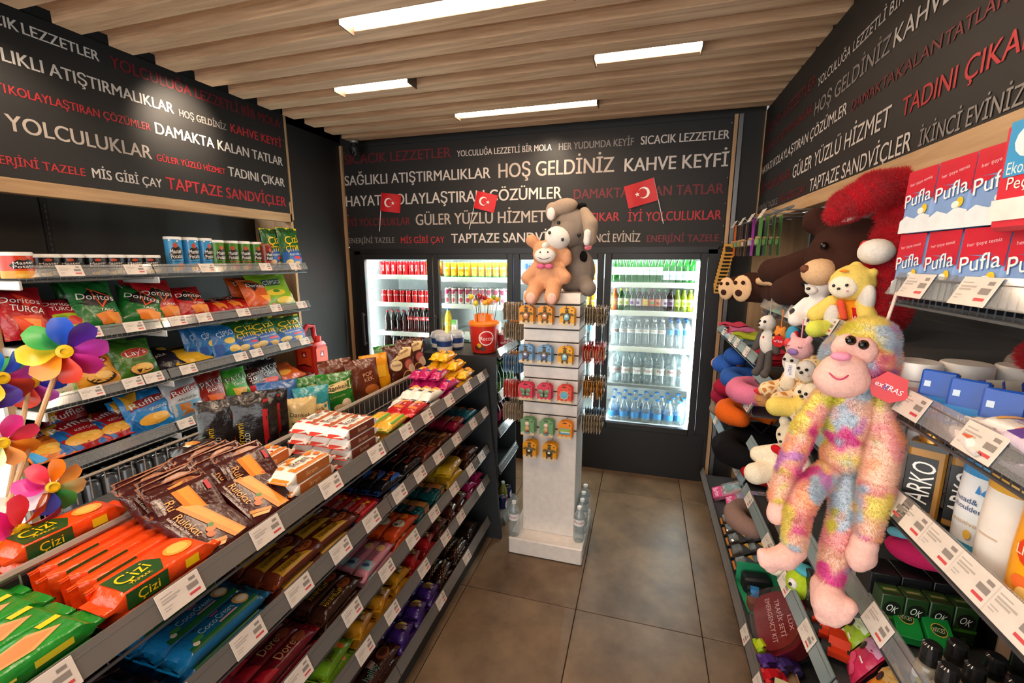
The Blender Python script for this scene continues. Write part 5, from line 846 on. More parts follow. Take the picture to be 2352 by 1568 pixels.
rowsK = [(1.455, 'top', [('yo', -.588), ('yo', -.487), ('yt', -.372)]), (1.245, 'second', [('bt', -.59), ('bt', -.488), ('yt', -.378)]), (1.035, 'third', [('rb', -.59), ('rb', -.487), ('rw', -.376)]), (.835, 'fourth', [('gf', -.578), ('gf', -.472), ('op', -.37)]), (.70, 'lowest', [('yd', -.565), ('yd', -.452)])]
for z, rn, L in rowsK:
    hz = max(z - .01, .775) if rn != 'lowest' else .775
    for i, (k, x) in enumerate(L):
        put('peg_hook', HK, kt, place(x, ky0, z + .0 if rn != 'lowest' else .7, None))
        for j in range(4):
            inst('magnet_card', MC[k], place(x + .0015 * j, ky0 - .095 + j * .014, z - .093 - .001 * j, 'front', ry=R(4 * (j % 2)), rx=R(2)), '%s, %s row, %s from left, %s' % (CN[k], rn, ORD[i], 'foremost' if j == 0 else '%s on its hook' % ORD[j]), 'magnet', 'magnet cards on the tower front')
sideR = [(1.44, ['gy', 'gy'], 'top'), (1.23, ['rw', 'rb'], 'second'), (1.03, ['yo', 'gy'], 'third'), (.83, ['gy', 'bt'], 'lowest')]
for z, ks, rn in sideR:
    for h, k in enumerate(ks):
        y = ky0 + .07 + .12 * h
        put('peg_hook', HKL, kt, place(kx1, y, z) @ Matrix.Rotation(pi / 2, 4, 'Z'))
        for j in range(8): inst('magnet_card', MC[k], place(kx1 + .022 + j * .0145, y + .002 * (j % 3), z - .093, 'left', ry=R(random.uniform(-8, 8))), '%s, tower side towards toys, %s row, %s hook, %s out' % (CN[k].split(' with')[0], rn, ('near', 'far')[h], ORD[j]), 'magnet', 'magnet cards on the tower side')
sideL = [(1.455, ['gy'], 'top'), (1.34, ['gy', 'yo'], 'second'), (1.15, ['bt', 'yo'], 'third'), (1.0, ['rw'], 'fourth'), (.86, ['gy', 'gy'], 'lowest')]
for z, ks, rn in sideL:
    for h, k in enumerate(ks):
        y = ky0 + .06 + .12 * h
        put('peg_hook', HKL, kt, place(kx0, y, z) @ Matrix.Rotation(-pi / 2, 4, 'Z'))
        for j in range(8): inst('magnet_card', MC[k], place(kx0 - .022 - j * .0145, y + .002 * (j % 3), z - .093, 'right', ry=R(random.uniform(-8, 8))), '%s, tower side towards gondola, %s row, %s hook, %s out' % (CN[k].split(' with')[0], rn, ('near', 'far')[h], ORD[j]), 'magnet', 'magnet cards on the tower side')
WK = bottle('water_bottle', .032, .215, CLR, '#e9e9e6', '#e3e6e6', lab=(.5, .68), ink=PIN, neck=.32, ribs=8)
for x, y, l in [(-.662, 2.29, 'water bottle on the plinth corner towards the gondola'), (-.287, 2.34, 'water bottle on the plinth towards the toy shelves, frontmost'), (-.282, 2.425, 'second water bottle on the plinth towards the toy shelves'), (-.285, 2.51, 'third water bottle on the plinth towards the toy shelves'), (-.285, 2.60, 'rearmost water bottle on the plinth towards the toy shelves')]:
    inst('water_bottle', WK, place(x, y, .1), l, 'water bottle', 'water bottles on the plinth')
# paper flags stuck to the back board
def flag(nm, x0, z0, x1, z1, w, h, rot, lab):
    r = empty('paper_flag', lab, 'flag', 'paper flags on the back board', place(x0, YB - .018, z0) @ Matrix.Rotation(rot, 4, 'Y'))
    B().m(M('#e6e2dc', .5)).tube([(0, 0, -.17), (0, 0, h)], .0028, 6).build('stick', r)
    s = 1 if w > 0 else -1
    fnw = lambda x, y, l=0: (x, -.003 - .006 * sin(x / abs(w) * 5) - l * .0006, y)
    b = B().m(M('#c8141c', .5)); nx = 8
    b.add([(w * i / nx, fnw(w * i / nx, 0)[1], h * j) for j in (0, 1) for i in range(nx + 1)] + [(w * i / nx, fnw(w * i / nx, 0)[1] + .0008, h * j) for j in (0, 1) for i in range(nx + 1)], [(i, i + 1, nx + 2 + i, nx + 1 + i) for i in range(nx)] + [(nx + 2 + i + nx + 1 + nx, nx + 1 + i + nx + 1 + nx, 0, 0)[:0] for i in range(0)] + [(2 * nx + 2 + i + 1, 2 * nx + 2 + i, 3 * nx + 3 + i, 3 * nx + 4 + i) for i in range(nx)])
    b.build('cloth', r)
    e = B().m(M('#f2ece6', .5)); cx, cy, ra = w * .4, h * .5, h * .25
    out = [(cx + ra * cos(a), cy + ra * sin(a)) for a in [R(40 + 280 * i / 16) for i in range(17)]]; c2 = ra * .25
    inn = [(cx + c2 * s * (1 if s > 0 else 1) + ra * .8 * cos(a), cy + ra * .8 * sin(a)) for a in [R(40 + 280 * i / 16) for i in range(17)]]
    if s < 0: out = [(2 * cx - x, y) for x, y in out]; inn = [(cx - (x - cx), y) for x, y in [(cx + c2 + ra * .8 * cos(a), cy + ra * .8 * sin(a)) for a in [R(40 + 280 * i / 16) for i in range(17)]]]
    e.add([fnw(x, y, 2) for x, y in out + inn], [(i, i + 1, 18 + i, 17 + i) for i in range(16)])
    sx = w * .62; e.add([fnw(sx + (.0135 if i % 2 == 0 else .0055) * h / .12 * cos(pi / 2 + i * pi / 5), cy + (.0135 if i % 2 == 0 else .0055) * h / .12 * sin(pi / 2 + i * pi / 5), 2) for i in range(10)], [tuple(range(10))])
    e.build('crescent_and_star', r)
flag('a', onY(877, 485, YB).x, onY(877, 485, YB).z, 0, 0, .185, .15, R(7), 'small red flag with crescent and star above the leftmost cooler door')
flag('a', onY(1090, 478, YB).x, onY(1090, 478, YB).z, 0, 0, .175, .135, R(14), 'small red flag with crescent and star left of the plush donkey')
flag('a', onY(1512, 460, YB).x, onY(1512, 460, YB).z, 0, 0, -.21, .16, R(-15), 'small red flag with crescent and star right of the plush donkey')
# ================================================================ plush toys: rounded bodies grown together, with separate eyes, noses, pads and tags
class PB(B):
    def __init__(s): super().__init__(); s.blobs = []
    def ball(s, c, r, rot=None):
        r = (r, r, r) if isinstance(r, (int, float)) else r
        s.ell(c[0], c[1], c[2], r[0], r[1], r[2], 12, 8, rot); s.blobs.append((Vector(c), Vector(r), rot)); return s
    def limb(s, pts, rs):
        for i in range(len(pts) - 1):
            a, b = Vector(pts[i]), Vector(pts[i + 1]); n = max(2, int((b - a).length / (min(rs[i], rs[i + 1]) * .45)))
            for k in range(n + 1):
                t = k / n; c = a.lerp(b, t); s.ball(c, rs[i] * (1 - t) + rs[i + 1] * t)
        return s
    def grow(s, name, parent=None, vox=.008, it=4, mat=None, **kw):
        o = s.build(name, parent, mat=mat, **kw); m = o.modifiers.new('skin', 'REMESH'); m.mode = 'VOXEL'; m.voxel_size = vox; m.use_smooth_shade = True
        q = o.modifiers.new('soft', 'SMOOTH'); q.factor = .5; q.iterations = it; return o
    def fur(s, parent, n, ln, mat, seed=1, wid=.0016):
        rg = np.random.default_rng(seed); w = np.array([b[1].x * b[1].y + b[1].y * b[1].z + b[1].x * b[1].z for b in s.blobs]); w /= w.sum()
        C = np.array([b[0][:] for b in s.blobs]); Rr = np.array([b[1][:] for b in s.blobs]); Q = np.array([np.array(b[2]) if b[2] is not None else np.eye(3) for b in s.blobs])
        P = []; Nn = []; got = 0
        while got < n:
            k = rg.choice(len(w), n, p=w); d = rg.normal(size=(n, 3)); d /= np.linalg.norm(d, axis=1)[:, None]
            p = np.einsum('nij,nj->ni', Q[k], d * Rr[k]) + C[k]; nn = np.einsum('nij,nj->ni', Q[k], d / Rr[k]); nn /= np.linalg.norm(nn, axis=1)[:, None]
            ok = np.ones(n, bool)
            for c, r, q in zip(C, Rr, Q): ok &= ((((p - c) @ q) / r) ** 2).sum(1) > .93
            P.append(p[ok]); Nn.append(nn[ok]); got += int(ok.sum())
        P = np.concatenate(P)[:n]; Nn = np.concatenate(Nn)[:n]
        t = np.cross(Nn, rg.normal(size=(n, 3))); t /= np.linalg.norm(t, axis=1)[:, None]
        dr = Nn + rg.normal(0, .3, (n, 3)) + np.array([0, 0, -.3]); dr /= np.linalg.norm(dr, axis=1)[:, None]
        P0 = P - Nn * .004; tip = P + dr * (ln * rg.uniform(.5, 1.1, (n, 1)))
        V = np.stack([P0 + t * wid, P0 - t * wid, tip], 1).reshape(-1, 3)
        q = B().m(mat); q.v = V.tolist(); q.f = [(3 * i, 3 * i + 1, 3 * i + 2) for i in range(n)]; q.mi = [0] * n; o = q.build('fur', parent); o['kind'] = 'stuff'; return o
def eye(parent, c, r, d, col='#0e0a09', gl='#0e0a09'):
    q = B().m(M(gl, .08)).ell(*c, r, r, r, 10, 7); return q.build('eye', parent)
def tube_part(name, parent, pts, r, col, rough=.6): return B().m(M(col, rough)).tube(pts, r, 6).build(name, parent)
def tagp(parent, c, rot, s=1, name='hang_tag'):
    b = B().m(M('#c8141e', .35)); b.T = Matrix.Translation(c) @ rot.to_4x4() @ Matrix.Diagonal((s, s, s, 1))
    b.prism([(-.02, 0), (-.028, -.012), (-.012, -.03), (.012, -.03), (.028, -.012), (.02, 0), (.014, .014), (-.014, .014)], -.0007, .0007); b.m(M('#e9e4ea', .4)).text('exTRAS', 0, -.008, .009, lambda x, y, l: (x, y, .0012), w=.036); b.m(M('#3a3f9a', .4)).text('x', -.004, -.008, .012, lambda x, y, l: (x, y, .0016), w=.008)
    return b.build(name, parent)
def furry(mt):
    nt = mt.node_tree; bs = nt.nodes['Principled BSDF']; out = nt.nodes['Material Output']; tr = N(nt, 'ShaderNodeBsdfTranslucent'); mx = N(nt, 'ShaderNodeMixShader'); mx.inputs[0].default_value = .42
    if bs.inputs['Base Color'].is_linked: nt.links.new(bs.inputs['Base Color'].links[0].from_socket, tr.inputs['Color'])
    else: tr.inputs['Color'].default_value = bs.inputs['Base Color'].default_value
    nt.links.new(bs.outputs[0], mx.inputs[1]); nt.links.new(tr.outputs[0], mx.inputs[2]); nt.links.new(mx.outputs[0], out.inputs[0])
# --- donkey on the tower
GR = M('#8a7c70', .9, 't'); WHP = M('#e9e2da', .9, 't'); BKP = M('#141213', .9, 't'); TAN = M('#ab9580', .9, 't')
dk = empty('plush_donkey', 'grey plush donkey with white muzzle sitting on top of the display tower', 'plush toy', mat=place(-.385, 2.53, 1.525))
dq = lambda px, py, Y: onY(px, py, Y) - Vector((-.385, 2.53, 1.525))
b = PB().m(GR).ball((.01, .0, .11), (.115, .10, .13)).ball((-.01, -.02, .22), (.08, .08, .10)).ball(dq(1314, 522, 2.47), (.118, .10, .105)).ball(dq(1302, 538, 2.42), (.082, .075, .075)).limb([(.07, -.05, .05), (.10, -.10, .02)], [.045, .045])
b.grow('body', dk)
B().m(WHP).ell(*dq(1281, 546, 2.36), .068, .058, .058, 16, 10, Matrix.Rotation(.4, 3, 'Y')).build('muzzle', dk)
PB().m(TAN).ball(dq(1296, 474, 2.42), (.075, .05, .042), Matrix.Rotation(-.15, 3, 'Y')).ball(dq(1268, 486, 2.41), (.036, .04, .05)).grow('ear', dk, .008)
PB().m(TAN).limb([dq(1342, 488, 2.43), dq(1356, 515, 2.40), dq(1356, 550, 2.40)], [.03, .042, .032]).grow('ear', dk, .008)
PB().m(WHP).ball(dq(1266, 490, 2.385), (.026, .02, .038)).grow('ear_lining', dk, .008); PB().m(WHP).limb([dq(1350, 535, 2.37), dq(1348, 556, 2.37)], [.022, .02]).grow('ear_lining', dk, .008)
PB().m(BKP).ball(dq(1336, 472, 2.45), (.03, .03, .018)).ball(dq(1328, 476, 2.45), .018).grow('mane', dk, .008)
PB().m(BKP).ball(dq(1340, 590, 2.47), (.024, .03, .036)).grow('tail_tuft', dk, .008)
eye(dk, dq(1330, 540, 2.372), .010, 0); eye(dk, dq(1283, 511, 2.372), .010, 0)
for px in ((1262, 534), (1292, 550)): B().m(M('#1a1414', .5)).ell(*dq(*px, 2.303), .008, .006, .009, 8, 6).build('nostril', dk)
tagp(dk, dq(1350, 563, 2.40), Matrix.Rotation(pi / 2, 3, 'X') @ Matrix.Rotation(.3, 3, 'Z'), .8)
# --- small cow in front
PC = M('#d49b74', .9, 't'); cw = empty('plush_cow', 'peach plush cow with pink bow sitting in front of the grey donkey', 'plush toy', mat=place(-.505, 2.40, 1.525))
b = PB().m(PC).ball((0, 0, .09), (.08, .07, .09)).ball((0, -.01, .205), (.083, .075, .075)).limb([(-.06, -.02, .13), (-.10, -.05, .075)], [.032, .036]).limb([(.06, -.02, .13), (.105, -.05, .08)], [.032, .036]).limb([(-.045, -.04, .035), (-.055, -.11, .0), (-.058, -.125, -.02)], [.045, .04, .042]).limb([(.045, -.04, .035), (.05, -.11, .0), (.05, -.125, -.02)], [.045, .04, .042]).limb([(-.06, 0, .25), (-.085, -.02, .275)], [.028, .034]).limb([(.07, -.01, .25), (.105, -.03, .20), (.11, -.03, .17)], [.022, .03, .028])
b.grow('body', cw)
B().m(WHP).ell(0, -.07, .195, .058, .03, .04, 14, 10).build('muzzle', cw)
B().m(WHP).ell(0, -.06, .245, .02, .03, .02, 10, 8).build('forehead_patch', cw)
for s in (-1, 1):
    B().m(M('#eeb9a6', .9, 't')).ell(s * .055, -.155, -.022, .026, .012, .03, 10, 8).build('foot_pad', cw); eye(cw, (s * .02, -.097, .212), .0045, 0)
    B().m(M('#d8688f', .8, 't')).ell(s * .022, -.078, .14, .022, .01, .014, 10, 7).build('bow', cw)
tube_part('smile', cw, [(.035 * t, -.099 + .008 * t * t, .188 - .012 * (1 - t * t)) for t in [i / 5 - 1 for i in range(11)]], .0017, '#2a1a18')
# ================================================================ toy and toiletry shelving along the right wall
RX = .49; rw_ = empty('toy_shelving', 'steel wall shelving with clear price rails along the right wall', 'shelving')
def rt(px, z): return tags_at(px, z, RX)
RS = {'A1': (2.17, 3.22, 1.26, (1662, 1678, 1690, 1712)), 'A2': (2.17, 3.22, 1.03, (1655, 1672, 1715)), 'A3': (2.17, 3.22, .67, (1642, 1690)), 'B1': (1.13, 2.15, 1.52, (1815, 1855, 1900, 1950)), 'B2': (1.13, 2.15, 1.21, (1785, 1822)), 'B3': (1.13, 2.15, .89, (1740, 1765)), 'B4': (1.13, 2.15, .655, (1718, 1760, 1800, 1850)), 'B0': (.9, 1.12, .655, ()), 'C1': (.2, 1.12, 1.65, (2100, 2235)), 'C2': (.2, 1.12, 1.43, (2085, 2245)), 'C3': (.2, 1.12, 1.23, (2050, 2090, 2150, 2230, 2320)), 'C4': (.2, 1.12, .965, (2010, 2300)), 'C5': (.2, .9, .655, (1900, 1980))}
for k, (a, c, z, tg) in RS.items(): shelf(rw_, -1, a, c, z, RX, .985, [t for t in rt(tg, z) if a < t < c], rib=.018 if k in ('B1', 'C1', 'C2') else .06, rail=ACR if k[0] == 'C' or k == 'B1' else clear('blue_grey_rail', '#c9d6d8', .2, .42, .12, '#a3b3b6'), label='shelf at %d cm, %s bay' % (round(z * 100), {'A': 'far', 'B': 'middle', 'C': 'near'}[k[0]]))
shelf(rw_, -1, .4, 3.42, .13, .485, .985, rt((1712, 1742), .13), rib=.08, rail=SMOKE, label='base shelf')
B().m(DSTEEL).box(.75, 1.9, .04, .48, 3.04, .08).build('base_plinth', rw_)
for y in (1.125, 2.16): B().m(DSTEEL).box(.96, y, 1.0, .03, .03, 1.9).build('upright', rw_)
dz = {k: v[2] - .024 for k, v in RS.items()}; dz['base'] = .106
def R3(px, py, z): return onZ(px, py, z)
# --- brown bear lying along the middle bay's top shelf
BR = M('#3a2018', .9, 't'); CR_ = M('#e0b98e', .9, 't'); zb = dz['B1']
bq = lambda px, py, X: onX(px, py, X) - Vector((.60, 2.05, zb))
be = empty('plush_bear', 'big dark brown plush bear lying on the upper toy shelf, feet out', 'plush toy', mat=place(.60, 2.05, zb))
b = PB().m(BR).ball((.06, -.08, .12), (.13, .2, .12)).ball((.03, -.36, .20), (.13, .13, .135)).ball((.0, -.46, .165), (.075, .075, .07)).limb([(-.03, .02, .075), (-.03, .25, .07), (-.05, bq(1722, 662, .475).y, .07), bq(1722, 662, .475)], [.085, .07, .07, .066]).limb([(.10, .08, .075), (.07, .4, .07), (-.04, bq(1684, 662, .475).y, .07), bq(1684, 662, .475)], [.085, .07, .068, .064]).limb([(.0, -.18, .2), (-.07, -.1, .16), (-.09, .06, .155)], [.06, .062, .055]).limb([(-.02, -.27, .14), (-.09, -.30, .11), (-.10, -.2, .09)], [.055, .06, .055]).ball((.12, -.32, .32), .045).ball((-.06, -.30, .33), .045)
b.grow('body', be, .012, 3)
B().m(CR_).ell(-.085, -.46, .165, .05, .05, .042, 14, 10).build('muzzle', be); B().m(M('#6b3420', .7)).ell(-.128, -.47, .175, .014, .018, .013, 10, 8).build('nose', be)
eye(be, (-.075, -.44, .245), .012, 0); eye(be, (-.06, -.34, .265), .012, 0)
for px in (1722, 1684):
    c_ = bq(px, 662, .475); rt_ = Matrix.Rotation(-1.0, 3, 'Z'); n_ = rt_ @ Vector((0, -1, 0)); f = B().m(CR_).ell(*(c_ + n_ * .046), .058, .018, .062, 18, 8, rt_).build('foot_sole', be)
    for dx, dzz, r in ((-.024, .026, .013), (.022, .028, .013), (0, -.02, .022)): B().m(BR).ell(*(c_ + n_ * .062 + rt_ @ Vector((dx, 0, dzz))), r, .004, r * .75, 10, 6, rt_).build('pad', f)
PB().m(CR_).limb([(-.10, -.02, .115), (-.105, .16, .11), (-.09, .3, .105)], [.02, .02, .014]).grow('belly_seam', be, .008)
tube_part('hanging_loop', be, [(.02, -.36, .33), (.02, -.37, .36), (.03, -.36, .33)], .002, '#1a1412')
# --- red plush dog with white muzzle, half under the tissue shelf
RD = M('#b8101f', .85, 't'); rdm, nt, bs = new_mat('red_fur'); bs.inputs['Base Color'].default_value = H('#cc1428'); bs.inputs['Roughness'].default_value = .7; bs.inputs['Sheen Weight'].default_value = .4
furry(rdm); rd = empty('plush_dog', 'huge red shaggy plush dog with white muzzle sprawled on the toy shelf', 'plush toy', mat=place(.70, 1.35, zb))
rq = lambda px, py, X: onX(px, py, X) - Vector((.70, 1.35, zb))
b = PB().m(RD).ball(rq(2150, 455, .80), (.10, .10, .085)).ball(rq(2085, 520, .74), (.085, .085, .09)).limb([rq(2090, 425, .72), rq(2010, 438, .62), rq(1945, 472, .56), rq(1918, 492, .535)], [.05, .052, .045, .028]).limb([rq(2060, 560, .70), rq(2040, 650, .66), rq(2030, 720, .63)], [.075, .07, .055]).limb([rq(2040, 600, .64), rq(2010, 690, .60), rq(2005, 735, .585)], [.05, .05, .04])
b.grow('body', rd, .011, 3); b.fur(rd, 50000, .012, rdm, 3, .0008)
PB().m(WHP).ball(rq(2012, 578, .585), (.042, .05, .036)).grow('muzzle', rd, .01)
PB().m(WHP).ball(rq(1987, 695, .56), (.02, .034, .055), Matrix.Rotation(.3, 3, 'X')).grow('paw_pad', rd, .008)
PB().m(WHP).limb([rq(2000, 470, .63), rq(1950, 496, .565), rq(1925, 503, .545)], [.018, .018, .012]).grow('ear_lining', rd, .008)
B().m(M('#c4141f', .6)).ell(*rq(1985, 570, .575), .012, .016, .022).build('nose', rd)
tagp(rd, rq(1950, 720, .53), Matrix.Rotation(pi / 2, 3, 'X') @ Matrix.Rotation(-pi / 3, 3, 'Y'), 1.2)
rd2 = PB().m(RD).ball((0, 0, 0), (.10, .17, .06)).ball((.02, -.12, .0), (.08, .1, .05))
o = rd2.grow('plush_cushion', None, .012, 3, place(.78, .98, 1.515), label='deep red shaggy plush body showing under the tissue shelf', cat='plush toy'); rd2.fur(o, 20000, .010, rdm, 5, .0008)
# --- cow and chick toys
cm, nt, bs = new_mat('cow_patches'); tc = N(nt, 'ShaderNodeTexCoord'); vo = N(nt, 'ShaderNodeTexNoise', Scale=17, Detail=1); nt.links.new(tc.outputs['Object'], vo.inputs['Vector'])
rp = N(nt, 'ShaderNodeValToRGB'); rp.color_ramp.interpolation = 'CONSTANT'; rp.color_ramp.elements[0].color = H('#ece7e2'); rp.color_ramp.elements[1].color = H('#171415'); rp.color_ramp.elements[1].position = .58; nt.links.new(vo.outputs['Fac'], rp.inputs['Fac']); nt.links.new(rp.outputs[0], bs.inputs['Base Color']); bs.inputs['Roughness'].default_value = .9; bs.inputs['Sheen Weight'].default_value = .3
def small_toy(nm, lab, mat, body, parts, eyes=(), vox=.006, nose=None):
    r = empty(nm, lab, 'plush toy', mat=mat); q = PB().m(body[0])
    for it in body[1]:
        if len(it) == 2 and not isinstance(it[0], list): q.ball(*it)
        else: q.limb(*it)
    q.grow('body', r, vox, 3)
    for pn, m, its in parts:
        q = PB().m(m)
        for it in its:
            if not isinstance(it[0], list): q.ball(*it)
            else: q.limb(*it)
        q.grow(pn, r, vox, 3)
    for e in eyes: eye(r, e, .0055, 0)
    if nose: B().m(M('#1a1414', .3)).ell(*nose, .006, .006, .005, 8, 6).build('nose', r)
    return r
def face(x, y, z, rz=-.7): return place(x, y, z, rz=rz)      # toys look towards -Y of their own frame, turned to the aisle
P = R3(1850, 700, zb)
small_toy('plush_calf', 'small black and white plush calf beside the bear', face(.535, 1.62, zb, -.9), (cm, [((0, 0, .05), (.04, .035, .05)), ((0, -.01, .125), (.042, .04, .04)), ([(-.03, -.02, .07), (-.05, -.04, .03)], [.016, .02]), ([(.03, -.02, .07), (.05, -.04, .03)], [.016, .02]), ([(-.02, -.02, .02), (-.03, -.06, .015)], [.02, .022]), ([(.02, -.02, .02), (.03, -.06, .015)], [.02, .022])]), [('ear', BKP, [((-.05, 0, .125), (.02, .01, .012))]), ('ear', BKP, [((.05, 0, .125), (.02, .01, .012))]), ('muzzle', WHP, [((0, -.045, .11), (.022, .015, .016))]), ('horn', M('#e6b9a8', .9, 't'), [((-.02, 0, .17), (.008, .008, .014))]), ('horn', M('#e6b9a8', .9, 't'), [((.02, 0, .17), (.008, .008, .014))])], ((-.016, -.047, .132), (.016, -.047, .132)), nose=(0, -.06, .115))
YP = M('#ecd06a', .9, 't'); OP = M('#ee8f1c', .9, 't'); CP = M('#f3e6cd', .9, 't'); PK = M('#e8a0a8', .9, 't')
ch = small_toy('plush_chick', 'yellow hooded plush toy with orange body beside the red dog', face(.54, 1.42, zb, -.8) @ Matrix.Scale(.74, 4), (OP, [((0, 0, .07), (.065, .055, .075))]), [('hood', YP, [((0, 0, .19), (.075, .065, .068)), ((0, .01, .25), (.02, .02, .02)), ((.06, 0, .23), .016)]), ('face', CP, [((-.005, -.05, .178), (.05, .024, .042))]), ('belly', M('#d9d4cc', .9, 't'), [((-.03, -.045, .06), (.03, .02, .055))]), ('wing', YP, [([(-.05, -.02, .12), (-.085, -.045, .07)], [.025, .032])]), ('wing', YP, [([(.05, -.02, .12), (.08, -.04, .08)], [.025, .03])]), ('leg', M('#dbe05a', .9, 't'), [([(-.04, -.05, .025), (-.06, -.09, .02)], [.03, .033])]), ('tie', M('#e5573a', .9, 't'), [([(0, -.06, .12), (.02, -.065, .07)], [.014, .012])]), ('ear', PK, [((-.07, 0, .185), (.012, .014, .022))]), ('brow', M('#e58a1c', .9), [((-.005, -.058, .235), (.02, .01, .006))]), ('cheek', M('#ef8fb0', .9), [((.022, -.072, .165), (.008, .004, .006))])], ((-.025, -.072, .182), (.018, -.074, .186)), nose=(-.006, -.076, .172))
tagp(ch, (.03, -.09, .01), Matrix.Rotation(pi / 2, 3, 'X'), 1.1)
# --- hanging toys under the middle bay's top rail
def cordp(parent, z, ln, col): tube_part('cord', parent, [(0, 0, z), (0, 0, z + ln)], .0018, col)
GYP = M('#55504e', .9, 't')
Q = onX(1762, 790, .475)
pd = small_toy('plush_panda', 'hanging grey and white plush dog with red heart on its chest', face(.475, Q.y, Q.z - .05, -.9), (WHP, [((0, 0, .06), (.03, .026, .05)), ((0, -.008, .135), (.03, .034, .03)), ((0, -.04, .125), (.014, .016, .013))]), [('ear', GYP, [((-.024, 0, .165), .012)]), ('ear', GYP, [((.024, 0, .165), .012)]), ('arm', GYP, [([(-.03, 0, .09), (-.045, -.005, .03)], [.013, .014])]), ('arm', GYP, [([(.03, 0, .09), (.045, -.005, .03)], [.013, .014])]), ('leg', GYP, [([(-.014, 0, .02), (-.018, -.005, -.055), (-.02, -.02, -.065)], [.014, .015, .017])]), ('leg', GYP, [([(.014, 0, .02), (.016, -.005, -.055), (.018, -.02, -.065)], [.014, .015, .017])]), ('heart', M('#c8202a', .8), [((0, -.027, .08), (.007, .004, .007))])], ((-.011, -.04, .142), (.011, -.04, .142)), .005, (0, -.057, .128)); cordp(pd, .16, .09, '#a9a5a0')
Q = onX(1792, 775, .475); kc_ = small_toy('plush_fox_keyring', 'hanging orange plush keyring with red tag', face(.475, Q.y, Q.z, -.9), (M('#d9883a', .9, 't'), [((0, 0, 0), (.028, .024, .032)), ((-.012, 0, .034), .009), ((.012, 0, .034), .009)]), [('belly', CP, [((0, -.016, -.008), (.016, .012, .018))])], ((-.01, -.022, .01), (.01, -.022, .01)), .005); cordp(kc_, .03, .07, '#e07a1c'); tagp(kc_, (.02, -.035, .0), Matrix.Rotation(pi / 2, 3, 'X'), .9)
Q = onX(1838, 800, .47); pg = small_toy('plush_pig_keyring', 'hanging pink plush pig keyring with closed eyes', face(.47, Q.y, Q.z, -.9), (M('#e9b0b4', .9, 't'), [((0, 0, 0), (.04, .032, .034)), ((-.026, 0, .034), (.01, .008, .014)), ((.026, 0, .034), (.01, .008, .014))]), [('snout', M('#8a6aa8', .7), [((0, -.032, -.008), (.02, .008, .012))]), ('ear', M('#d9404a', .8), [((-.042, 0, .01), (.012, .01, .018))])], (), .005); cordp(pg, .03, .06, '#ee8fa0')
for s in (-1, 1): tube_part('closed_eye', pg, [(s * .02 + .006 * t, -.031, .01 - .003 * (1 - t * t)) for t in (-1, -.5, 0, .5, 1)], .0012, '#3a2a2a')
b = B().m(M('#eee9e6', .5)).box(.0, -.034, -.065, .036, .001, .045); b.m(M('#3a4fa0', .5)).text('exTRAS', 0, -.065, .012, lambda x, y, l: (x, -.035, y), w=.03, rot=pi / 2); b.build('hang_tag', pg)
Q = onX(1822, 770, .50); kb = small_toy('plush_fish_keyring', 'hanging blue plush keyring with red fins half hidden by the pig', face(.50, Q.y, Q.z, -.9), (M('#4aa0c4', .9, 't'), [((0, 0, 0), (.026, .02, .036))]), [('fin', M('#d0202c', .8), [((.018, -.012, .0), (.012, .01, .022))])], (), .005); cordp(kb, .03, .06, '#4aa8d0')
# --- giraffes and yellow toy on the middle bay's second shelf
gm, nt, bs = new_mat('giraffe_coat'); tc = N(nt, 'ShaderNodeTexCoord'); vo = N(nt, 'ShaderNodeTexVoronoi', Scale=42); vo.feature = 'DISTANCE_TO_EDGE'; nt.links.new(tc.outputs['Object'], vo.inputs['Vector']); rp = N(nt, 'ShaderNodeValToRGB'); rp.color_ramp.elements[0].color = H('#ecd3a6'); rp.color_ramp.elements[1].color = H('#c07a34'); rp.color_ramp.elements[0].position = .1; rp.color_ramp.elements[1].position = .2; nt.links.new(vo.outputs['Distance'], rp.inputs['Fac']); nt.links.new(rp.outputs[0], bs.inputs['Base Color']); bs.inputs['Roughness'].default_value = .9
zg = dz['B2']
for i, (x, y, s, lb) in enumerate([(.56, 1.83, 1.0, 'spotted plush giraffe at the far end of the second toy shelf'), (.565, 1.69, 1.0, 'spotted plush giraffe with pink cheek in the middle of its row'), (.64, 1.56, 1.0, 'spotted plush giraffe partly hidden behind the rainbow monkey')]):
    small_toy('plush_giraffe', lb, face(x, y, zg, -.9) @ Matrix.Scale(s, 4), (gm, [((0, .01, .06), (.06, .055, .07)), ((0, .0, .15), (.05, .045, .05)), ([(-.04, -.02, .04), (-.06, -.07, .03)], [.03, .03]), ([(.04, -.02, .04), (.06, -.07, .03)], [.03, .03]), ((-.04, 0, .19), .016), ((.04, 0, .19), .016)]), [('face', WHP, [((0, -.035, .145), (.036, .022, .04))]), ('belly', CP, [((0, -.042, .06), (.03, .02, .045))]), ('cheek', M('#ef9ab8', .9), [((.022, -.055, .135), (.007, .004, .006))])], ((-.014, -.056, .155), (.014, -.056, .155)), nose=(0, -.06, .143))
small_toy('plush_lamb', 'pale yellow plush lamb lying at the front of the second toy shelf', face(.53, 1.60, zg, -1.1), (YP, [((0, .02, .04), (.07, .05, .045)), ([(-.03, -.02, .03), (-.06, -.06, .028)], [.032, .034]), ([(.04, -.02, .05), (.05, -.06, .06)], [.028, .028])]), [('head', CP, [((.04, -.03, .1), (.036, .034, .034))])], ((.028, -.063, .105), (.052, -.063, .105)), nose=(.04, -.066, .094))
small_toy('plush_hound', 'brown and white plush hound lying behind the monkey', face(.72, 1.5, zg + .0, -.9), (M('#7a4a2c', .9, 't'), [((0, 0, .14), (.09, .07, .07)), ((0, .05, .06), (.12, .1, .07))]), [('muzzle', WHP, [((-.03, -.06, .12), (.05, .04, .04))])], ())
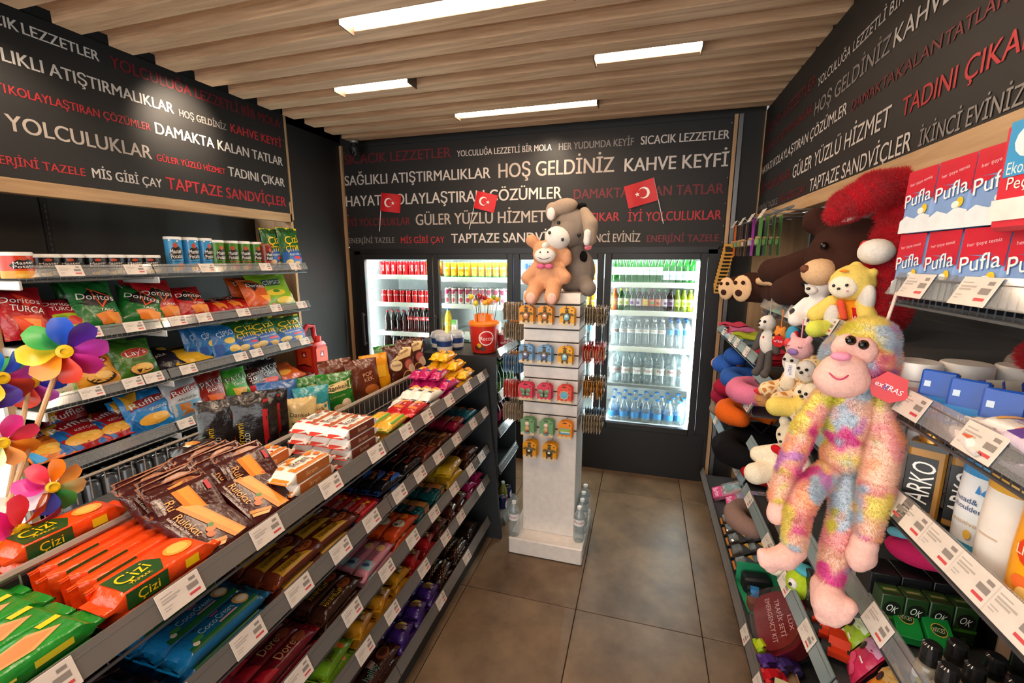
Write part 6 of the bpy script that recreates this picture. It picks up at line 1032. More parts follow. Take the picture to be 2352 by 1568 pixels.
small_toy('plush_grey_cat', 'grey plush animal with pink ear behind the cream jars', face(.80, 1.03, dz['C2'], -1.2), (M('#8f8680', .9, 't'), [((0, 0, .06), (.12, .08, .06)), ((-.08, -.02, .08), (.06, .05, .05))]), [('ear', M('#d8707a', .9, 't'), [((.1, 0, .1), (.014, .01, .018))])], ())
# --- white bear with red bow on the third shelf
zw = dz['B3']
small_toy('plush_white_bear', 'cream plush bear with red bow on the third toy shelf', face(.57, 1.80, zw, -.9), (CP, [((0, 0, .08), (.075, .065, .085)), ((0, -.01, .185), (.06, .055, .052)), ([(-.05, -.02, .11), (-.10, -.05, .08)], [.03, .034]), ([(.05, -.02, .11), (.09, -.05, .08)], [.03, .034]), ([(-.04, -.04, .04), (-.06, -.11, .03)], [.04, .042]), ([(.04, -.04, .04), (.06, -.11, .03)], [.04, .042]), ((-.045, 0, .23), .022), ((.045, 0, .23), .022), ((0, -.055, .172), (.026, .02, .02))]), [('bow', M('#c8141e', .8, 't'), [((-.025, -.06, .135), (.024, .012, .018)), ((.025, -.06, .135), (.024, .012, .018)), ((0, -.065, .10), (.016, .01, .024))])], ((-.02, -.06, .196), (.02, -.06, .196)), nose=(0, -.077, .178))
small_toy('plush_white_dog', 'cream plush dog lying on the fourth toy shelf behind the monkey', face(.62, 1.57, dz['B4'], -.9), (CP, [((0, .02, .07), (.085, .08, .07)), ((0, -.03, .15), (.06, .055, .05)), ([(-.05, -.03, .05), (-.09, -.1, .04)], [.042, .045]), ([(.05, -.03, .05), (.07, -.1, .04)], [.042, .045])]), [('ear', BKP, [((-.055, -.02, .15), (.02, .02, .035))])], ((-.02, -.08, .16), (.02, -.08, .16)), nose=(0, -.088, .145))
small_toy('plush_fish', 'green and yellow plush fish with blue fin and big eye', face(.535, 1.47, dz['B4'] + .0, -1.0), (M('#a9c22a', .9, 't'), [((0, 0, .05), (.05, .045, .05))]), [('fin', M('#4fa8b8', .8, 't'), [((0, 0, .10), (.04, .03, .014))]), ('eye_white', WHP, [((.0, -.04, .06), (.018, .01, .018))])], ((.0, -.05, .06),))
small_toy('plush_octopus', 'magenta and orange plush with blue frill on top of the black boxes', face(.60, 1.075, dz['C4'] + .102, -.4) @ Matrix.Scale(.6, 4), (M('#c8245a', .9, 't'), [((0, 0, .06), (.10, .06, .055)), ((.08, 0, .05), (.06, .05, .045))]), [('frill', M('#6fb5c4', .8, 't'), [([(-.08, -.01, .115), (0, -.01, .12), (.09, -.01, .10)], [.018, .018, .016])])], ())
# --- neck pillows, scarves and keyring on the far bay
def pillow(lab, x, y, z, col, s=1, rz=0, rx=0, straps=True):
    r = empty('neck_pillow', lab, 'neck pillow', 'neck pillows', place(x, y, z, rz=rz, rx=rx, s=s))
    q = PB().m(M(col, .9, 't')); q.limb([(.09 * cos(a) * (1 + .1 * abs(sin(a))), .10 * sin(a), .05) for a in [R(-35 + 250 * i / 8) for i in range(9)]], [.04, .048, .052, .054, .055, .054, .052, .048, .04]); q.grow('cushion', r, .009, 3)
    if straps: tube_part('strap', r, [(.085, -.07, .05), (.05, -.10, .03), (.0, -.10, -.01), (-.06, -.09, .04)], .0035, '#141214')
za1, za2, za3 = dz['A1'], dz['A2'], dz['A3']
pillow('blue neck pillow at the far end, second shelf down', .58, 2.95, za2, '#2a55a5', 1.0, .3); pillow('blue neck pillow nearer the aisle, second shelf down', .57, 2.62, za2, '#2f5aa8', .95, .5); pillow('blue neck pillow stacked on its twin', .60, 2.80, za2 + .09, '#26509c', .9, .2)
pillow('dusty pink neck pillow peeping out below the blue ones', .545, 3.02, za2 + .0, '#b98074', .8, -.4); pillow('pink neck pillow with white spots near the middle bay', .56, 2.30, za2 + .02, '#e07a9c', 1.0, .9)
pillow('dark red neck pillow lowest in its pile', .57, 2.95, za3 + .16, '#8a1030', .9, .2); pillow('dark red neck pillow on top of its pile', .56, 2.85, za3 + .25, '#98122f', .85, .4); pillow('taupe neck pillow behind the orange one', .56, 2.98, za3 + .07, '#7d6a5a', .85, -.2); pillow('bright orange neck pillow', .57, 2.55, za3 + .18, '#e4641a', 1.1, .5); pillow('big black neck pillow in front', .57, 2.35, za3 + .04, '#0e0d10', 1.3, .7); pillow('black neck pillow at the back', .66, 2.6, za3 + .0, '#121116', 1.3, .4); pillow('mauve-brown neck pillow on the lowest shelf', .585, 2.22, dz['base'] + .30, '#8f7268', 1.0, .6, straps=False); pillow('red neck pillow behind the white bear', .62, 2.22, za3 + .02, '#b5141f', .9, .6)
rk_ = small_toy('plush_face_keyring', 'tan plush doll-face keyring with red bow hanging from the rail', face(.478, onX(1752, 915, .478).y, onX(1752, 915, .478).z, -.9), (M('#c48a58', .9, 't'), [((0, 0, 0), (.034, .026, .034))]), [('bow', M('#d0202a', .8), [((0, -.02, .03), (.03, .012, .012))])], (), .005); cordp(rk_, .03, .04, '#2a2422'); tube_part('smile', rk_, [(.012 * t, -.027, -.004 - .005 * (1 - t * t)) for t in (-1, -.5, 0, .5, 1)], .001, '#6a3a2a')
SCF = ['#a31c2c', '#c8304a', '#4a5a6a', '#d94f8a', '#6aa8d8', '#b8c43a', '#2c2a30', '#c02a3a', '#e07ab0', '#7ab0e0', '#3a3440', '#d0405a']
for i, c in enumerate(SCF):
    y = 2.30 + .075 * i; s = B().m(M(c, .85, 't')); q = [(-.07, -.09), (.07, -.09), (.07, .09), (-.07, .09)]
    for l in range(3): s.grid(lambda a, d, l=l: (-.07 + .14 * a, -.1 + .2 * d + .006 * sin(a * 7 + l), .006 + l * .011 + .006 * sin(a * 9 + i) * cos(d * 5 + l)), 8, 8)
    s.box(0, 0, .014, .132, .19, .018, .006); s.build('folded_scarf', None, 60, mat=place(.575, y, za1 + .002 + .012 * (i % 3), rz=.2 * sin(i * 3), rx=.1 * cos(i)), label='folded scarf on the far bay, %s from the middle bay' % ORD[i], cat='scarf', group='folded scarves')
# --- rainbow monkey hanging in front of the near bay
mm, nt, bs = new_mat('rainbow_plush'); tc = N(nt, 'ShaderNodeTexCoord'); last = None
for i, (c, sc, off, lo, hi) in enumerate([('#e9a2a0', 10, 0, .44, .56), ('#efb08a', 11, 3.3, .46, .6), ('#e6d472', 9.5, 7.1, .52, .62), ('#dc4f98', 10.5, 11.7, .53, .62), ('#b9c6d2', 11, 17.9, .56, .64), ('#d9cf52', 12, 23.3, .585, .66), ('#c98ac0', 12, 31.3, .59, .67)]):
    mp = N(nt, 'ShaderNodeMapping'); mp.inputs['Location'].default_value = (off, off * .7, off * 1.3); nz = N(nt, 'ShaderNodeTexNoise', Scale=sc, Detail=2, Roughness=.5); nt.links.new(tc.outputs['Object'], mp.inputs['Vector']); nt.links.new(mp.outputs[0], nz.inputs['Vector'])
    mr = N(nt, 'ShaderNodeMapRange', interpolation_type='SMOOTHSTEP'); mr.inputs['From Min'].default_value = lo; mr.inputs['From Max'].default_value = hi; nt.links.new(nz.outputs['Fac'], mr.inputs['Value'])
    mx = N(nt, 'ShaderNodeMix', data_type='RGBA'); nt.links.new(mr.outputs[0], mx.inputs['Factor'])
    mx.inputs[6].default_value = H('#ecc4ae'); mx.inputs[7].default_value = H(c)
    if last: nt.links.new(last.outputs[2], mx.inputs[6])
    last = mx
nt.links.new(last.outputs[2], bs.inputs['Base Color']); bs.inputs['Roughness'].default_value = .85; bs.inputs['Sheen Weight'].default_value = .1
MY = 1.06
mf = mm.copy(); furry(mf)
def mq(px, py, dy=0, Y=None): return onY(px, py, (Y or MY) + dy)
SKN = M('#e6b3a6', .85, 't'); mk_ = empty('plush_monkey', 'long-limbed rainbow tie-dye plush monkey hanging from the tissue shelf', 'plush toy')
b = PB().m(mm).ball(mq(1972, 828, .03), (.070, .068, .072)).ball(mq(1995, 782, .03), (.052, .052, .05)).ball(mq(1950, 965), (.05, .042, .064)).ball(mq(1945, 1045), (.047, .04, .046)).ball(mq(1955, 915), (.042, .036, .034))
b.grow('body', mk_, .007, 3); b.fur(mk_, 40000, .0065, mf, 9, .0006)
for nm_, pts, rs in (('arm', [mq(1890, 912), mq(1846, 985, -.02), mq(1806, 1085, -.035), mq(1788, 1140, -.045)], [.021, .024, .022, .019]), ('arm', [mq(2014, 920), mq(2034, 1010, -.04), mq(2012, 1120, -.07), mq(1993, 1225, -.08)], [.024, .029, .029, .022]), ('leg', [mq(1908, 1080), mq(1856, 1122, -.05), mq(1832, 1180, -.07), mq(1824, 1245, -.07)], [.027, .028, .025, .023]), ('leg', [mq(1938, 1090), mq(1940, 1180, -.03), mq(1920, 1260, -.05), mq(1906, 1330, -.06)], [.027, .028, .028, .024])):
    q = PB().m(mm).limb(pts, rs); q.grow(nm_, mk_, .007, 3); q.fur(mk_, 17000, .0065, mf, 11, .0006)
PB().m(SKN).ball(mq(1932, 868, -.035), (.052, .04, .042)).ball(mq(1937, 843, -.04), (.042, .032, .028)).grow('muzzle', mk_, .007)
PB().m(SKN).ball(mq(1942, 798, -.03), (.027, .018, .03)).ball(mq(1982, 806, -.03), (.027, .018, .03)).grow('face', mk_, .007)
B().m(M('#e58fa8', .8, 't')).ell(*mq(1932, 818, -.070), .018, .011, .009, 12, 8).build('nose', mk_)
for x, y, d in ((1953, 782, -.040), (1982, 792, -.040)): e = eye(mk_, mq(x, y, d), .0105, 0, gl='#3a2208'); B().m(M('#060505', .05)).ell(*mq(x - .5, y, d - .008), .0075, .005, .0075, 8, 6).build('pupil', e)
tube_part('smile', mk_, [mq(1898 + 66 * t, 848 + 20 * sin(pi * min(1, t * 1.15)) + 8 * t, -.078 + .028 * (2 * t - 1) ** 2) for t in [i / 10 for i in range(11)]], .0016, '#b8305a')
PB().m(SKN).ball(mq(2050, 858, -.0), (.018, .012, .022)).grow('ear', mk_, .006); PB().m(SKN).ball(mq(1900, 800, .07), (.016, .012, .02)).grow('ear', mk_, .006)
PB().m(SKN).ball(mq(1784, 1178, -.045), (.022, .021, .028)).ball(mq(1788, 1158, -.045), .02).grow('hand', mk_, .006)
PB().m(SKN).ball(mq(1978, 1275, -.082), (.029, .026, .03)).ball(mq(1985, 1248, -.08), .026).ball(mq(1970, 1294, -.085), .018).grow('hand', mk_, .006)
PB().m(SKN).limb([mq(1824, 1262, -.065), mq(1802, 1280, -.08), mq(1770, 1282, -.09)], [.026, .027, .02]).ball(mq(1752, 1272, -.092), .014).ball(mq(1756, 1290, -.094), .014).ball(mq(1770, 1302, -.09), .014).grow('foot', mk_, .006)
PB().m(SKN).limb([mq(1898, 1350, -.06), mq(1905, 1385, -.085), mq(1925, 1402, -.1)], [.032, .036, .022]).ball(mq(1948, 1392, -.10), .019).ball(mq(1935, 1410, -.105), .019).ball(mq(1915, 1418, -.10), .02).ball(mq(1893, 1412, -.09), .02).grow('foot', mk_, .006)
tube_part('hanging_string', mk_, [mq(2038, 735, .03), onX(2060, 672, .488), onX(2062, 668, .50)], .003, '#d9c2b4'); tagp(mk_, mq(2050, 880, -.05), Matrix.Rotation(pi / 2, 3, 'X') @ Matrix.Rotation(-.35, 3, 'Y') @ Matrix.Rotation(-.4, 3, 'Z'), 1.25)
# ================================================================ goods on the right-hand shelving
TIS = carton('tissue_pack', .098, .122, .06, '#7f9fd0', [('r', -.48, .14, .48, .49, '#c9122f'), ('p', [(-.48, .15), (-.48, -.06), (0, .12)], '#c9122f'), ('p', [(.48, .15), (0, .12), (.48, .0)], '#c9122f'), ('p', [(-.5, -.5), (.5, -.5), (.5, -.26), (.2, -.2), (0, -.28), (-.3, -.22), (-.5, -.3)], '#e8edf2'), ('t', 'her şeye temiz', 0, .3, .05, 6, .7, '#efc9cf'), ('t', 'Pufla', .0, .05, .22, 8, .84, '#4a70b0'), ('t', 'Pufla', -.012, .058, .22, 8, .84, '#f4f2ee'), ('o', .28, -.14, .09, .07, '#efc02a'), ('o', .18, -.17, .1, .05, '#f2efe8')], bev=.008, r=.3)
for j in range(2):
    for i in range(9): inst('tissue_pack', TIS, place(.535, 1.095 - i * .101, 1.628 + j * .123, 'right', ry=R(random.uniform(-3, 3)), rx=R(-2)), 'red and blue tissue pack, %s layer, %s from the red dog' % ('upper' if j else 'lower', ORD[i]), 'tissues', 'tissue packs')
EK = carton('tissue_value_pack', .12, .15, .05, '#d8263a', [('r', -.4, .0, .4, .5, '#3a9ad0'), ('o', 0, .3, .3, .16, '#e9eef2'), ('t', 'Ekonomik', 0, .08, .12, 0, .7, W_), ('t', 'Peçete', 0, -.06, .12, 0, .6, W_), ('r', -.5, -.4, .5, -.2, '#f0ece6')], bev=.006)
inst('tissue_value_pack', EK, place(.515, .80, 1.74, 'right'), 'red and blue value pack leaning on the tissue packs', 'tissues')
JAR = (B().m(M('#d9d6d2', .35)).lathe([(.036, 0), (.038, .004), (.038, .055), (.034, .058)], 18).mesh('cream_jar'), [('lid', B().m(M('#e4e0db', .35)).lathe([(.04, .058), (.041, .062), (.041, .088), (.038, .092), (0, .092)], 18).mesh('lid'), []), ('label', B().m(M('#e0b0b0', .4)).lathe([(.0385, .01), (.0385, .045)], 18).mesh('label'), [])])
for j in range(2):
    for i in range(5): inst('cream_jar', JAR, place(.54 + .085 * i + (.17 if j else 0), 1.075 - .088 * j + .008 * (i % 2), dz['C2']), 'white cream jar, %s row from the monkey, %s from the rail' % (('first', 'second')[j], ORD[i]), 'jar', 'cream jars')
SEL = carton('pocket_tissue_pack', .06, .105, .022, '#1f4fae', [('r', -.5, -.5, .5, -.05, '#2f86d0'), ('r', -.36, .14, -.18, .26, '#c9d8ea'), ('t', 'Selpak', 0, -.28, .16, 4, .8, '#eef2f6')], bev=.004, r=.25)
for j in range(3): inst('pocket_tissue_pack', SEL, place(.53 + .012 * j, .985 - j * .06, dz['C2'] + .002, 'right', rx=R(-10), ry=R(48), s=.85), 'blue pocket tissue pack facing the aisle, %s from the monkey' % ORD[j], 'tissues', 'pocket tissue packs')
SEL2 = carton('pocket_tissue_pack', .06, .105, .022, '#1d2f8a', [('r', -.5, .1, .5, .5, '#d9cdb8')], bev=.004, r=.3)
for i in range(2):
    for j in range(9): inst('pocket_tissue_pack', SEL2, place(.60 + .026 * j, .93 - .075 * i, dz['C2'] + .002, 'front', rx=R(-16), ry=R(12), s=.85), 'dark blue pocket tissue pack seen edge-on, %s row, %s from the rail' % (('front', 'rear')[i], ORD[j]), 'tissues', 'pocket tissue packs')
WIP = flowpack('wet_wipe_pack', .13, .06, .03, '#e6ddd8', [('o', -.36, 0, .1, .4, '#e8b04a'), ('r', -.2, -.2, .2, .24, '#d9d0e0'), ('p', [(.2, -.5), (.5, -.5), (.5, .5), (.32, .4)], '#d8643a'), ('t', 'wipes', 0, 0, .3, 0, .34, '#5a3a8a')], (), 3, seed=60); WIP2 = flowpack('wet_wipe_pack', .13, .06, .03, '#d9c8dc', [('p', [(-.5, -.5), (.0, -.5), (.2, .5), (-.5, .5)], '#6a4a9a'), ('o', .3, 0, .14, .36, '#e2622a')], (), 3, seed=61)
for i, (x, y, z_, w, rz) in enumerate([(.52, .84, .0, WIP, -.2), (.545, .80, .03, WIP, .15), (.53, .70, .0, WIP2, .1), (.53, .74, .03, WIP2, -.1), (.56, .66, .05, WIP, .1)]): inst('wet_wipe_pack', w, place(x, y, dz['C2'] + z_, 'lieR', rz=rz), 'small wet wipe pack in front of the blue tissues, %s from the monkey' % ORD[i], 'wipes', 'wet wipe packs')
# toiletries
SPR = (B().m(M('#e6e2dd', .35)).lathe([(.026, 0), (.028, .005), (.028, .09), (.02, .105), (.012, .11)], 16, sx=1.1, sy=.75).mesh('spray_bottle'), [('pump', B().m(M('#efece8', .35)).lathe([(.013, .108), (.013, .125), (.016, .127), (.016, .155), (.012, .158), (0, .158)], 14).mesh('pump'), []), ('lettering', B().m(M('#d8482a', .4)).rect(-.014, .05, .006, .056, lambda x, y, l=1: (x, -.0222, y)).shape([(-.016, .028), (-.004, .02), (.016, .04), (-.004, .026)], lambda x, y, l=1: (x, -.0222, y)).mesh('lettering'), [])])
for i, (x, y) in enumerate([(.53, 1.085), (.545, 1.045), (.60, 1.085), (.62, 1.04)]): inst('spray_bottle', SPR, place(x, y, dz['C3'], rz=-pi / 2), 'white pump spray bottle on the toiletry shelf, %s' % ('front, next to the monkey', 'front, next to the dark boxes', 'rear, behind the first', 'rear, behind the second')[i], 'spray bottle', 'spray bottles')
ORB = (B().m(M('#c8451c', .35)).lathe([(.03, 0), (.032, .01), (.032, .11), (.024, .14), (.012, .15)], 16).mesh('sun_oil_bottle'), [('cap', B().m(M('#b53a18', .4)).lathe([(.016, .148), (.016, .17), (0, .172)], 12).mesh('cap'), [])])
for i, (x, y) in enumerate([(.69, 1.085), (.72, 1.02)]): inst('sun_oil_bottle', ORB, place(x, y, dz['C3']), 'orange sun oil bottle behind the spray bottles, %s' % ('farther', 'nearer')[i], 'bottle', 'sun oil bottles')
ARK = carton('aftershave_box', .055, .15, .04, '#a8762e', [('r', -.5, -.4, .3, .32, '#15120f'), ('t', 'ARKO', -.1, -.02, .24, 86, 1.5, '#f2eee8'), ('r', -.5, .42, .5, .5, '#3a3a3a')], [('r', -.5, -.4, .5, .3, '#15120f')], bev=.004)
ARKC = (ARK[0], ARK[1] + [('cap', B().m(M('#c48a3a', .25, 'x', .7)).lathe([(.018, .15), (.018, .17), (.014, .174), (0, .174)], 14).mesh('cap'), [])])
ARKC[1][-1][1].transform(Matrix.Rotation(-pi / 2, 4, 'X'))
for i, y in enumerate((1.0, .965)): inst('aftershave_box', ARKC, place(.545 + .05 * i, y, dz['C3'], 'right', ry=R(58)), 'black and gold aftershave pack, %s the white shampoo' % ('behind, away from', 'directly beside')[i], 'aftershave', 'aftershave packs')
def shamp(nm, col, cap, pr, w=.034, h=.165):
    b = B().m(M(col, .3)).lathe([(w * .9, 0), (w, .008), (w * 1.02, h * .5), (w * .92, h * .84)], 18, sx=1, sy=.65); q = B().m(M(cap, .3)).lathe([(w * .94, h * .84), (w * .96, h * .97), (w * .8, h), (0, h)], 18, sx=1, sy=.65); p = B(); prt(p, pr, w * 2, h, lambda x, y, l=1: (x, -.65 * sqrt(max(.0001, (w * 1.02) ** 2 - x * x)) - .0008 - l * .0004, y + h * .42)); return (b.mesh(nm), [('cap', q.mesh('cap'), []), ('printed_front', p.mesh('printed_front'), [])])
SH1 = shamp('shampoo_bottle', '#e8e9ea', '#3f8fc8', [('t', 'head&', -.06, .16, .06, 0, .5, '#2a4a80'), ('t', 'shoulders', 0, .08, .06, 0, .7, '#2a4a80'), ('p', [(.1, .26), (.16, .36), (.2, .26)], '#3a86d0'), ('p', [(.2, .27), (.3, .34), (.28, .25)], '#3a86d0'), ('t', 'sensitive', -.05, -.08, .05, 0, .6, '#c8a070'), ('r', -.4, -.4, .4, -.3, '#2a86a8'), ('o', .1, -.2, .08, .05, '#e8b84a')])
SH2 = shamp('lotion_bottle', '#e8dfd6', '#d8a03a', [('r', -.3, .0, .1, .01, '#c9a88a')], .036, .18); SH3 = shamp('shower_gel_bottle', '#f0a01a', '#e8c9a0', [('o', .0, .14, .24, .12, '#d8401c'), ('t', 'LION', 0, .14, .08, 0, .5, '#f6e0c0'), ('p', [(-.05, .26), (.05, .36), (.14, .26)], '#e8641c'), ('o', -.05, -.12, .2, .06, '#e86a2a'), ('o', 0, -.2, .12, .06, '#f3c06a')], .036, .18)
for sp, x, y, lb in [(SH1, .565, .885, 'white shampoo bottle with blue cap beside the black packs'), (SH2, .55, .80, 'plain cream lotion bottle between shampoo and yellow gel'), (SH3, .545, .725, 'yellow shower gel bottle with red oval at the picture edge'), (SH3, .55, .64, 'yellow shower gel bottle beyond the first')]: inst(sp[0].name, sp, place(x, y, dz['C3'], rz=-pi / 2 + .35), lb, 'toiletry bottle', 'toiletry bottles')
# boxes and perfume on the near lower shelf
OKB = carton('green_box', .052, .11, .052, '#1c3a18', [('o', 0, .14, .4, .2, '#141614'), ('t', 'OK', 0, .14, .2, -20, .5, '#e6ebe0'), ('r', -.5, -.16, .5, -.08, '#3f7a24'), ('t', 'NECTAR', 0, -.36, .12, 90, .24, '#7a9a6a')], top=[('r', -.4, -.2, .4, .2, '#2a5a1c'), ('r', -.3, -.08, .3, .06, '#8a8a5a')], bev=.002)
for i in range(4): inst('green_box', OKB, place(.525 + i * .041, 1.01, dz['C4'], 'front', s=.74), 'dark green small box with white letters, %s from the rail' % ORD[i], 'box', 'dark green boxes')
BKB = carton('black_box', .07, .1, .07, '#141416', [('r', -.4, .3, .4, .33, '#3a3a40'), ('t', 'OX', 0, 0, .3, -25, .5, '#b9b9bd')], top=[('r', -.46, -.46, .46, -.44, '#3a3a40'), ('r', -.46, .44, .46, .46, '#3a3a40')], bev=.0015)
for i in range(8): inst('black_box', BKB, place(.53 + i * .056, 1.07, dz['C4'], 'front', s=(.75, .95, .9)), 'black box behind the green boxes, %s from the rail' % ORD[i], 'box', 'black boxes')
for i in range(3): inst('black_box', BKB, place(.72 + i * .056, .995, dz['C4'], 'front', s=.75), 'black box beside the green boxes, %s from them' % ORD[i], 'box', 'black boxes')
NEC = carton('flat_green_box', .055, .105, .03, '#128a3a', [('o', 0, .0, .3, .17, '#c9a84a'), ('o', 0, .0, .27, .145, '#0f3a1c'), ('t', 'NTCET', 0, 0, .12, 0, .44, '#e0d8b0'), ('t', 'C', .1, .34, .1, 0, .1, '#d0e0c8')], bev=.002)
for j in range(2): inst('flat_green_box', NEC, place(.545 + .045 * j, .955 - .02 * j, dz['C4'] + .012, 'front', rx=R(-68), ry=R(-8), s=.78), 'bright green flat box lying by the rail, %s the dark green boxes' % ('next to', 'one further from')[j], 'box', 'bright green boxes')
cb = B().m(M('#a98a72', .8)).box(0, 0, .003, .16, .17, .006).box(-.078, 0, .04, .004, .17, .08).box(.078, 0, .055, .004, .17, .11).box(0, .083, .05, .16, .004, .1).box(0, -.083, .04, .16, .004, .08); cb.build('cardboard_tray', None, mat=place(.745, .86, dz['C4'] + .001, rz=-.1), label='open brown cardboard tray behind the perfume bottles', cat='tray')
PF = (B().m(clear('clear_perfume_glass', '#efe9dc', .16, .25, .05, '#d9cdb8')).lathe([(.022, 0), (.024, .004), (.024, .055), (.02, .064), (.01, .068), (.01, .074)], 16).mesh('perfume_bottle'), [('cap', B().m(clear('smoky_cap', '#5a5a5c', .2, .55, .1, '#2a2a2c')).lathe([(.0175, .082), (.0175, .112), (.013, .116), (0, .116)], 14).mesh('cap'), []), ('collar', B().m(M('#141414', .3)).lathe([(.0182, .07), (.0182, .086), (.014, .088)], 14).mesh('collar'), []), ('label', B().m(M('#dfe4ee', .4)).rect(-.018, .014, .018, .044, lambda x, y, l=1: (.0245 * sin(x / .0245), -.0245 * cos(x / .0245), y), 1, 6, 1).m(M('#d8c02a', .4)).disc(.006, .03, .007, .008, lambda x, y, l=1: (.0249 * sin(x / .0249), -.0249 * cos(x / .0249), y)).m(M('#4a8a3a', .4)).disc(.004, .021, .006, .004, lambda x, y, l=1: (.0251 * sin(x / .025), -.0251 * cos(x / .025), y)).mesh('label'), [])])
for i in range(4):
    for j in range(6): inst('perfume_bottle', PF, place(.52 + i * .045, .855 - j * .046 + .016 * (i % 2), dz['C4'], rz=-pi / 2 + .4, s=.82), 'glass perfume bottle with dark cap, row %s from the rail, %s from the green boxes' % (ORD[i], ORD[j]), 'perfume', 'perfume bottles')
# fruit-print pouches, toy boxes on the lower middle shelf
def pouch(nm, c1, c2, fr): return bag(nm, .085, .125, .03, c1, [('p', [(-.5, .1), (.5, .3), (.5, .5), (-.5, .5)], c2), ('o', -.1, -.2, .24, .14, fr), ('o', .2, -.32, .18, .12, fr), ('o', -.22, .16, .16, .1, '#2a1a18'), ('r', .1, -.02, .4, .02, '#efe6e0')], hash(nm) % 50)
PG = pouch('air_freshener_pouch', '#9aba2a', '#dfe8c0', '#e8e6d8'); PP = pouch('air_freshener_pouch', '#d0305a', '#e8a8c8', '#e0507a'); PO = pouch('air_freshener_pouch', '#e8901c', '#f0c070', '#d8501c')
for i, (sp, px, py, lb) in enumerate([(PG, 1925, 1490, 'lime green fruit-print pouch, front row'), (PP, 1950, 1545, 'pink fruit-print pouch, front row'), (PO, 1985, 1620, 'orange fruit-print pouch, front row'), (PG, 2000, 1478, 'dark green fruit-print pouch, second row'), (PP, 2045, 1540, 'pink fruit-print pouch, second row'), (PO, 2080, 1620, 'orange fruit-print pouch, second row')]):
    p = onZ(px, py, dz['B4']); inst('air_freshener_pouch', sp, place(p.x, p.y, dz['B4'] + .002, 'right', ry=R(-10), rx=R(-28)), lb, 'pouch', 'fruit-print pouches')
def toycar(col, wh, s=1.0, glass='#23262a'):
    b = B().m(M(col, .25)).prism([(-.038, .012), (.038, .012), (.04, .022), (.022, .026), (.01, .038), (-.016, .038), (-.026, .026), (-.04, .024)], -.016, .016); b.v = [(x, z, y) for x, y, z in b.v]
    g = B().m(M(glass, .1)).box(-.003, 0, .031, .03, .0335, .009, .002); w = B().m(M(wh, .5))
    parts = [('window', g.mesh('window'), [])]
    for x in (-.024, .024):
        for y in (-.019, .019):
            q = B().m(M(wh, .6)).lathe([(.014, -.007), (.014, .007), (.008, .008), (0, .007)], 12); q.v = [(a + x, c + y, d + .014) for a, d, c in q.v]; parts.append(('wheel', q.mesh('wheel'), []))
    return (b.mesh('toy_car'), parts)
p_ = onZ(1780, 1470, dz['base'])
ct = B().m(M('#a88a6c', .85)).box(0, 0, .004, .13, .36, .006).box(-.063, 0, .015, .004, .36, .025).box(.063, 0, .015, .004, .36, .025).build('car_tray', None, mat=place(.575, 1.68, dz['base'] + .0), label='brown cardboard tray holding small toy cars on the base shelf', cat='tray')
for i, (c, w, y, x, lb) in enumerate([('#b8d020', '#9ac020', 1.800, .555, 'lime toy car at the far end of the tray'), ('#4a2a7a', '#5a3a8a', 1.725, .555, 'purple toy car in the tray'), ('#c01c24', '#d0242c', 1.655, .55, 'red toy car in the tray'), ('#2a8ab8', '#2a98c8', 1.585, .55, 'blue toy car at the near end of the tray'), ('#3a2a6a', '#4a3a7a', 1.725, .615, 'dark purple toy car at the back of the tray')]): inst('toy_car', toycar(c, w), place(x, y, dz['base'] + .009, rz=.25, s=1.15), lb, 'toy car', 'toy cars in the tray')
gb = empty('truck_box', 'green open-front toy truck box on the base shelf', 'toy box', mat=place(.60, 2.12, dz['base'], rz=.1))
B().m(M('#2a9a6a', .5)).box(0, 0, .005, .15, .2, .01).box(.073, 0, .06, .006, .2, .12).box(0, .098, .06, .15, .006, .12).build('carton', gb); B().m(M('#7a4a30', .8)).box(-.02, -.075, .03, .1, .05, .05, .004).build('cargo_block', gb); B().m(M('#18171a', .5)).box(0, .05, .05, .12, .07, .08, .01).build('truck_body', gb)
inst('toy_car', toycar('#3a86c8', '#1a1a1c'), place(.575, 2.10, dz['base'] + .03, rz=1.4, s=1.1), 'blue toy car sitting in the green truck box', 'toy car')
em = empty('emergency_kit', 'dark red plastic-wrapped emergency kit bag on the base shelf', 'bag', mat=place(.63, 1.86, dz['base'] + .10, 'right', rx=R(-42), rz=R(-20)))
q = B().m(M('#7a1820', .35, 'f')); prof = [(.125 * math.copysign(abs(cos(a)) ** .72, cos(a)) * (1 - .16 * sin(a)), .108 * math.copysign(abs(sin(a)) ** .72, sin(a))) for a in [2 * pi * i / 28 for i in range(28)]]
q.prism(prof, -.035, .03); q.prism([(x * .9, y * .9) for x, y in prof], .03, .045); q.build('pouch', em)
f_ = flat(.0455, .0006); p = B().m(M('#e2c9c4', .4)).text('LÜX', .03, .06, .018, f_, 2, w=.06).text('TRAFİK SETİ', .0, .02, .022, f_, 2, w=.15).text('EMERGENCY KIT', .0, -.02, .022, f_, 2, w=.18); p.build('lettering', em); B().m(clear('plastic_wrap', '#fbeeee', .12, .0, .1)).prism([(x * 1.06, y * 1.06) for x, y in prof], -.04, .052).build('plastic_wrap', em)
ECO = carton('cream_box', .06, .17, .075, '#c9c79a', [('r', -.5, -.5, .5, -.1, '#3a8ab0'), ('t', 'ECO', 0, -.34, .12, 90, .3, '#e8e6d0'), ('o', 0, .3, .2, .06, '#8a9a5a'), ('r', -.3, .0, .3, .2, '#dad8b0')], [('r', -.4, .2, .2, .4, '#8ea04a')], bev=.002)
for i, (x, y) in enumerate([(.535, 1.475), (.605, 1.47), (.535, 1.40)]): inst('cream_box', ECO, place(x, y, dz['base'], 'right', ry=R(-15)), 'cream and blue carton at the near end of the base shelf, %s' % ('front', 'behind the first', 'nearest')[i], 'box', 'cream cartons')
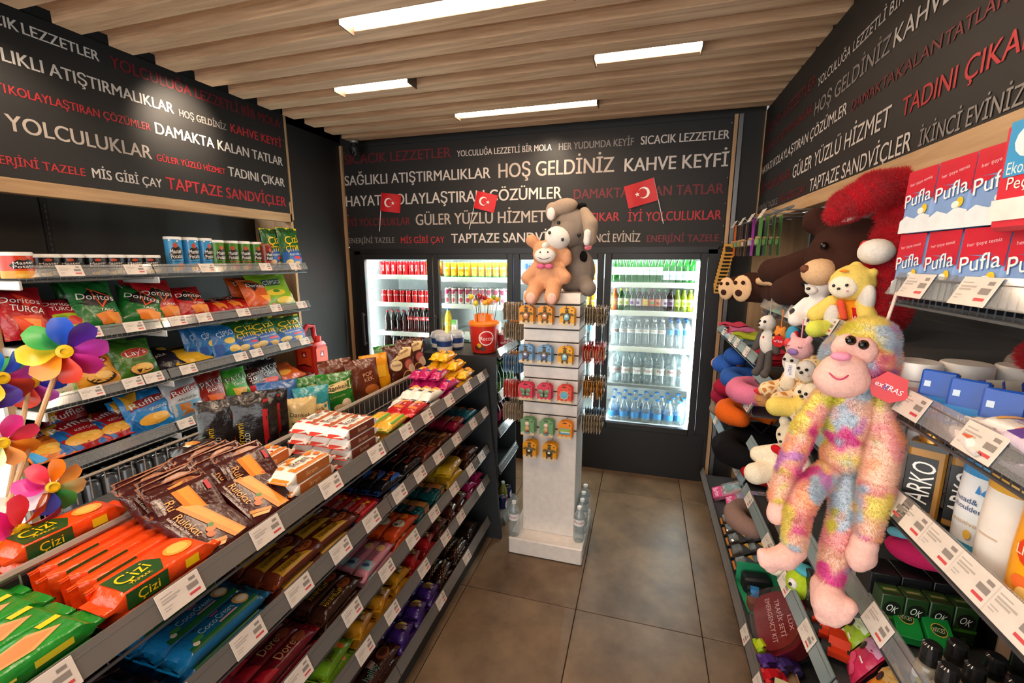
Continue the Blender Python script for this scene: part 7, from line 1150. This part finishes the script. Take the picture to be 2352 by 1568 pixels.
KB = carton('black_game_box', .12, .2, .03, '#16141a', [('r', .2, -.2, .4, .1, '#d8601c'), ('t', 'GAME', -.1, .3, .1, 0, .5, '#8a8a90')], bev=.002)
for i in range(3): inst('black_game_box', KB, place(.66 + .035 * i, 1.43, dz['base'], 'right', rx=R(-18)), 'black game box leaning behind the cream cartons, %s from the front' % ORD[i], 'box', 'black game boxes')
# car blister cards on the base shelf
BL_ = carton('toy_car_blister', .085, .11, .004, '#1c1714', [('r', -.4, -.3, .4, .26, '#3a2a1c'), ('p', [(-.5, .3), (.1, .5), (-.5, .5)], '#d89a1c'), ('r', -.4, -.46, .4, -.36, '#d8801c')], bev=.001)
BLS = (BL_[0], BL_[1] + [('bubble', B().m(clear('blister_plastic', '#f2f2f2', .25, .1)).box(0, .05, .012, .066, .055, .02, .006).mesh('bubble'), []), ('car', B().m(M('#2a2c30', .3)).box(0, .045, .012, .05, .02, .012, .004).mesh('car'), [])])
for i in range(4):
    for j in range(5): inst('toy_car_blister', BLS, place(.525 + i * .075, 2.76 - j * .105 + .02 * (i % 2), dz['base'] + .002 + .008 * (i % 2), 'right', rx=R(-62)), 'black carded toy car, %s from the rail, %s from the dolls' % (ORD[i], ORD[j]), 'toy car pack', 'carded toy cars')
# doll packs
def doll(hair, dress): 
    c = carton('doll_pack', .1, .3, .03, '#d97a9c', [('r', -.44, -.26, .44, .44, '#e6c9c4'), ('r', -.5, -.5, .5, -.3, '#d83a7a'), ('t', 'Barbie', 0, -.4, .12, 8, .8, '#f6dce8')], bev=.002)
    d = B().m(M('#d9a58a', .6)).ell(0, .235, .022, .016, .018, .012).box(0, .12, .02, .016, .12, .01, .004).m(M(hair, .5)).ell(0, .245, .018, .021, .024, .012).m(M(dress, .5)).prism([(-.03, .09), (.03, .09), (.014, .17), (.016, .205), (-.016, .205), (-.014, .17)], .017, .03)
    return (c[0], c[1] + [('doll', d.mesh('doll'), []), ('window_film', B().m(clear('doll_film', '#f6f0f2', .3, .06)).box(0, .165, .024, .09, .2, .018, .004).mesh('window_film'), [])])
for i, (sp, x, y, t, lb) in enumerate([(doll('#d8b04a', '#7ab0a8'), .53, 3.08, 62, 'pink doll pack by the rail at the far end of the base shelf'), (doll('#4a4a44', '#b08ad0'), .60, 2.98, 62, 'pink doll pack with lilac dress, second from the rail'), (doll('#7a4a2a', '#c8304a'), .70, 2.95, 50, 'pink doll pack leaning further back'), (doll('#a8602a', '#e8a0b0'), .72, 3.12, 40, 'pink doll pack in the far back corner')]): inst('doll_pack', sp, place(x, y, dz['base'] + .012, 'right', rx=R(-t), rz=R(-14)), lb, 'doll pack', 'doll packs')
RB_ = carton('toy_gun_box', .16, .16, .06, '#2a2422', [('r', -.4, -.3, .4, .3, '#8a8078'), ('r', -.5, .38, .5, .5, '#a31c20'), ('t', 'POLICE', 0, .44, .08, 0, .5, W_)], bev=.002)
for i, (px, py) in enumerate([(1760, 1235), (1790, 1290)]): p = onZ(px, py, dz['B4']); inst('toy_gun_box', RB_, place(p.x + .05, p.y, dz['B4'], 'right', rx=R(-20)), 'dark window box with red strip on the lower middle shelf, %s' % ('far one', 'near one')[i], 'toy box', 'dark window boxes')
SX = carton('black_care_box', .08, .12, .06, '#121013', [('t', 'CARE', 0, .0, .2, 90, .5, '#8a8890'), ('r', -.5, -.5, .5, -.4, '#a3141c')], bev=.003)
for i, (px, py) in enumerate([(1825, 1345), (1850, 1400)]): p = onZ(px, py, dz['B4']); inst('black_care_box', SX, place(p.x + .03, p.y, dz['B4'], 'right'), 'black care product box on the lower middle shelf, %s' % ('far one', 'near one')[i], 'box', 'black care boxes')
RC = toycar('#c83a1c', '#18161a', 1, '#1a1416')
for i, (px, py) in enumerate([(1885, 1450), (1905, 1490), (1870, 1420)]): p = onZ(px, py, dz['B4']); inst('toy_car', RC, place(p.x + .02, p.y, dz['B4'], rz=1.2, s=1.5), 'orange-red toy car on the lower middle shelf, %s' % ('middle', 'nearest', 'farthest')[i], 'toy car', 'orange-red toy cars')
RCB = toycar('#2a6a9a', '#1a1a1c')
for i, (px, py) in enumerate([(1975, 1440), (2000, 1460)]): p = onZ(px, py, dz['B4']); inst('toy_car', RCB, place(p.x + .02, p.y, dz['B4'], rz=1.0, s=1.5), 'blue toy car behind the pouches, %s' % ('farther', 'nearer')[i], 'toy car', 'blue toy cars')
# hanging scent cards below the lettered board, far bay
hr = empty('hanging_rail', 'steel peg rail with price flags under the lettered board', 'rail'); B().m(ALU).tube([(.60, 2.25, 1.925), (.60, 3.38, 1.925)], .006, 6).build('bar', hr)
for i in range(6): B().m(ALU).tube([(.78, 2.35 + .19 * i, 1.92), (.55, 2.35 + .19 * i, 1.92), (.54, 2.35 + .19 * i, 1.93)], .003, 5).build('hook', hr)
for i in range(4): put('price_tag', TAG, hr, place(.535, 2.5 + .24 * i, 1.92, 'right', rx=-.5))
def scent(bg, liq): return (B().m(M(bg, .35)).box(0, -.09, 0, .052, .2, .002).mesh('scent_card'), [('bottle', B().m(clear('scent_glass_' + liq[1:], '#e6efe6', .2, .35, .05, liq)).box(0, -.12, .012, .024, .03, .018, .004).mesh('bottle'), []), ('cap', B().m(M('#b5906a', .5)).lathe([(.007, 0), (.007, .018)], 10, (0, -.1, .0)).mesh('cap'), [])])
for i, (bg, lq, lb) in enumerate([('#20242a', '#7ac8a8', 'black'), ('#20242a', '#e0c060', 'black'), ('#20242a', '#d88a60', 'black'), ('#8a2a8a', '#e0d8e8', 'purple'), ('#4a7a3a', '#b8e08a', 'green'), ('#c8621c', '#e8c060', 'orange')]):
    sp = scent(bg, lq); ys = [3.18, 3.08, 2.98, 2.78, 2.62, 3.30]
    for j in range(4): inst('scent_card', sp, place(.56 + .03 * j, ys[i], 1.91, 'right', ry=R(random.uniform(-10, 10))), '%s scent card under the board, hook %s from the bear, %s out' % (lb, ORD[[5, 4, 3, 1, 0, 6][i]], ORD[j]), 'scent card', 'hanging scent cards')
for j in range(12): inst('gold_card', (B().m(M('#c89a4a', .4)).box(0, -.04, 0, .06, .085, .0015).m(M('#2a2622', .5)).rect(-.022, -.07, .022, -.02, flat(.001)).mesh('gold_card'), []), place(.535 - .004 * j, 3.36, 1.80 - .024 * j, 'front', rx=R(-40)), 'gold card in the hanging strip, %s from the top' % ORD[j], 'card', 'gold cards in a strip')
# ================================================================ pinwheels on the rear tray at the near end
PCOL = ['#d84fd0', '#4a2a9a', '#2a5fd8', '#3aa84a', '#e8c02a', '#ee8a1c', '#e0402a', '#c92a8a']
def pinw(cols, Rr):
    specs = []
    for i, c in enumerate(cols):
        a0 = 2 * pi * i / len(cols); b = B().m(M(c, .35))
        def f(u, v, a0=a0): 
            r = Rr * (.12 + .88 * v); wdt = .52 * sin(pi * min(1, .12 + v * .80)) ** .7; a = a0 + (u - .5) * 2 * wdt * (1.1 - .25 * v); lift = .045 * Rr / .1 * (u * u) * sin(pi * v * .9) - .012 * v
            return (r * cos(a), r * sin(a), lift)
        b.grid(f, 6, 7); b.grid(lambda u, v: (lambda p: (p[0], p[1], p[2] - .0008))(f(u, v)), 6, 7, True); specs.append(('petal', b.mesh('petal', 80), []))
    specs.append(('hub', B().m(M('#e8c01c', .4)).lathe([(.02 * Rr / .1, .004), (.02 * Rr / .1, .012), (.008, .014), (.008, .01)], 14).mesh('hub'), [])); return specs
W1 = pinw(PCOL, .08); W2 = pinw(['#2a8ad8', '#c92a8a', '#3aa84a', '#e8c02a', '#4a2a9a', '#e0402a', '#d84fd0', '#2a5fd8'], .075); W3 = pinw(['#e8456a', '#d83a9a', '#e9e6ee', '#3a4ab0', '#3a9a4a', '#e8e6a0', '#ef9a4a', '#ee8a1c'], .06); W4 = pinw(['#ef7a1c', '#e03050', '#d8288a', '#efc21c', '#3aa04a', '#e8d02a', '#ee8a1c', '#e0304a'], .075)
def at_depth(px, py, c): d = ray(px, py); return Vector((0, 0, CZ)) + d * (c / FPX)
bx_, by_, bz_ = -1.36, .50, 1.029
bk = empty('pinwheel_bucket', 'white bucket holding paper pinwheels at the near end of the rear tray', 'bucket', mat=place(bx_, by_, bz_))
B().m(clear('frosted_jar', '#e6eaec', .2, .45, .1, '#cfd6da')).lathe([(.055, 0), (.06, .005), (.07, .12), (.072, .13), (.066, .13), (.06, .02), (0, .015)], 20).build('jar', bk); B().m(M('#dcd8d2', .4)).lathe([(.074, .122), (.075, .135), (.068, .135)], 20).build('rim', bk)
for i, (sp, px, py, c, tilt, lab, full) in enumerate([(W1, 148, 806, 1.06, 0, 'largest pinwheel with pink, blue, green and orange petals', 1), (W2, 70, 876, 1.16, .5, 'pinwheel behind the largest one, turned sideways', 1), (W2, -2, 868, 1.08, 1.6, 'pinwheel cut off by the picture edge', 1), (W3, 6, 1015, .98, .3, 'small pinwheel low at the picture edge', 1), (W3, 118, 1118, .98, 2.0, 'small pinwheel with white and pink petals in front of the cans', 0), (W4, 45, 1215, .93, .8, 'orange and pink pinwheel lowest, above the crackers', 0)]):
    h = at_depth(px, py, c); root = Vector((bx_ + .03 * cos(i * 1.3), by_ + .03 * sin(i * 1.3), bz_ + .02)); o = empty('pinwheel', lab, 'pinwheel', 'pinwheels', Matrix.Translation(root))
    q = h - root; to = (Vector((0, 0, CZ)) - h); to.z *= .3; to.normalize(); rotq = to.to_track_quat('Z', 'Y').to_matrix().to_4x4()
    mt = Matrix.Translation(q) @ rotq @ Matrix.Rotation(tilt, 4, 'Z') @ Matrix.Rotation(.25 * (i % 3), 4, 'X')
    for pn, me, _ in sp: put(pn, me, o, mt)
    bk2 = q - to * .02
    B().m(M('#c9a074', .6)).tube([(0, 0, 0), tuple(bk2)], .0055, 8).build('stick', o); B().m(M('#4a2f8a', .4)).tube([tuple(bk2 * .93), tuple(bk2 * 1.0), tuple(q)], .007, 8).build('stick_cap', o)
# paper cone wrap on the near corner of the tray
